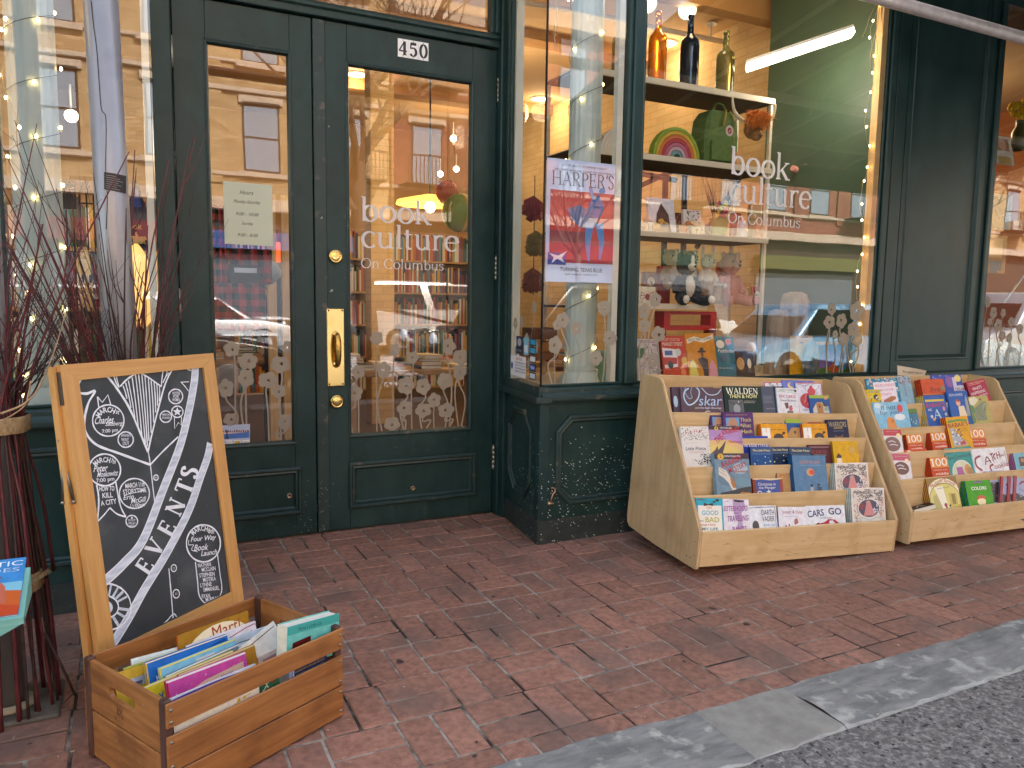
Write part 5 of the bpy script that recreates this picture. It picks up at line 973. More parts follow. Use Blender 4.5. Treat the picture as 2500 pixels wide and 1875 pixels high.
b2(3, (1093, 320), (1262, 308), .010, '#b9ae62', [('p', [(0, .1), (.3, .0), (.5, .2), (.2, .5), (0, .5)], '#dcd6b8'), ('p', [(.1, .7), (.4, .5), (.6, .34), (.86, .3), (.8, .6), (.7, 1.0), (.76, 1.3), (.2, 1.3)], '#6f8062'), ('p', [(.0, .4), (.16, .5), (.2, .8), (.08, .9), (.16, 1.2), (.1, 1.4), (0, 1.4)], '#2f7a3c'), ('l', [(.62, .7), (.7, .5), (.84, .42)], .05, '#93a488'), ('e', .70, .74, .03, .035, '#20281c'), ('l', [(.35, .6), (.4, .95), (.6, 1.2)], .03, '#57684c'), ('p', [(.5, .15), (.6, .12), (.66, .26), (.56, .22)], '#8a2f24')], "olive picture book with a grey rhinoceros, fourth row right of the far rack", n=2, hard=True)
# rack 2, top row
b2(4, (190, 162), (465, 150), .008, '#2f86a8', dots(40, .02, .02, .98, .3, ['#e8e0d0', '#7fb8cc', '#d9a88a'], .02, .04) + dots(24, .86, .3, .98, 1.2, ['#e8e0d0', '#d9a88a', '#7fb8cc'], .02, .04) + [('r', .20, .13, .90, 1.3, '#ebe0ea'), ('t', .56, .24, .62, .09, "MOUSE & FRIENDS", '#c23a5a', .02, 0, 0), ('t', .54, .40, .56, .09, "JUMBO STICKER", '#c23a5a', .02, 0, 0), ('t', .52, .54, .42, .09, "ACTIVITY", '#c23a5a', .02, 0, 0), ('p', [(.44, .72), (.7, .60), (.84, .62), (.84, .7), (.6, .82), (.44, .82)], '#a8622c')], "blue patterned sticker book with white panel and red capitals, top row of the far rack", d=.010)
b2(4, (178, 257), (318, 255), .006, '#e2bf1e', [('t', .5, .16, .8, .17, "Look Out", '#3aa0a8', 0, .1), ('e', .62, .56, .18, .20, '#141414'), ('e', .66, .54, .05, .05, '#e2c83a')] + squig(10, .2, .5, .9, 1.0, ['#141414', '#e8e4d8'], .04, .3), "small yellow comic with a black bird, top left of the far rack", d=-.006)
b2(4, (468, 140), (580, 136), .006, '#8fb4c8', squig(40, .05, .02, .95, .6, ['#2a2a30', '#d8d4d0', '#b8707a'], .03, .2) + [('t', .42, 1.1, .8, .2, "FLOWERS", '#3f5868', -1.57, 0, 0)], "grey-blue book with a line pattern standing left of the orange books", d=.004)
b2(4, (672, 166), (875, 162), .010, '#d2542a', [('t', .5, .20, .6, .02, "THE YOUNG READERS", '#8a3018', 0, 0, 0), ('s', .40, .52, .40, .19, "T", '#d2542a', .1), ('t', .58, .46, .4, .20, "First", '#4a2418', 0, 0, 0), ('r', 0, .66, 1, .68, '#d9a24a'), ('r', 0, .70, 1, 1.5, '#6e2230'), ('e', .9, .42, .11, .12, '#7a6a3c')], "orange-red hardback with dark serif title in the far rack's top row", n=3, spine='#a83818', hard=True, gap=.006)
b2(4, (770, 128), (1030, 122), .010, '#4254b0', dots(14, .02, .02, .98, .2, ['#d8dcf0', '#aab4e0'], .01, .02) + [('e', .85, .14, .11, .12, '#e6cf5a'), ('e', .55, .25, .13, .2, '#7b46a0'), ('r', .66, .1, .78, .6, '#c9c6e0'), ('e', .9, .5, .2, .12, '#c2c8dc'), ('t', .86, .52, .3, .12, "DREAM", '#7a2a3a')], "indigo book with a yellow moon and violet shape behind the orange books", d=.016)
b2(4, (1075, 192), (1238, 155), .010, '#b02348', [('t', .5, .12, .84, .09, "LYNDA MADARAS", '#e8c890', 0, 0, 0), ('r', .1, .20, .7, .215, '#e8c890'), ('t', .46, .42, .5, .17, "WHAT'S", '#f0e4e8', .05, 0, .01), ('t', .46, .66, .76, .17, "HAPPENING", '#f0e4e8', .05, 0, .01), ('t', .5, .88, .8, .15, "to my BODY?", '#f0e4e8', .05, 0, .01)], "crimson paperback with white shouted title, top right of the far rack", n=2, spine='#7c1c34')
# the curled bargain card
m = MB(); F = R2 @ frame((0, .598, .75), (1, 0, 0), (0, 0, 1)); P = [atp(*c2(*p_), F) for p_ in ((482, 132), (482, 45), (742, 92), (718, 135))]
n = 10; A = []
for i in range(n+1):
    f = i/n; t0 = P[0].lerp(P[3], f); t1 = P[1].lerp(P[2], f); dz = .028*math.sin(math.pi*f)**1.2-.01; A += [(t0.x, t0.y, dz*.6), (t1.x, t1.y, dz)]
m.add(A, [(2*i, 2*i+2, 2*i+3, 2*i+1) for i in range(n)], C('#d5cbb4', .7), True, M=F)
tmp = MB(); a_, b_ = P[0], P[3]; text(tmp, "Bargain Books!", .50, .42, .72, .30, C('#4c443a', .7), 0, bold=0)
vs = []
for p in tmp.v:
    f = min(1, max(0, p.x)); t0 = P[0].lerp(P[3], f); t1 = P[1].lerp(P[2], f); r_ = t0.lerp(t1, p.y); dz = .028*math.sin(math.pi*f)**1.2-.01; vs.append((r_.x, r_.y, dz*(.6+.4*p.y)+.0015))
m.add(vs, tmp.f, C('#4c443a', .7), M=F); o = m.build("bargain_card"); tag(o, "curled cream card with printed words on top of the far book rack", "card")
# ============================================================ CHALKBOARD
BA, BT, BW, BH = R(41.93), R(7.03), .60, 1.059
bu = V((math.cos(BA), math.sin(BA), 0)); bnn = V((-math.sin(BA), math.cos(BA), 0)); bv = bnn*math.sin(BT)+V((0, 0, math.cos(BT)))
BF = frame((-.09, 2.418, 0), bu, bv)
CB = empty("chalkboard_sign", BF, "oak-framed A-board chalkboard with white chalk drawing of a jacket and EVENTS sash", "chalkboard sign")
def cA(x, y): return (120+x/3.606, 840+y/3.606)
def cB(x, y): return (160+x/4.148, 1200+y/4.148)
sw, tw_ = .054, .048
for f_, dz0, nm in ((1, 0.0, "frame"), (0, -.034, "rear_frame")):
    m = MB(); d = -.022
    for a, b, mt in (((0, 0, 0), (sw, BH, 0), OAK), ((BW-sw, 0, 0), (BW, BH, 0), OAK)):
        m.prism([(a[0], 0), (b[0], 0), (b[0], BH-(tw_ if a[0] > 0 else 0)-.0), (b[0], BH)] if False else ([(0, 0), (sw, 0), (sw, BH-tw_-.0004), (0.0004, BH-.0004)] if a[0] == 0 else [(BW-sw, 0), (BW, 0), (BW-.0004, BH-.0004), (BW-sw, BH-tw_-.0004)]), dz0+d, dz0, mt)
    m.prism([(sw+.0006, BH-tw_), (BW-sw-.0006, BH-tw_), (BW, BH), (0, BH)], dz0+d, dz0-.0003, OAKH)
    m.prism([(sw+.0006, .16), (BW-sw-.0006, .16), (BW-sw-.0006, .205), (sw+.0006, .205)], dz0+d, dz0-.0003, OAKH)
    T = Matrix.Translation((-.012, -.004, 0)) @ Matrix.Rotation(R(1.0), 4, 'X') if not f_ else Matrix.Identity(4)
    m.v = [T @ p for p in m.v]; m.build(nm, OAK, CB, world=False)
    m = MB(); m.box((sw-.002, .20, dz0-.015), (BW-sw+.002, BH-tw_+.002, dz0-.008 if f_ else dz0-.010)); m.v = [T @ p for p in m.v]; m.build("slate" if f_ else "rear_slate", SLATE, CB, world=False)
m = MB()
for z0 in (-.022, -.045): m.box((-.0025, BH-.115, z0+.001), (-.0004, BH-.02, z0+.019), C('#5b5a58', .5, .8))
m.tube([(-.006, BH-.12, -.026), (-.006, BH-.015, -.026)], .0035, 8, C('#4a4947', .5, .8)); m.build("hinge", None, CB, world=False)
m = MB(); 
for a, b in (((-.006, .80, -.030), (-.004, .665, -.014)), ((-.006, .80, -.030), (-.014, .665, -.046)), ((-.006, .80, -.030), (-.008, .845, -.032))): m.tube([a, b], .0042, 6, C('#8a8580', .35, .9)); m.ball(b, .006, 8, C('#9a958c', .35, .9))
m.build("folding_stay", None, CB, world=False)
ck = MB(); zc = [-.0072]
def nz_(): zc[0] += .000012; return zc[0]
def cp(pts, cv=cA): return [(p.x, p.y) for p in (atp(*cv(*q_), BF) for q_ in pts)]
def cs(pts, w, cv=cA, sm=True, mat=None):       # chalk stroke; w in crop-A pixels
    P = cp(pts, cv)
    if sm and len(P) > 2: P = [(p.x, p.y) for p in smooth(P, 5)]
    q2 = random.Random(int(pts[0][0])); w_ = w*.00049
    ck.ribbon(P, [w_*q2.uniform(.8, 1.15) for _ in P], nz_(), mat)
def cc(cx, cy, rx, ry, w, cv=cA):
    P = cp([(cx+rx*math.cos(t), cy+ry*math.sin(t)) for t in [2*math.pi*i/36 for i in range(36)]], cv); ck.ribbon(P, [w*.00049*(1+.15*math.sin(i*1.3)) for i in range(36)], nz_(), None, closed=True)
def warp(tmp, cx, cy, rot, cv):            # lay flat lettering, drawn in sketch units, on the slate
    c, s_ = math.cos(rot), math.sin(rot); z = nz_(); out = []
    for p in tmp.v: q_ = atp(*cv(cx+p.x*c-p.y*s_, cy-(p.x*s_+p.y*c)), BF); out.append((q_.x, q_.y, z))
    ck.add(out, tmp.f)
def ct(st, cx, cy, wd, ht, rot=0, cv=cA, shear=0, bold=0.0):
    t_ = MB(); text(t_, st, 0, 0, wd, ht*1.04, None, 0, 0, shear, bold+.012); warp(t_, cx, cy, rot, cv)
cs([(310, 290), (265, 360), (250, 410), (275, 428), (350, 434), (420, 412), (360, 520), (325, 680), (345, 790), (440, 890), (640, 965), (905, 1062)], 15)
cs([(905, 1062), (1010, 950), (1150, 815)], 11)
cs([(505, 265), (560, 320), (640, 430), (720, 560), (800, 740), (885, 950)], 15); cs([(1105, 208), (1040, 340), (985, 530), (920, 790), (885, 950)], 13)
cs([(580, 262), (605, 340), (632, 380)], 9); cs([(603, 262), (612, 310), (632, 380)], 8); cs([(1020, 215), (1008, 300), (1002, 375)], 9); cs([(1047, 215), (1050, 262), (1015, 340)], 9); cs([(1070, 250), (1040, 290)], 7)
cs([(640, 372), (700, 310), (800, 240)], 11); cs([(800, 240), (900, 300), (1000, 372)], 11)
for a, b in (((665, 365), (700, 480)), ((688, 340), (735, 560)), ((712, 320), (770, 655)), ((745, 290), (800, 740)), ((775, 265), (830, 800)), ((800, 250), (862, 880)), ((830, 262), (880, 900)), ((858, 280), (893, 850)), ((888, 300), (912, 780)), ((912, 318), (935, 690)), ((938, 335), (952, 600)), ((962, 350), (968, 540)), ((985, 372), (983, 500))): cs([a, ((a[0]+b[0])/2+3, (a[1]+b[1])/2), b], 9)
cs([(887, 950), (905, 1060), (930, 1280), (950, 1435)], 8)
for x, y in ((955, 1175), (975, 1357)):
    cc(x, y, 20, 23, 8); cs([(x-5, y-5), (x+5, y+6)], 4); cs([(x+5, y-5), (x-5, y+6)], 4)
cs([(452, 560), (440, 462)], 9, sm=False); cs([(440, 462), (482, 512), (532, 446), (556, 530)], 9, sm=False)
cc(535, 672, 138, 138, 9); cc(688, 840, 67, 68, 9); cc(503, 1107, 140, 140, 10); cc(765, 1315, 132, 132, 9); cc(742, 1560, 51, 52, 8); cc(1127, 460, 62, 64, 9); cc(1040, 638, 50, 50, 9); cc(1142, 595, 50, 50, 9)
for i, ch in enumerate("MARCH"): t = R(150-i*22); ct(ch, 535+96*math.cos(t)-2, 668-92*math.sin(t), 34, 46, t-R(90), bold=.01)
ct("1st", 612, 592, 44, 42, -.25)
ct("Charles", 500, 668, 165, 62, .06, shear=.3); ct("Salzberg", 585, 704, 150, 46, .06, shear=.3); ct("7:00 pm", 550, 765, 140, 40, .10)
ct("SWANN'S", 690, 803, 84, 24, 0); ct("WAY", 682, 840, 68, 30, .0); ct("OUT", 690, 874, 58, 30, .0)
for i, ch in enumerate("MARCH"): t = R(146-i*19); ct(ch, 503+100*math.cos(t), 1095-78*math.sin(t), 30, 44, (t-R(90))*.7, bold=.01)
ct("7th", 580, 1032, 44, 38, -.35); ct("Peter", 470, 1092, 120, 58, .08, shear=.3); ct("Moskowitz", 530, 1140, 180, 46, .1, shear=.3); ct("7:00 pm", 508, 1198, 160, 44, .12)
ct("HOW TO", 522, 1272, 132, 42, .04, bold=.008); ct("KILL", 528, 1330, 92, 44, .08, bold=.008); ct("A CITY", 537, 1392, 140, 44, .16, bold=.008)
cs([(432, 1240), (448, 1330), (450, 1420), (438, 1565)], 11); cs([(438, 1565), (500, 1500), (548, 1440)], 9); cs([(548, 1440), (610, 1495), (690, 1522)], 9); cs([(690, 1522), (640, 1420), (600, 1215)], 10)
ct("MARCH 11th", 768, 1240, 170, 42, .12, bold=.006); ct("STORYTIME", 765, 1292, 205, 40, .10, bold=.006); cs([(670, 1330), (865, 1285)], 4); ct("Erin", 715, 1345, 90, 42, .12, shear=.3); ct("McGill", 800, 1372, 125, 46, .12, shear=.3); ct("11:00am", 792, 1418, 125, 34, .14)
for st, y in (("I", 1530), ("DO NOT", 1550), ("LIKE ALS", 1575), ("HAT", 1598)): ct(st, 742, y, 14 if st == "I" else 62 if st != "HAT" else 40, 18)
for st, y in (("VOTES", 432), ("FOR", 460), ("WOMEN", 490)): ct(st, 1130, y, 68 if st != "FOR" else 48, 26)
for st, y in (("AMERICAN", 620), ("STUDIES", 648)): ct(st, 1040, y, 68, 18)
P = cp([(1142+ (40 if i % 2 == 0 else 18)*math.sin(math.pi*i/5), 595-(40 if i % 2 == 0 else 18)*math.cos(math.pi*i/5)) for i in range(10)]); ck.add([(*p, -.0069) for p in P]+[(*cp([(1142, 595)])[0], -.0069)], [(i, (i+1) % 10, 10) for i in range(10)])
cs([(1115, 640), (1117, 745), (1150, 690), (1175, 715), (1178, 640)], 8, sm=False)
cs([(1210, 200), (1240, 225), (1262, 230)], 9); cs([(1170, 335), (1245, 330)], 7); cs([(1175, 335), (1215, 380), (1240, 415)], 7)
# the sash: two washed chalk bands built from side-by-side strokes
def band(pts, w, cv): 
    P = cp(pts, cv); P = [(p.x, p.y) for p in smooth(P, 6)]; k = .00049
    ck.ribbon(P, w*k, nz_(), CHALKS)
    for s_ in (-1, 1):
        Q = []
        for i, p in enumerate(P):
            a = P[max(i-1, 0)]; b = P[min(i+1, len(P)-1)]; d = V((b[0]-a[0], b[1]-a[1])).normalized(); Q.append((p[0]-d.y*s_*w*k*.47, p[1]+d.x*s_*w*k*.47))
        ck.ribbon(Q, 7*k, nz_(), CHALK)
B2A = lambda x, y: ((160+x/4.148-120)*3.606, (1200+y/4.148-840)*3.606)
band([(1298, 188), (1290, 330), (1240, 600), (1160, 910), (1020, 1270), B2A(800, 490), B2A(600, 735), B2A(395, 925)], 62, cA)
band([(1432, 870), (1405, 1000), (1345, 1170), (1240, 1470), B2A(1040, 620), B2A(820, 980), B2A(660, 1270), B2A(490, 1550)], 62, cA)
for ch, (x, y), a in (("E", B2A(822, 748), 56), ("V", B2A(925, 555), 59), ("E", B2A(1045, 365), 61), ("N", (1128, 1425), 65), ("T", (1205, 1250), 69), ("S", (1250, 1125), 74)):
    t_ = MB(); serif(t_, ch, -GL[ch][0]*.5*205, -.35*205, 205, None, 0, bw=1.85, wide=.92); warp(t_, x, y, R(a), cA)
# ribbon with names, lower right
cc(1410, 525, 172, 188, 11, cB)
for i, ch in enumerate("MARCH"): t = R(140-i*17); ct(ch, 1400+125*math.cos(t), 500-128*math.sin(t), 32, 50, (t-R(90))*.8+.1, cB, bold=.008)
ct("8th", 1488, 400, 62, 48, -.1, cB); ct("Four Way", 1410, 480, 250, 62, .1, cB, .3); ct("Book", 1390, 565, 140, 62, .1, cB, .3); ct("Launch", 1470, 618, 160, 50, .14, cB, .3)
cs([(1262, 490), (1262, 540), (1310, 540), (1290, 590), (1350, 610)], 5, cB)
cs([(1328, 712), (1350, 900), (1375, 1072), (1490, 1190)], 9, cB); cs([(1490, 1190), (1592, 1020), (1575, 820), (1552, 640)], 9, cB)
for st, x, y, w_ in (("NATHAN", 1420, 742, 130), ("MCCLAIN", 1462, 785, 140), ("STEPHEN", 1445, 842, 155), ("MOTIKA", 1470, 888, 130), ("LYNNE", 1435, 942, 115), ("EMMANUEL", 1490, 985, 160), ("RYAN", 1435, 1058, 85), ("MURPHY", 1495, 1090, 125)): ct(st, x, y, w_, 40, .13, cB)
cs([(1060, 780), (1080, 1000), (1103, 1282)], 9, cB)
for x, y, r_ in ((1110, 776, 27), (1134, 1036, 33)):
    cc(x, y, r_, r_*1.3, 7, cB)
    for dx, dy in ((-7, -7), (7, -7), (-7, 7), (7, 7)): cs([(x+dx-2, y+dy), (x+dx+2, y+dy+2)], 5, cB)
cs([(965, 1385), (1040, 1310), (1108, 1240), (1150, 1280), (1222, 1298)], 8, cB)
# rosette at lower left
def arc_(r1, r2, a0, a1, cx=425, cy=1170): return [(cx+r1*math.cos(R(a)), cy-r2*math.sin(R(a))) for a in range(a0, a1+1, 12)]
cs([p for p in arc_(252, 238, -78, 90)], 10, cB, sm=False); cs(arc_(125, 112, -80, 85), 10, cB, sm=False)
for a in (78, 60, 44, 28, -8, -30, -58): cs([(425+128*math.cos(R(a)), 1170-112*math.sin(R(a))), (425+240*math.cos(R(a)), 1170-226*math.sin(R(a)))], 17, cB, sm=False, mat=CHALKS)
P = cp([(430+62*math.cos(R(a)), 1175-66*math.sin(R(a))) for a in range(-90, 91, 15)], cB); ck.poly(P, nz_(), CHALKS)
# smudges
q = random.Random(21)
for _ in range(40):
    x, y = q.uniform(.08, .52), q.uniform(.3, .98); s = q.uniform(.001, .004); ck.ell(x, y, s*q.uniform(.4, 1), s*.35, nz_(), C('#7a8088', .9), 6, rot=q.uniform(0, 3))
ck.v = [V((min(max(p.x, sw-.001), BW-sw+.001), min(max(p.y, .21), BH-tw_+.001), p.z)) for p in ck.v]
ck.build("chalk_drawing", CHALK, CB, world=False)
# ============================================================ CRATE
CX = Matrix.Translation((.049, 1.913, 0)) @ Matrix.Rotation(R(27.68), 4, 'Z'); cW, cD, cH = .556, .41, .279
CE = empty("wooden_crate", CX, "stained wooden slatted crate full of children's books at the foot of the chalkboard", "crate")
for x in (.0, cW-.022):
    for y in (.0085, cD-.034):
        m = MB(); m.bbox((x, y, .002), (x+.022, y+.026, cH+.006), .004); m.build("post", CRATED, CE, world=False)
for y0, y1, s_ in ((0, .008, 1), (cD-.008, cD, 0)):
    for z0, z1 in ((.008, .100), (.104, .196), (.217, .279)):
        m = MB(); m.bbox((.002, y0, z0), (cW-.002, y1, z1), .0018); m.build("slat", CRATE, CE, world=False)
def endb(x0, x1, z0, z1, slot):
    m = MB(); T = frame((x0, 0, 0), (0, 1, 0), (0, 0, 1), (1, 0, 0)); a, b = .0345+.0005, cD-.035-.0005; a, b = .0352, cD-.0352
    if not slot: m.bbox((x0, a, z0), (x1, b, z1), .002)
    else:
        c, d, e, f = .165, .262, .208, .240; h = (e+f)/2; rr_ = (f-e)/2
        L_ = [(c-rr_*math.sin(R(t)), h-rr_*math.cos(R(t))) for t in range(0, 181, 30)]; R_ = [(d+rr_*math.sin(R(t)), h-rr_*math.cos(R(t))) for t in range(0, 181, 30)]
        m.prism([(a, z0), ((c+d)/2, z0), ((c+d)/2, e)] + L_ + [((c+d)/2, f), ((c+d)/2, z1), (a, z1)], 0, x1-x0, M=T)
        m.prism([((c+d)/2, z0), (b, z0), (b, z1), ((c+d)/2, z1), ((c+d)/2, f)] + R_[::-1] + [((c+d)/2, e)], 0, x1-x0, M=T)
    m.build("end_board", CRATEE, CE, world=False)
for x0 in (.004, cW-.016): endb(x0, x0+.012, .145, .279, True); endb(x0, x0+.012, .010, .139, False)
m = MB(); m.box((.017, .0087, .010), (cW-.017, cD-.0087, .018)); m.build("bottom", CRATE, CE, world=False)
for x in (.013, cW-.013):
    for z in (.262, .231, .180, .118, .085, .025):
        m = MB(); m.lathe([(.0052, 0), (.0046, .0016), (.0026, .0028), (.0002, .003)], n=12, M=frame((x, -.0002, z), (1, 0, 0), (0, 0, 1), (0, -1, 0))); m.build("screw", C('#8f8878', .35, .9), CE, world=False)
m = MB(); T = frame((.0037, 0, 0), (0, -1, 0), (0, 0, 1), (-1, 0, 0)); q = random.Random(2)
for _ in range(14):
    x = -.235+q.uniform(-.02, .02); z = .178+q.uniform(-.014, .014); m.ribbon([(x, z), (x+q.uniform(-.008, .008), z+q.uniform(-.012, .012))], [.0030, .0008], .0004, C('#1d0d05', .8), T)
for _ in range(22):
    x = -q.uniform(.04, .36); z = q.uniform(.03, .27); m.ribbon([(x, z), (x+q.uniform(-.001, .001), z+q.uniform(.002, .012))], [.0012, .0004], .0005, C('#d9b489', .7), T)
tag(m.build("knot_and_scuffs", None, CE, world=False), kind="stuff")
m = MB(); F = CX @ frame((cW-.0165, .22, .16), (0, 1, 0), (0, 0, 1), (-1, 0, 0)); m.v = []
m.box((-.10, 0, .0005), (.08, .105, .0012), C('#b08a5a', .7)); [m.box((.02-k*.012, .06, .0013), (.028-k*.012, .09, .0016), C('#6a4e30', .7)) for k in range(6)]
tag(m.build("cardboard_flap", None, None), "brown cardboard card standing against the crate's inner end board", "card"); bpy.data.objects["cardboard_flap"]["label"] = "brown printed card standing against the inside of the crate's far end"
def cb(y0, TL, TR, t, col, art, label, lean=14, zb=.03, group="children's books filed in the crate", **kw):
    l = R(lean); F = CX @ frame((0, y0, .02), (1, 0, 0), (0, math.sin(l), math.cos(l))); p = atp(*c5(*TL), F); q_ = atp(*c5(*TR), F)
    L = q_.x-p.x; x0 = max(p.x, .024); x1 = min(q_.x, cW-.020); h = max(.1, (p.y+q_.y)/2); 
    slope = (q_.y-p.y)/max(L, .01); a = math.atan(slope); a = max(-.2, min(.2, a))
    T = F @ Matrix.Translation((x0, p.y-.01, 0)) @ Matrix.Rotation(a, 4, 'Z')
    return book(T @ Matrix.Translation((0, -(p.y-.03), 0)), x1-x0, p.y-.03, t, col, art, label, group, **kw)
cb(.275, (795, 395), (1340, 200), .008, '#a87a1e', [('e', .55, .38, .50, .36, '#efe4c0'), ('t', .28, .20, .36, .13, "adame", '#a83a2c', .22, 0, 0), ('t', .66, .12, .40, .16, "Marti", '#a83a2c', .02, 0, 0), ('t', .66, .30, .3, .08, "rul", '#8a7a3a', 0, 0, 0)], "gold picture book with arched dark red title, furthest back in the crate", hard=True, lean=10, spine='#c03a22')
cb(.250, (870, 470), (1398, 278), .007, '#e8e2e6', [('l', [(.1, .22), (.98, .03), (.98, .3)], .012, '#a8304a'), ('l', [(.5, .28), (.94, .12)], .05, '#b8486a'), ('p', [(.6, .26), (.9, .1), (.94, .2), (.7, .36)], '#c06a86')], "white picture book with a thin dark red border and pink arm, behind the blue book", hard=True, lean=11)
cb(.232, (1000, 480), (1548, 298), .006, '#c9d6e2', [], "pale blue-white book rising toward the crate's far end", lean=12)
cb(.214, (1100, 505), (1608, 340), .007, '#1f3420', [('r', 0, 0, 1, .05, '#cfdbe0')] + squig(30, .1, .06, .95, .5, ['#6a8a2c', '#3a5a24', '#a8a23a'], .02, .12), "dark green leafy picture book in the middle of the crate", lean=12, hard=True)
cb(.258, (440, 570), (985, 430), .005, '#dfe6e2', [('r', .02, .03, .98, .2, '#cfd8d0')], "thin white book with a grey-green cover at the left back of the crate", lean=16)
cb(.243, (380, 640), (960, 455), .006, '#b0b24a', [('r', .0, .02, .5, .04, '#7a8a3a')], "thin olive yellow book at the left back of the crate", lean=17)
cb(.230, (303, 684), (820, 520), .006, '#d9b23a', [('r', .22, .14, .42, .26, '#b8bccb'), ('r', .25, .20, .38, .24, '#5a5e70')] + [('r', .25+.02*k, .24, .26+.02*k, .27, '#22242c') for k in range(6)], "yellow book with a white barcode label at the left of the crate", lean=18)
cb(.205, (543, 600), (1178, 378), .011, '#1f6cc0', [('r', 0, 0, 1, .015, '#e8e2c8'), ('r', .0, .015, .02, 1, '#d8b43a'), ('t', .15, .20, .10, .06, "KU", '#e8ecf2', .05), ('p', [(.62, .1), (.95, .03), (1, .08), (.7, .2)], '#174f96'), ('e', .78, .12, .02, .03, '#d8b43a')], "bright blue picture book with yellow edge and white capitals in the crate", hard=True, lean=15, spine='#d9b83a')
cb(.182, (650, 640), (1238, 412), .008, '#7fc0dc', [('r', 0, 0, 1, .02, '#e4dc6a'), ('r', 0, 0, .02, 1, '#e0d45a'), ('r', .05, .16, .3, .18, '#e8eef0'), ('r', .05, .22, .25, .24, '#e8eef0'), ('p', [(.03, .3), (.3, .2), (.5, .3), (.5, .5), (.03, .5)], '#1e4a6e'), ('r', .45, .06, .7, .1, '#c9d2d8')], "light blue picture book with a thin yellow edge in the crate", hard=True, lean=15, spine='#e0d45a')
cb(.164, (700, 700), (1262, 455), .006, '#71828c', [('r', 0, 0, 1, .02, '#dfe4e6')], "grey book between the light blue and the yellow books in the crate", lean=15, hard=True)
cb(.140, (520, 792), (1222, 505), .009, '#e0cf2c', [('r', 0, 0, 1, .012, '#f0ecd8'), ('t', .13, .16, .15, .09, "LAY", '#2c72a4', .1, 0, .02), ('e', .3, .14, .03, .02, '#3a7fae')], "yellow picture book with blue capitals at the front left of the crate", lean=17, hard=True)
cb(.122, (800, 690), (1388, 455), .009, '#b98228', [('r', 0, 0, 1, .02, '#dccfa0'), ('e', .7, .3, .2, .12, '#a8701e')], "tan-gold book just behind the pink one in the crate", lean=16, hard=True)
cb(.098, (703, 742), (1318, 512), .010, '#c9489a', [('r', 0, 0, 1, .025, '#ece6e8'), ('r', 0, .02, .02, 1, '#a8202e')] + dots(26, .05, .05, .95, .3, ['#7a6ac0', '#d8843a', '#e08ac0'], .006, .012) + [('p', [(.16, .22), (.45, .14), (.95, .10), (.95, .26), (.4, .36), (.16, .4)], '#d8b49c'), ('t', .34, .26, .26, .08, "Fancy", '#4a2c7a', .1, .2), ('t', .72, .18, .16, .06, "Nancy", '#4a5aa8', .1, .2)], "pink picture book with a peach band and purple title at the front of the crate", hard=True, lean=16, spine='#b8243a')
cb(.070, (700, 890), (1398, 605), .008, '#e6e4ea', [('l', [(.02, .06), (.5, .03), (.98, .05)], .07, '#5c3f9e'), ('l', [(.0, .01), (.5, .0), (.98, .02)], .015, '#f0eef2')], "white and purple book near the front slat of the crate", lean=15)
cb(.048, (742, 935), (1355, 668), .006, '#c9cfe4', [('r', .3, .02, .8, .2, '#b9c0dc')], "pale blue-white pamphlet against the front slat of the crate", lean=12)
F = CX @ frame((0, .022, .02), (1, 0, 0), (0, 0.10, .995)); 
book(CX @ frame((.032, .014, .022), (1, 0, 0), (0, .05, .998)), .245, .185, .006, '#ece9dc', [('t', .40, .14, .62, .11, "T. rex Girl", '#d8b01e', .02, .2, .01), ('t', .8, .05, .2, .05, "jr", '#d8b01e'), ('l', [(.0, .2), (.2, .12), (.3, .2)], .01, '#b8b8a8')], "white book with yellow script seen through the slat gap at the left of the crate", "children's books filed in the crate", spine='#c02a24')
book(CX @ frame((.285, .016, .022), (1, 0, 0), (0, .05, .998)), .06, .185, .02, '#2a6a4a', squig(12, .05, .05, .95, 1.2, ['#d8dcd0', '#8a2a2a'], .05, .3), "narrow green book seen through the slat gap in the middle of the crate", "children's books filed in the crate")
book(CX @ frame((.385, .012, .022), (1, 0, 0), (0, .05, .998)), .125, .192, .016, '#1d2c58', [('t', .5, .12, .86, .05, "RANDOM HOUSE BOOK", '#b8923a', 0, 0, 0), ('t', .5, .21, .8, .045, "NEWBERY AWARD WINNER", '#b0b4c4', 0, 0, 0), ('r', 0, .0, .05, 2, '#a8c0e4')], "dark blue book with gold capitals seen through the slat gap, right of the crate", "children's books filed in the crate", spine='#a8c0e4')
cb(.300, (1180, 420), (1500, 320), .005, '#dfe2e6', [], "white booklet at the back right of the crate", lean=10)
cb(.195, (1260, 470), (1640, 360), .008, '#b9cfe0', [('r', 0, 0, 1, .02, '#e8ecf0')], "pale blue picture book leaning behind the aqua hardback", lean=12, hard=True)
cb(.165, (1330, 520), (1660, 400), .009, '#2f6a5a', [('r', 0, 0, 1, .02, '#e0e4da'), ('e', .4, .2, .1, .08, '#c9d8c0')], "sea green picture book leaning behind the aqua hardback", lean=12, hard=True)
cb(.130, (1420, 560), (1680, 430), .008, '#e0c7bc', [('r', .1, .1, .8, .3, '#b8848a')], "peach picture book leaning behind the aqua hardback", lean=12, hard=True)
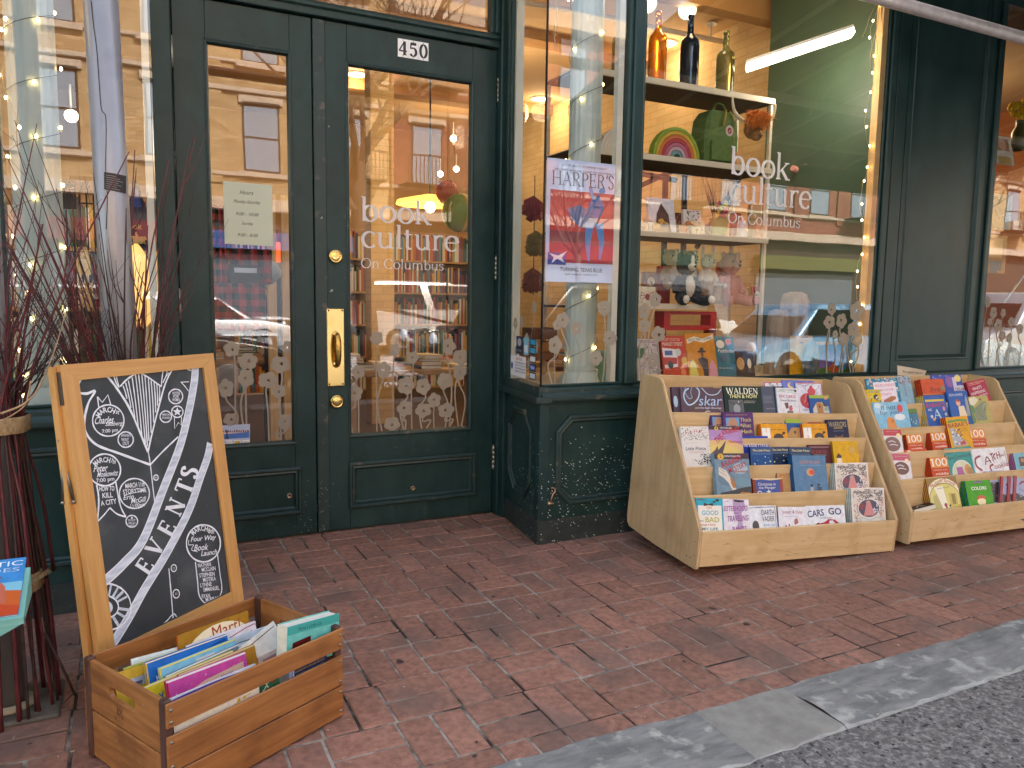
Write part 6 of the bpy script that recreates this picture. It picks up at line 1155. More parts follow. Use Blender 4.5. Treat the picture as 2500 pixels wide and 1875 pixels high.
# papers and the big aqua hardback lying across the right end
for k, (cl, lb) in enumerate((('#e6e0d8', "white booklet tipped up behind the aqua book"),)):
    T = CX @ Matrix.Translation((.37, .16, .14)) @ Matrix.Rotation(R(-20), 4, 'Y') @ frame((0, 0, 0), (1, 0, 0), (0, .35, .94))
    book(T, .13, .11, .004, cl, [('l', [(.05, .1), (.95, .1)], .02, '#3a2a2a')], lb, "booklets in the crate")
l_ = R(4); F = CX @ frame((0, .012, .02), (1, 0, 0), (0, math.sin(l_), math.cos(l_))); p = atp(*c5(1650, 352), F); q_ = atp(*c5(2048, 243), F); w_ = (q_-p).length
art = [('r', 0, 0, 1, .13, '#45a8a2'), ('t', .42, .07, .44, .06, "Fiona's Little Lie", '#1d4a58', 0, .2, 0), ('p', [(.10, .26), (.44, .22), (.44, .66), (.06, .72)], '#5a1d1c'), ('p', [(.22, .50), (.50, .34), (.66, .44), (.52, .62), (.26, .62)], '#5d6f9c'), ('e', .56, .48, .12, .12, '#d9d3da'), ('e', .74, .54, .06, .05, '#b8473a'), ('e', .26, .38, .05, .045, '#d8a48a'), ('t', .90, .36, .30, .10, "Story", '#1d5560', 1.3, .2, 0)]
book(F @ Matrix.Translation((p.x, p.y, 0)) @ Matrix.Rotation(math.atan2(q_.y-p.y, q_.x-p.x), 4, 'Z') @ Matrix.Translation((0, -.120, 0)), w_, .120, .046, '#6fc4bc', art, "thick aqua hardback lying tilted across the right end of the crate", "children's books filed in the crate", hard=True, spine='#ddd6c0', rough=.25)
# ============================================================ TEAL RACK AT THE LEFT EDGE
tp = [atz(0, 1480, .455), atz(52, 1474, .455)]
m = MB(); a = atp(77, 1376, frame((0, 2.28, 0), (1, 0, 0), (0, 0, 1)))
T0 = (-.335, 2.10)                                   # right front corner of the rack
TS = empty("teal_stand", (-.62, 2.25, 0), "teal painted book stand at the left edge, holding a travel brochure", "stand")
def pxy(px, py, Y): p = at(px, py, Y); return p
A = pxy(58, 1506, 2.16); B = pxy(78, 1384, 2.34); Cc = pxy(0, 1553, 2.16)
TX = A.x
prof = [(A.y, A.z), (B.y, B.z), (B.y, B.z-.05), (A.y+.02, A.z-.055)]
Tm = frame((0, 0, 0), (0, 1, 0), (0, 0, 1), (1, 0, 0))
m = MB(); m.prism([(A.y-.004, A.z-.016), (A.y, A.z), (B.y, B.z), (B.y+.004, B.z-.075)], -.72, A.x, TEAL, Tm); m.build("tray", TEAL, TS)
m = MB(); m.add([(A.x, A.y-.003, A.z-.001), (A.x, A.y-.003, A.z-.014), (Cc.x, Cc.y-.003, Cc.z), (Cc.x-.35, Cc.y-.003, Cc.z-.14), (-.72, A.y-.003, A.z), (A.x, A.y+.009, A.z-.001), (A.x, A.y+.009, A.z-.014), (Cc.x, Cc.y+.009, Cc.z), (Cc.x-.35, Cc.y+.009, Cc.z-.14), (-.72, A.y+.009, A.z)], [(0, 4, 3, 2, 1), (5, 6, 7, 8, 9), (0, 1, 6, 5), (1, 2, 7, 6), (2, 3, 8, 7), (3, 4, 9, 8), (4, 0, 5, 9)]); m.build("front_bracket", TEAL, TS)
m = MB(); m.bbox((-.70, 2.18, 0), (-.62, 2.30, B.z-.05), .004); m.build("leg", TEAL, TS)
uu = V((1, 0, 0)); vv = (V((0, B.y, B.z))-V((0, A.y, A.z))).normalized(); BFm = frame((A.x-.20, A.y+.006, A.z+.0065), uu, vv)
book(BFm, .188, .225, .004, '#3a86c4', [('p', [(0, .52), (1, .52), (1, .74), (0, .74)], '#7ab8cc'), ('p', [(0, .70), (.5, .62), (1, .72), (1, 1.2), (0, 1.2)], '#c05a24'), ('p', [(.35, .95), (.4, .6), (.52, .42), (.60, .34), (.68, .42), (.80, .6), (.84, .95)], '#b8624a'), ('p', [(.46, .42), (.6, .30), (.76, .42)], '#8a4038'), ('p', [(0, 1.0), (.5, .9), (1, 1.02), (1, 1.2), (0, 1.2)], '#b8421c'), ('t', .62, .12, .70, .11, "BALTIC", '#e8ecf0', 0, 0, 0), ('t', .66, .26, .56, .09, "TIDES", '#b9d0e4', 0, 0, 0)], "blue and orange travel brochure with white capitals on the teal stand")
# ============================================================ TWIG BUNDLES
def bundle(cx, cy, n, label, bands, seed, hs=(1.2, 2.0), lean=(0, 0), spread=.32, base_r=.13, neck=.62, nr=.085, z0_=0):
    q = random.Random(seed); e = empty("twig_bundle", (cx, cy, 0), label, "twig bundle", "bundles of red twigs tied round the posts")
    for i in range(n):
        a = 2*math.pi*i/n+q.uniform(-.2, .2); m = MB(); rb = base_r*q.uniform(.75, 1.15); rn = nr*q.uniform(.75, 1.05); H_ = q.uniform(*hs)
        d = V((math.cos(a), math.sin(a), 0)); o = V((cx, cy, 0)); b0 = o+d*rb+V((0, 0, z0_ if i % 3 == 1 else 0)); nk = o+d*rn+V((0, 0, neck)); top = o+d*(rn+spread*q.uniform(.25, 1.0)*(H_-neck))+V((lean[0]*(H_-neck)+q.uniform(-.12, .12), lean[1]*(H_-neck)+q.uniform(-.05, .05), H_))
        mid = nk.lerp(top, .5)+V((q.uniform(-.03, .03), q.uniform(-.03, .03), 0))-d*.03
        P = smooth([b0, (b0+nk)/2+d*q.uniform(-.012, .02), nk, mid, top], 5); r0 = q.uniform(.0042, .0085); k = len(P)
        m.tube(P, [max(.0010, r0*(1-.85*j/k)) for j in range(k)], 6)
        for _ in range(q.randint(2, 5)):
            j = q.randint(int(k*.48), k-3); s = P[j]; L = q.uniform(.12, .42)*(1-.4*j/k); dd = (P[j+1]-P[j]).normalized(); sd_ = V((q.uniform(-1, 1), q.uniform(-.7, .7), 0))*.5
            t1 = s+(dd+sd_).normalized()*L*.5; t2 = t1+(dd*1.2+sd_*.4).normalized()*L*.5+V((0, 0, .02)); rr_ = max(.0012, r0*(1-.85*j/k)*.7); Q = smooth([s, t1, t2], 4); m.tube(Q, [rr_*(1-.7*u/len(Q)) for u in range(len(Q))], 5)
            if q.random() < .5: t3 = t1+V((q.uniform(-.08, .08), q.uniform(-.04, .04), q.uniform(.04, .12))); m.tube([t1, t3], [rr_*.6, .0007], 4)
        m.build("stem", TWIGR if q.random() < .50 else TWIGB, e)
    for z, h, r_ in bands:
        m = MB(); pr = [(r_*1.0, 0), (r_*1.03, h*.1), (r_*1.02, h*.5), (r_*1.04, h*.9), (r_*1.0, h)]; m.lathe(pr, c=(cx, cy, z), n=40, sy=.95)
        for v_ in range(len(m.v)): p = m.v[v_]; t = math.atan2(p.y-cy, p.x-cx); k = 1+.03*math.sin(t*9)+.02*math.sin(t*17); m.v[v_] = V((cx+(p.x-cx)*k, cy+(p.y-cy)*k, p.z))
        m.build("burlap_band", BURLAP, e)
    return e
zb1 = at(40, 1065, 2.54).z; zb2 = at(60, 1460, 2.54).z
bundle(-.36, 2.64, 44, "bundle of dark red twigs tied with burlap at the left edge", [(zb1, .048, .088), (zb2, .055, .104)], 5, (1.0, 1.72), (.02, .02), .30, .125, zb1+.02, .070, zb2+.02)
b = bundle(gp.location.x, GY, 58, "bundle of red twigs fanning out round the grey post behind the chalkboard", [(.70, .05, .105)], 8, (1.15, 1.90), (-.08, .05), .44, .13, .74, .080)
# a few loose long stems crossing in front
m = MB(); m.tube(smooth([at(2, 1010, 2.50), at(60, 985, 2.50), at(98, 940, 2.50), at(135, 850, 2.50), at(158, 770, 2.52)], 6), [.0035-.0001*i for i in range(25)], 6); m.tube(smooth([at(0, 1030, 2.5), at(60, 990, 2.5), at(75, 930, 2.5)], 5), .0022, 5)
tag(m.build("loose_twig", noise_mat("tan_twig", (.30, .18, .09), (.42, .28, .15), (30, 30, 30), .6, 0)), "curved tan twig arching over the burlap band at the left", "twig")
m = MB(); m.tube([at(110, 1545, 2.60), at(150, 1625, 2.56), at(183, 1697, 2.55)], [.0045, .0045, .004], 6); m.tube([at(183, 1690, 2.55), at(150, 1720, 2.5)], [.003, .001], 5); tag(m.build("loose_twig", TWIGB), "dark fallen twig slanting to the pavement left of the crate", "twig")
m = MB()
for k in range(5): m.tube([at(80, 1420+k, 2.50), at(120+k*1.5, 1386+k*2.4, 2.49)], [.0016, .0004], 4)
tag(m.build("burlap_fringe", BURLAP), "frayed burlap end sticking out beside the brochure", "burlap scrap")
# ============================================================ INSIDE THE SHOP
def st(m, n, mat): return tag(m.build(n, mat), kind='structure')
FLOORM = noise_mat("wood_floor", (.06, .035, .018), (.10, .055, .028), (2, 20, 2), .5, .1)
m = MB(); m.box((-3.4, 4.065, -.002), (8.4, 11.2, .006)); st(m, "floor", FLOORM)
m = MB(); m.box((-3.4, YF+.31, 3.62), (4.9, 11.2, 3.70)); st(m, "ceiling", CEIL)
m = MB(); m.box((4.95, YF+.31, 3.3), (8.4, 7.4, 3.4)); tag(m.build("ceiling", CEIL), kind='structure')
m = MB(); m.box((4.72, 4.30, 0), (4.90, 11.2, 3.62)); st(m, "wall", CREAMB)
m = MB(); m.box((-3.4, 10.6, 0), (4.72, 10.8, 3.62)); st(m, "wall", noise_mat("ochre_plaster", (.40, .24, .10), (.46, .29, .13), (1, 1, 1), .85, 0))
m = MB(); m.box((-3.5, 3.5, 0), (-3.4, 11.2, 3.7)); st(m, "wall", C('#b98a4e', .8))
m = MB(); m.box((4.95, 7.2, 0), (8.4, 7.4, 3.4)); st(m, "wall", C('#8a3a1c', .8))
m = MB(); m.box((8.3, 3.5, 0), (8.4, 7.3, 3.4)); st(m, "wall", C('#a8683a', .8))
m = MB(); m.box((4.30, YF+.06, .0), (4.36, 4.42, 3.6)); tag(m.build("side_partition", noise_mat("green_partition", (.035, .07, .045), (.05, .09, .055), (2, 2, 2), .45, 0)), "dark green painted partition closing the display window at its right side", "partition")
m = MB(); m.box((4.37, 4.2, 0), (5.0, 4.29, 3.6)); tag(m.build("party_wall", GREEN), kind='structure')
# window decks
DECK = noise_mat("pale_deck", (.55, .42, .26), (.62, .5, .33), (3, 20, 3), .6, 0)
m = MB(); m.box((1.95, YF+.06, .75), (4.295, 4.30, .80)); m.box((1.95, 4.25, 0), (4.295, 4.30, .75)); tag(m.build("window_deck", DECK), "pale wooden deck inside the right display window", "display deck")
m = MB(); m.box((-3.2, YF+.06, .72), (.10, 4.2, .77)); m.box((-3.2, 4.15, 0), (.1, 4.2, .72)); tag(m.build("window_deck", DECK), "pale wooden deck inside the left display window", "display deck")
m = MB(); m.box((5.0, YF+.06, .75), (8.2, 4.3, .80)); m.box((5.0, 4.25, 0), (8.2, 4.3, .75)); tag(m.build("window_deck", DECK), "pale wooden deck inside the far right window", "display deck")
# bulkhead soffit over the window, rails on the ceiling
m = MB(); m.box((1.95, 4.5, 3.36), (4.7, 4.62, 3.62)); m.box((-3.3, 6.2, 3.54), (4.7, 6.4, 3.62)); m.box((-3.3, 8.4, 3.5), (4.7, 8.6, 3.62)); tag(m.build("ceiling_beam", C('#a87c48', .8)), kind='structure')
LAMP = emit("lamp_glow", (1, .78, .40), 2.2); SPOT = emit("spot_glow", (1, .86, .62), 6); BULB = emit("fairy_bulb", (1, .72, .30), 5); TUBEM = emit("tube_glow", (1, .90, .62), 2.4); SHADE = emit("yellow_shade", (1, .55, .08), .5)
def interior_light(x, y, z, e_, col=(1, .76, .46), r_=.12):
    l = bpy.data.lights.new("shop_lamp_light", 'POINT'); l.energy = e_*.125; l.color = col; l.shadow_soft_size = r_; o = bpy.data.objects.new("shop_lamp_light", l); COL.objects.link(o); o.location = (x, y, z)
def recessed(px, py, label, Z=3.62, r_=.10):
    p = atz(px, py, Z); m = MB(); m.lathe([(r_*1.25, -.001), (r_*1.25, -.012), (r_, -.014)], c=p, n=22, mat=WHITE); m.ell(p.x, p.y, r_, r_, p.z-.010, LAMP, 22)
    tag(m.build("ceiling_light"), label, "ceiling light", "recessed ceiling lights"); interior_light(p.x, p.y, p.z-.15, 14)
recessed(871, 180, "round recessed light seen at the top of the right door pane")
recessed(1320, 240, "round recessed light seen through the narrow side pane")
recessed(1622, 104, "round recessed light seen behind the amber bottle")
def spot(px, py, Y, label, s=1.0):
    p = at(px, py, Y); m = MB(); d = (V((0, 0, CAMZ))-p).normalized(); T = frame(p, d.orthogonal(), d.cross(d.orthogonal()).normalized(), d)
    m.lathe([(.028*s, -.10*s), (.034*s, -.07*s), (.055*s, 0), (.050*s, .002)], n=18, M=T, mat=WHITE); m.ell(0, 0, .045*s, .045*s, .0, SPOT, 18, T); m.tube([p-d*.08*s, V((p.x, p.y, min(3.6, p.z+.25*s)))], .006, 6, WHITE)
    tag(m.build("spot_lamp"), label, "spot lamp", "white spot lamps in the shop"); return p
p = spot(174, 283, 5.2, "white hooded lamp glowing in the left window", .7); interior_light(p.x+.1, p.y-.3, p.z-.2, 14)
for a in ((1107, 338, 7.5, "brightest small lamp in the right door pane"), (1075, 425, 8.2, "left one of the two lower lamps in the right door pane"), (1114, 413, 8.2, "right one of the two lower lamps in the right door pane"), (694, 583, 8, "small lamp low in the left door pane"), (1580, 8, 4.6, "round lamp at the very top of the display window"), (1678, 25, 4.6, "tilted lamp at the top of the display window, right of the round one")): spot(*a, s=1.25 if a[2] < 5 else .65)
for x, y, z, e_ in ((.6, 5.4, 3.0, 7), (-1.5, 5.4, 2.9, 5), (1.2, 8, 3, 4), (3.3, 6.6, 3, 40), (3.2, 3.85, 3.3, 30), (-1, 3.9, 3.2, 7), (3.6, 9, 3, 36), (6.6, 5, 3, 50), (-1.6, 8.5, 3, 5)): interior_light(x, y, z, e_)
a, b = at(1822, 160, 3.95), at(2080, 74, 3.56); d = (b-a).normalized(); s_ = V((-d.y, d.x, 0))
m = MB(); T = frame(a, d, s_); L = (b-a).length; m.box((0, -.055, .002), (L, .055, .02), WHITE, T); m.box((.0, -.055, -.03), (L, .055, .0015), TUBEM, T); tag(m.build("tube_light"), "long bright tube light slanting across the display window", "tube light"); interior_light((a.x+b.x)/2, (a.y+b.y)/2, a.z-.15, 12, (1, .9, .7))
m = MB()
for (x0, y0), (x1, y1) in (((1540, 55), (1765, 102)), ((1250, 0), (1525, 50))): m.tube([atz(x0, y0, 3.5), atz(x1, y1, 3.5)], .022, 8)
p = atz(1735, 90, 3.5); m.tube([p, p+V((0, 0, .11))], .01, 8); m.lathe([(.05, 0), (.05, .01), (.01, .012)], c=(p.x, p.y, p.z+.10), n=18); tag(m.build("lighting_track", WHITE), "white ceiling track running above the bottles", "lighting track")
# fluted pale columns
COLM = noise_mat("pale_green_column", (.42, .50, .46), (.52, .58, .52), (4, 4, 2), .5, .05)
def column(x, y, r_, label):
    m = MB(); n = 72; vs = []; fs = []
    for i, z in enumerate((.77, 3.62)):
        for j in range(n): t = 2*math.pi*j/n; k = r_*(1-.05*abs(math.sin(t*9))); vs.append((x+k*math.cos(t), y+k*math.sin(t), z))
    for j in range(n): fs.append((j, (j+1) % n, (j+1) % n+n, j+n))
    m.add(vs, fs, None, True); m.lathe([(r_*1.3, 0), (r_*1.3, .05), (r_*1.12, .08), (r_*1.0, .1)], c=(x, y, .77), n=32); tag(m.build("column", COLM), label, "column")
column(2.245, 3.64, .088, "pale fluted column wound with fairy lights behind the magazine poster")
column(-.31, 3.72, .088, "pale fluted column wound with fairy lights in the left window")
BM = MB(); BM.ball((0, 0, 0), .0055, 8, sc_=(1, 1, 1.5)); BM_ME = None
def lights(name_label, pts, wire, seed, every=3):
    global BM_ME
    e = empty("string_lights", pts[0], name_label, "string lights", "strings of fairy lights"); m = MB(); m.tube(pts, .0016, 4); m.build("wire", wire, e); q = random.Random(seed)
    for i in range(1, len(pts), every):
        o_ = pts[i]+V((q.uniform(-.012, .012), q.uniform(-.012, .004), q.uniform(-.02, .02)))
        if BM_ME is None: k = BM.build("bulb", BULB, e, world=False); BM_ME = k.data
        else: k = bpy.data.objects.new("bulb", BM_ME); COL.objects.link(k); k.parent = e
        k.location = o_-V(pts[0])
WIRE = C('#4c4a3c', .6); WIREL = C('#a89c74', .6)
def helix(x, y, r_, z0, z1, turns, n, ph=0): return [V((x+r_*math.cos(ph+2*math.pi*turns*i/n), y+r_*math.sin(ph+2*math.pi*turns*i/n), z0+(z1-z0)*i/n)) for i in range(n+1)]
lights("dark wire of fairy lights winding up the column behind the magazine poster", helix(2.245, 3.64, .096, .84, 3.3, 9, 150, 1), WIRE, 1, 5)
lights("dark wire of fairy lights winding round the column in the left window", helix(-.31, 3.72, .096, .84, 2.9, 9, 140, 2), WIRE, 2, 4)
q = random.Random(5); lights("strand of fairy lights hanging beside the light timber strip", [V((4.17+.025*math.sin(i*.7)+q.uniform(-.01, .01), YF+.04, 3.28-i*.055)) for i in range(45)], WIREL, 3, 2)
q = random.Random(6); lights("strand of fairy lights hanging at the left side of the left window", [V((-.36+.02*math.sin(i), YF+.05, 2.9-i*.05)) for i in range(42)], WIREL, 4, 4)
lights("fairy lights along the top edge of the display window", [V((3.2+i*.032, YF+.06, 3.17+.02*math.sin(i))) for i in range(32)], WIREL, 5, 2)
# loops of loose cord
CORD = C('#b8a684', .8); m = MB()
y = YF+.03
for L_ in ([(2145, 0), (2122, 45), (2118, 60), (2106, 90)], [(2150, 5), (2142, 60), (2138, 80), (2126, 130), (2126, 160), (2132, 168), (2142, 130), (2138, 80)], [(2152, 5), (2150, 90), (2147, 160), (2144, 240), (2136, 330)]): m.tube(smooth([at(a_, b_, y) for a_, b_ in L_], 5), .0022, 5)
tag(m.build("string_loop", CORD), "looped pale cord hanging at the upper right of the display window", "cord")
m = MB()
for L_ in ([(1358, 0), (1360, 30), (1352, 75), (1353, 92), (1361, 60), (1358, 10)], [(1353, 90), (1357, 108), (1361, 122)], [(1353, 90), (1355, 112), (1355, 125)]): m.tube(smooth([at(a_, b_, YF+.03) for a_, b_ in L_], 4), .0020, 5)
tag(m.build("string_loop", CORD), "knotted pale cord hanging at the top of the narrow corner window", "cord")
# the display shelf unit
SY, SD = 3.85, .35
xs0, xs1 = 2.31, at(1893, 250, SY).x; SZ = [at(1893, 250, SY).z, at(1884, 420, SY).z, at(1872, 590, SY).z, at(1869, 753, SY).z]
SH = empty("display_shelf", ((xs0+xs1)/2, SY, .80), "cream metal display shelf unit with dark shelf undersides in the large window", "shelf unit")
CRM = C('#d9ceb4', .5)
for z in SZ:
    m = MB(); xr = xs1 if z != SZ[3] else at(1728, 750, SY).x
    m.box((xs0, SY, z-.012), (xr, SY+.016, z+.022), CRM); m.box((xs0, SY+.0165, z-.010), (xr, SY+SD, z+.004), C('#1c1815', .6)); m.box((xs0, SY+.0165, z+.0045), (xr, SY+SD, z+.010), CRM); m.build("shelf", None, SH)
for x in (xs0, xs1-.02):
    for y in (SY+.0162, SY+SD-.0205):
        m = MB(); m.box((x, y, .80), (x+.020, y+.020, SZ[0]-.013)); m.build("upright", CRM, SH)
m = MB()
for A, B in (((1545, 462), (1690, 395)), ((1700, 605), (1812, 425)), ((1545, 420), (1650, 440))): m.tube([at(*A, SY+SD+.02), at(*B, SY+SD+.02)], .018, 6)
for x in (1625, 1672): m.tube([at(x, 415, SY+SD+.06), at(x-6, 740, SY+SD+.06)], .022, 6)
m.build("rear_brace", C('#241a14', .6), SH)
# bottles on the top shelf
def bottle(px, py0, py1, w_px, col, label, Y=SY+.12):
    z0 = SZ[0]+.022; a = at(px, py1, Y); h = a.z-z0; r_ = (at(px+w_px/2, py1, Y).x-a.x)*.98
    m = MB(); m.lathe([(.001, 0), (r_*.9, 0), (r_, .01), (r_, h*.58), (r_*.9, h*.66), (r_*.5, h*.72), (r_*.34, h*.76), (r_*.30, h*.96), (r_*.36, h*.965), (r_*.36, h), (r_*.001, h)], c=(at(px, py0, Y).x, Y, z0), n=24)
    mt, t, b = base("coloured_glass", col, .08); b.inputs["Transmission Weight"].default_value = .75; b.inputs["IOR"].default_value = 1.3
    tag(m.build("glass_bottle", mt), label, "bottle", "tall glass bottles on the top shelf")
bottle(1603, 195, 27, 38, (.85, .30, .02), "tall amber glass bottle on the top shelf"); bottle(1681, 205, 36, 38, (.01, .02, .05), "tall blue-black glass bottle on the top shelf"); bottle(1768, 222, 76, 36, (.22, .22, .08), "olive glass bottle, rightmost on the top shelf"); bottle(1512, 180, 43, 34, (.30, .32, .08), "yellow-green bottle partly behind the window mullion, leftmost")
# rainbow arches on the second shelf
def arch(cx, w_, cols, label, Y, Z, hf=1.0):
    m = MB(); n = len(cols)
    for i, c in enumerate(cols):
        if c is None: continue
        r1, r0 = w_/2*(1-i/(n+1.2)), w_/2*(1-(i+.86)/(n+1.2)); P = [(r1*math.cos(R(a)), r1*math.sin(R(a))*hf) for a in range(0, 181, 12)]+[(r0*math.cos(R(a)), r0*math.sin(R(a))*hf) for a in range(180, -1, -12)]
        k = MB(); vs = []; q_ = len(P)//2; T = frame((cx, Y, Z), (1, 0, 0), (0, 0, 1), (0, -1, 0))
        for z_ in (0, .05): vs += [(p[0], p[1], z_) for p in P]
        N_ = len(P); fs = [(j, j+1, N_-2-j, N_-1-j) for j in range(q_-1)]; fs = fs+[tuple(x+N_ for x in f) for f in fs]+[(j, (j+1) % N_, (j+1) % N_+N_, j+N_) for j in range(N_)]
        m.add(vs, fs, C(c, .6), M=T)
    tag(m.build("rainbow_arch"), label, "wooden toy", "toy rainbows on the second shelf")
z2 = SZ[1]+.023
arch(at(1640, 380, SY+.1).x, at(1698, 380, SY+.1).x-at(1584, 380, SY+.1).x, ['#7f9a2a', '#c9a42e', '#c06a34', '#a8323c', '#b0607a', '#c09aa0', '#5e8a8c'], "stacked rainbow toy of coloured arches on the second shelf", SY+.1, z2, 1.05)
arch(at(1500, 370, SY+.12).x, .26, ['#d8cfbc']*5, "plain cream arch toy seen behind the corner window's mullion", SY+.12, z2, 1.1)
# green backpack
m = MB(); BPc = at(1748, 330, SY+.12); bx = BPc.x; W_ = .27
GRN = noise_mat("olive_canvas", (.075, .13, .025), (.11, .18, .045), (40, 40, 40), .85, .2)
P = [(-W_/2, 0), (W_/2, 0), (W_/2*1.02, .18), (W_*.46, .28), (W_*.3, .335), (-W_*.3, .335), (-W_*.46, .28), (-W_/2*1.02, .18)]
BP = empty("backpack", (bx, SY+.12, z2), "square green canvas backpack with a round red and white badge on the second shelf", "backpack")
T = frame((bx, SY+.20, z2), (1, 0, 0), (0, 0, 1), (0, -1, 0)); m.prism(P, 0, .13, None, T); m.sweep(P, [(0, .13), (.012, .138), (.03, .142)], None, T, cap=True); m.build("bag", GRN, BP)
m = MB(); m.prism(rect(-.10, .02, .10, .14), .143, .165, None, T); m.build("front_pocket", GRN, BP)
m = MB(); m.tube(smooth([T @ V(p_) for p_ in ((-.05, .33, .10), (-.03, .38, .10), (.03, .38, .10), (.05, .33, .10))], 5), .008, 6, GRN); m.tube(smooth([T @ V(p_) for p_ in ((.02, .34, .145), (.01, .30, .15), (.0, .24, .145))], 5), .006, 6, C('#b8902a', .6)); m.tube(smooth([T @ V(p_) for p_ in ((.05, .34, .145), (.09, .27, .15), (.08, .18, .16), (.085, .10, .16))], 5), .004, 5, C('#8a8a4a', .6)); m.build("handle", None, BP)
m = MB(); m.ell(.055, .215, .032, .034, .1436, C('#d8d0c8', .6), 24, T); m.ell(.055, .215, .018, .021, .1442, C('#9a2a2c', .6), 20, T); m.ribbon([(.048, .205), (.055, .215), (.064, .22)], .005, .1450, C('#d8d0c8', .6), T)
for k in range(16): a = R(k*22.5); m.ell(.055+.026*math.cos(a), .215+.028*math.sin(a), .0024, .0024, .1446, C('#9a2a2c', .6), 6, T)
m.build("badge", None, BP); m = MB(); m.prism(rect(.06, .0, .105, .085), .167, .169, C('#b8845a', .8), T); m.build("tag", None, BP)
# highland cow head
cwp = at(1836, 312, SY-.07); e = empty("cow_head_toy", (cwp.x, SY-.07, cwp.z), "plush highland cow head with shaggy orange hair and wide cream horns", "plush toy")
ORG = noise_mat("orange_fur", (.50, .12, .01), (.80, .26, .03), (50, 50, 50), .9, .5); c = cwp
m = MB(); m.ball((c.x, c.y, c.z), .062, 14, sc_=(.9, .8, 1.15)); m.ball((c.x+.005, c.y-.035, c.z-.055), .040, 12, sc_=(.9, .8, .8)); m.build("head", noise_mat("brown_fur", (.20, .09, .03), (.34, .16, .05), (40, 40, 40), .9, .3), e)
m = MB(); q = random.Random(3)
for _ in range(420):
    a = q.uniform(0, 6.3); s = c+V((.075*math.cos(a)*q.random(), -.04+q.uniform(-.02, .03), .045+.02*q.random())); t = s+V((q.uniform(-.075, .075), q.uniform(-.05, 0), q.uniform(-.09, .035))); m.tube([s, (s+t)/2+V((0, -.012, .012)), t], [.0026, .0024, .0005], 4, cap=False)
m.build("hair", ORG, e)
m = MB()
for s in (-1, 1): P = smooth([c+V((s*x, -.01, z)) for x, z in ((.05, .03), (.10, .035), (.155, .075), (.175, .125), (.178, .165))], 5); m.tube(P, [.016*(1-.75*i/len(P)) for i in range(len(P))], 10)
m.build("horn", C('#cfc09a', .4), e)
m = MB(); [m.ball(c+V((s*.024, -.058, -.018)), .007, 8, C('#141010', .2)) for s in (-1, 1)]; m.ball(c+V((.005, -.075, -.06)), .010, 8, C('#6a3a20', .5), sc_=(1.6, .6, .8)); m.build("face", None, e)
# things on the third shelf
z3 = SZ[2]+.023; z4 = SZ[3]+.023
def box_thing(name, label, cat, x0, x1, Y, z0, h, d, col, art=None, lean=0, group=None):
    F = frame((x0, Y, z0), (1, 0, 0), (0, math.sin(lean), math.cos(lean))); o = book(F, x1-x0, h, d, col, art or (), label, group); o.name = name; o["category"] = cat; return o
def bxpx(name, label, cat, pL, pR, pT, Y, z0, col, art=None, lean=.12, d=.02, group=None):
    xa, xb = at(pL, pT, Y).x, at(pR, pT, Y).x; h = at((pL+pR)/2, pT, Y).z-z0; return box_thing(name, label, cat, xa, xb, Y, z0, h/math.cos(lean), d, col, art, lean, group)
bxpx("framed_card", "white slanted stand with a dark house picture on the third shelf", "card", 1590, 1655, 482, SY+.05, z3, '#d5dae0', [('p', [(.2, 1.2), (.3, .5), (.5, .15), (.75, .5), (.8, 1.2)], '#20242a'), ('r', .35, .9, .7, 1.4, '#8a7a4a')], .2)
bxpx("card", "small white card with pink flowers on the third shelf", "card", 1672, 1715, 512, SY+.10, z3, '#cfd6d4', squig(16, .1, .05, .9, .6, ['#c25a7a', '#3a7a4a', '#2a2a30'], .05, .15), .1)
bxpx("card", "cream card with leaf drawing right of the flower card", "card", 1690, 1722, 540, SY+.06, z3, '#d8d0a8', squig(10, .1, .1, .9, 1.0, ['#5a8a3a', '#c2a43a'], .05, .2), .1)
m = MB(); p = at(1755, 545, SY+.14); m.lathe([(.05, 0), (.062, .12), (.066, .12), (.06, .118)], c=(p.x, SY+.14, z3), n=20, mat=C('#6f9a2c', .6)); e = tag(m.build("green_pot", None), "lime green pot with flowers and bare twigs on the third shelf", "plant pot")
TWG = MB(); q = random.Random(8)
for _ in range(34):
    a = q.uniform(0, 6.3); L = q.uniform(.16, .36); t0 = V((p.x+.03*math.cos(a), SY+.14+.03*math.sin(a), z3+.10)); t1 = t0+V((.35*L*math.cos(a), .25*L*math.sin(a), L)); TWG.tube([t0, (t0+t1)/2+V((q.uniform(-.02, .02), 0, .01)), t1], [.0022, .0016, .0006], 4)
tag(TWG.build("bare_twigs", TWIGB), "spray of thin dark twigs standing in the lime pot", "twigs")
m = MB(); q = random.Random(9)
for _ in range(26): a = q.uniform(0, 6.3); m.ball((p.x+.06*math.cos(a)*q.random(), SY+.12+.04*math.sin(a), z3+.13+q.uniform(0, .09)), q.uniform(.008, .022), 7, q.choice((C('#4f8a2c', .8), C('#7fae3a', .8), C('#b8406a', .8), C('#d8b83a', .8))), jit=.3, rnd=q)
tag(m.build("flowers"), "green, pink and yellow blooms in the lime pot", "flowers")
for px, c_, l in ((1566, '#b8a27c', "small cream elephant figure at the shelf's left end"), (1602, '#c9a030', "round yellow ball toy on the third shelf"), (1668, '#c07a2a', "small orange bird figure on the third shelf")):
    m = MB(); p = at(px, 555, SY+.05); m.ball((p.x, SY+.05, z3+.028), .028, 12, sc_=(1.2, .9, 1)); m.ball((p.x+.02, SY+.03, z3+.062), .018, 10); m.tube([(p.x+.03, SY+.02, z3+.06), (p.x+.052, SY+.0, z3+.045)], [.006, .002], 6); tag(m.build("toy_figure", C(c_, .7)), l, "toy figure")
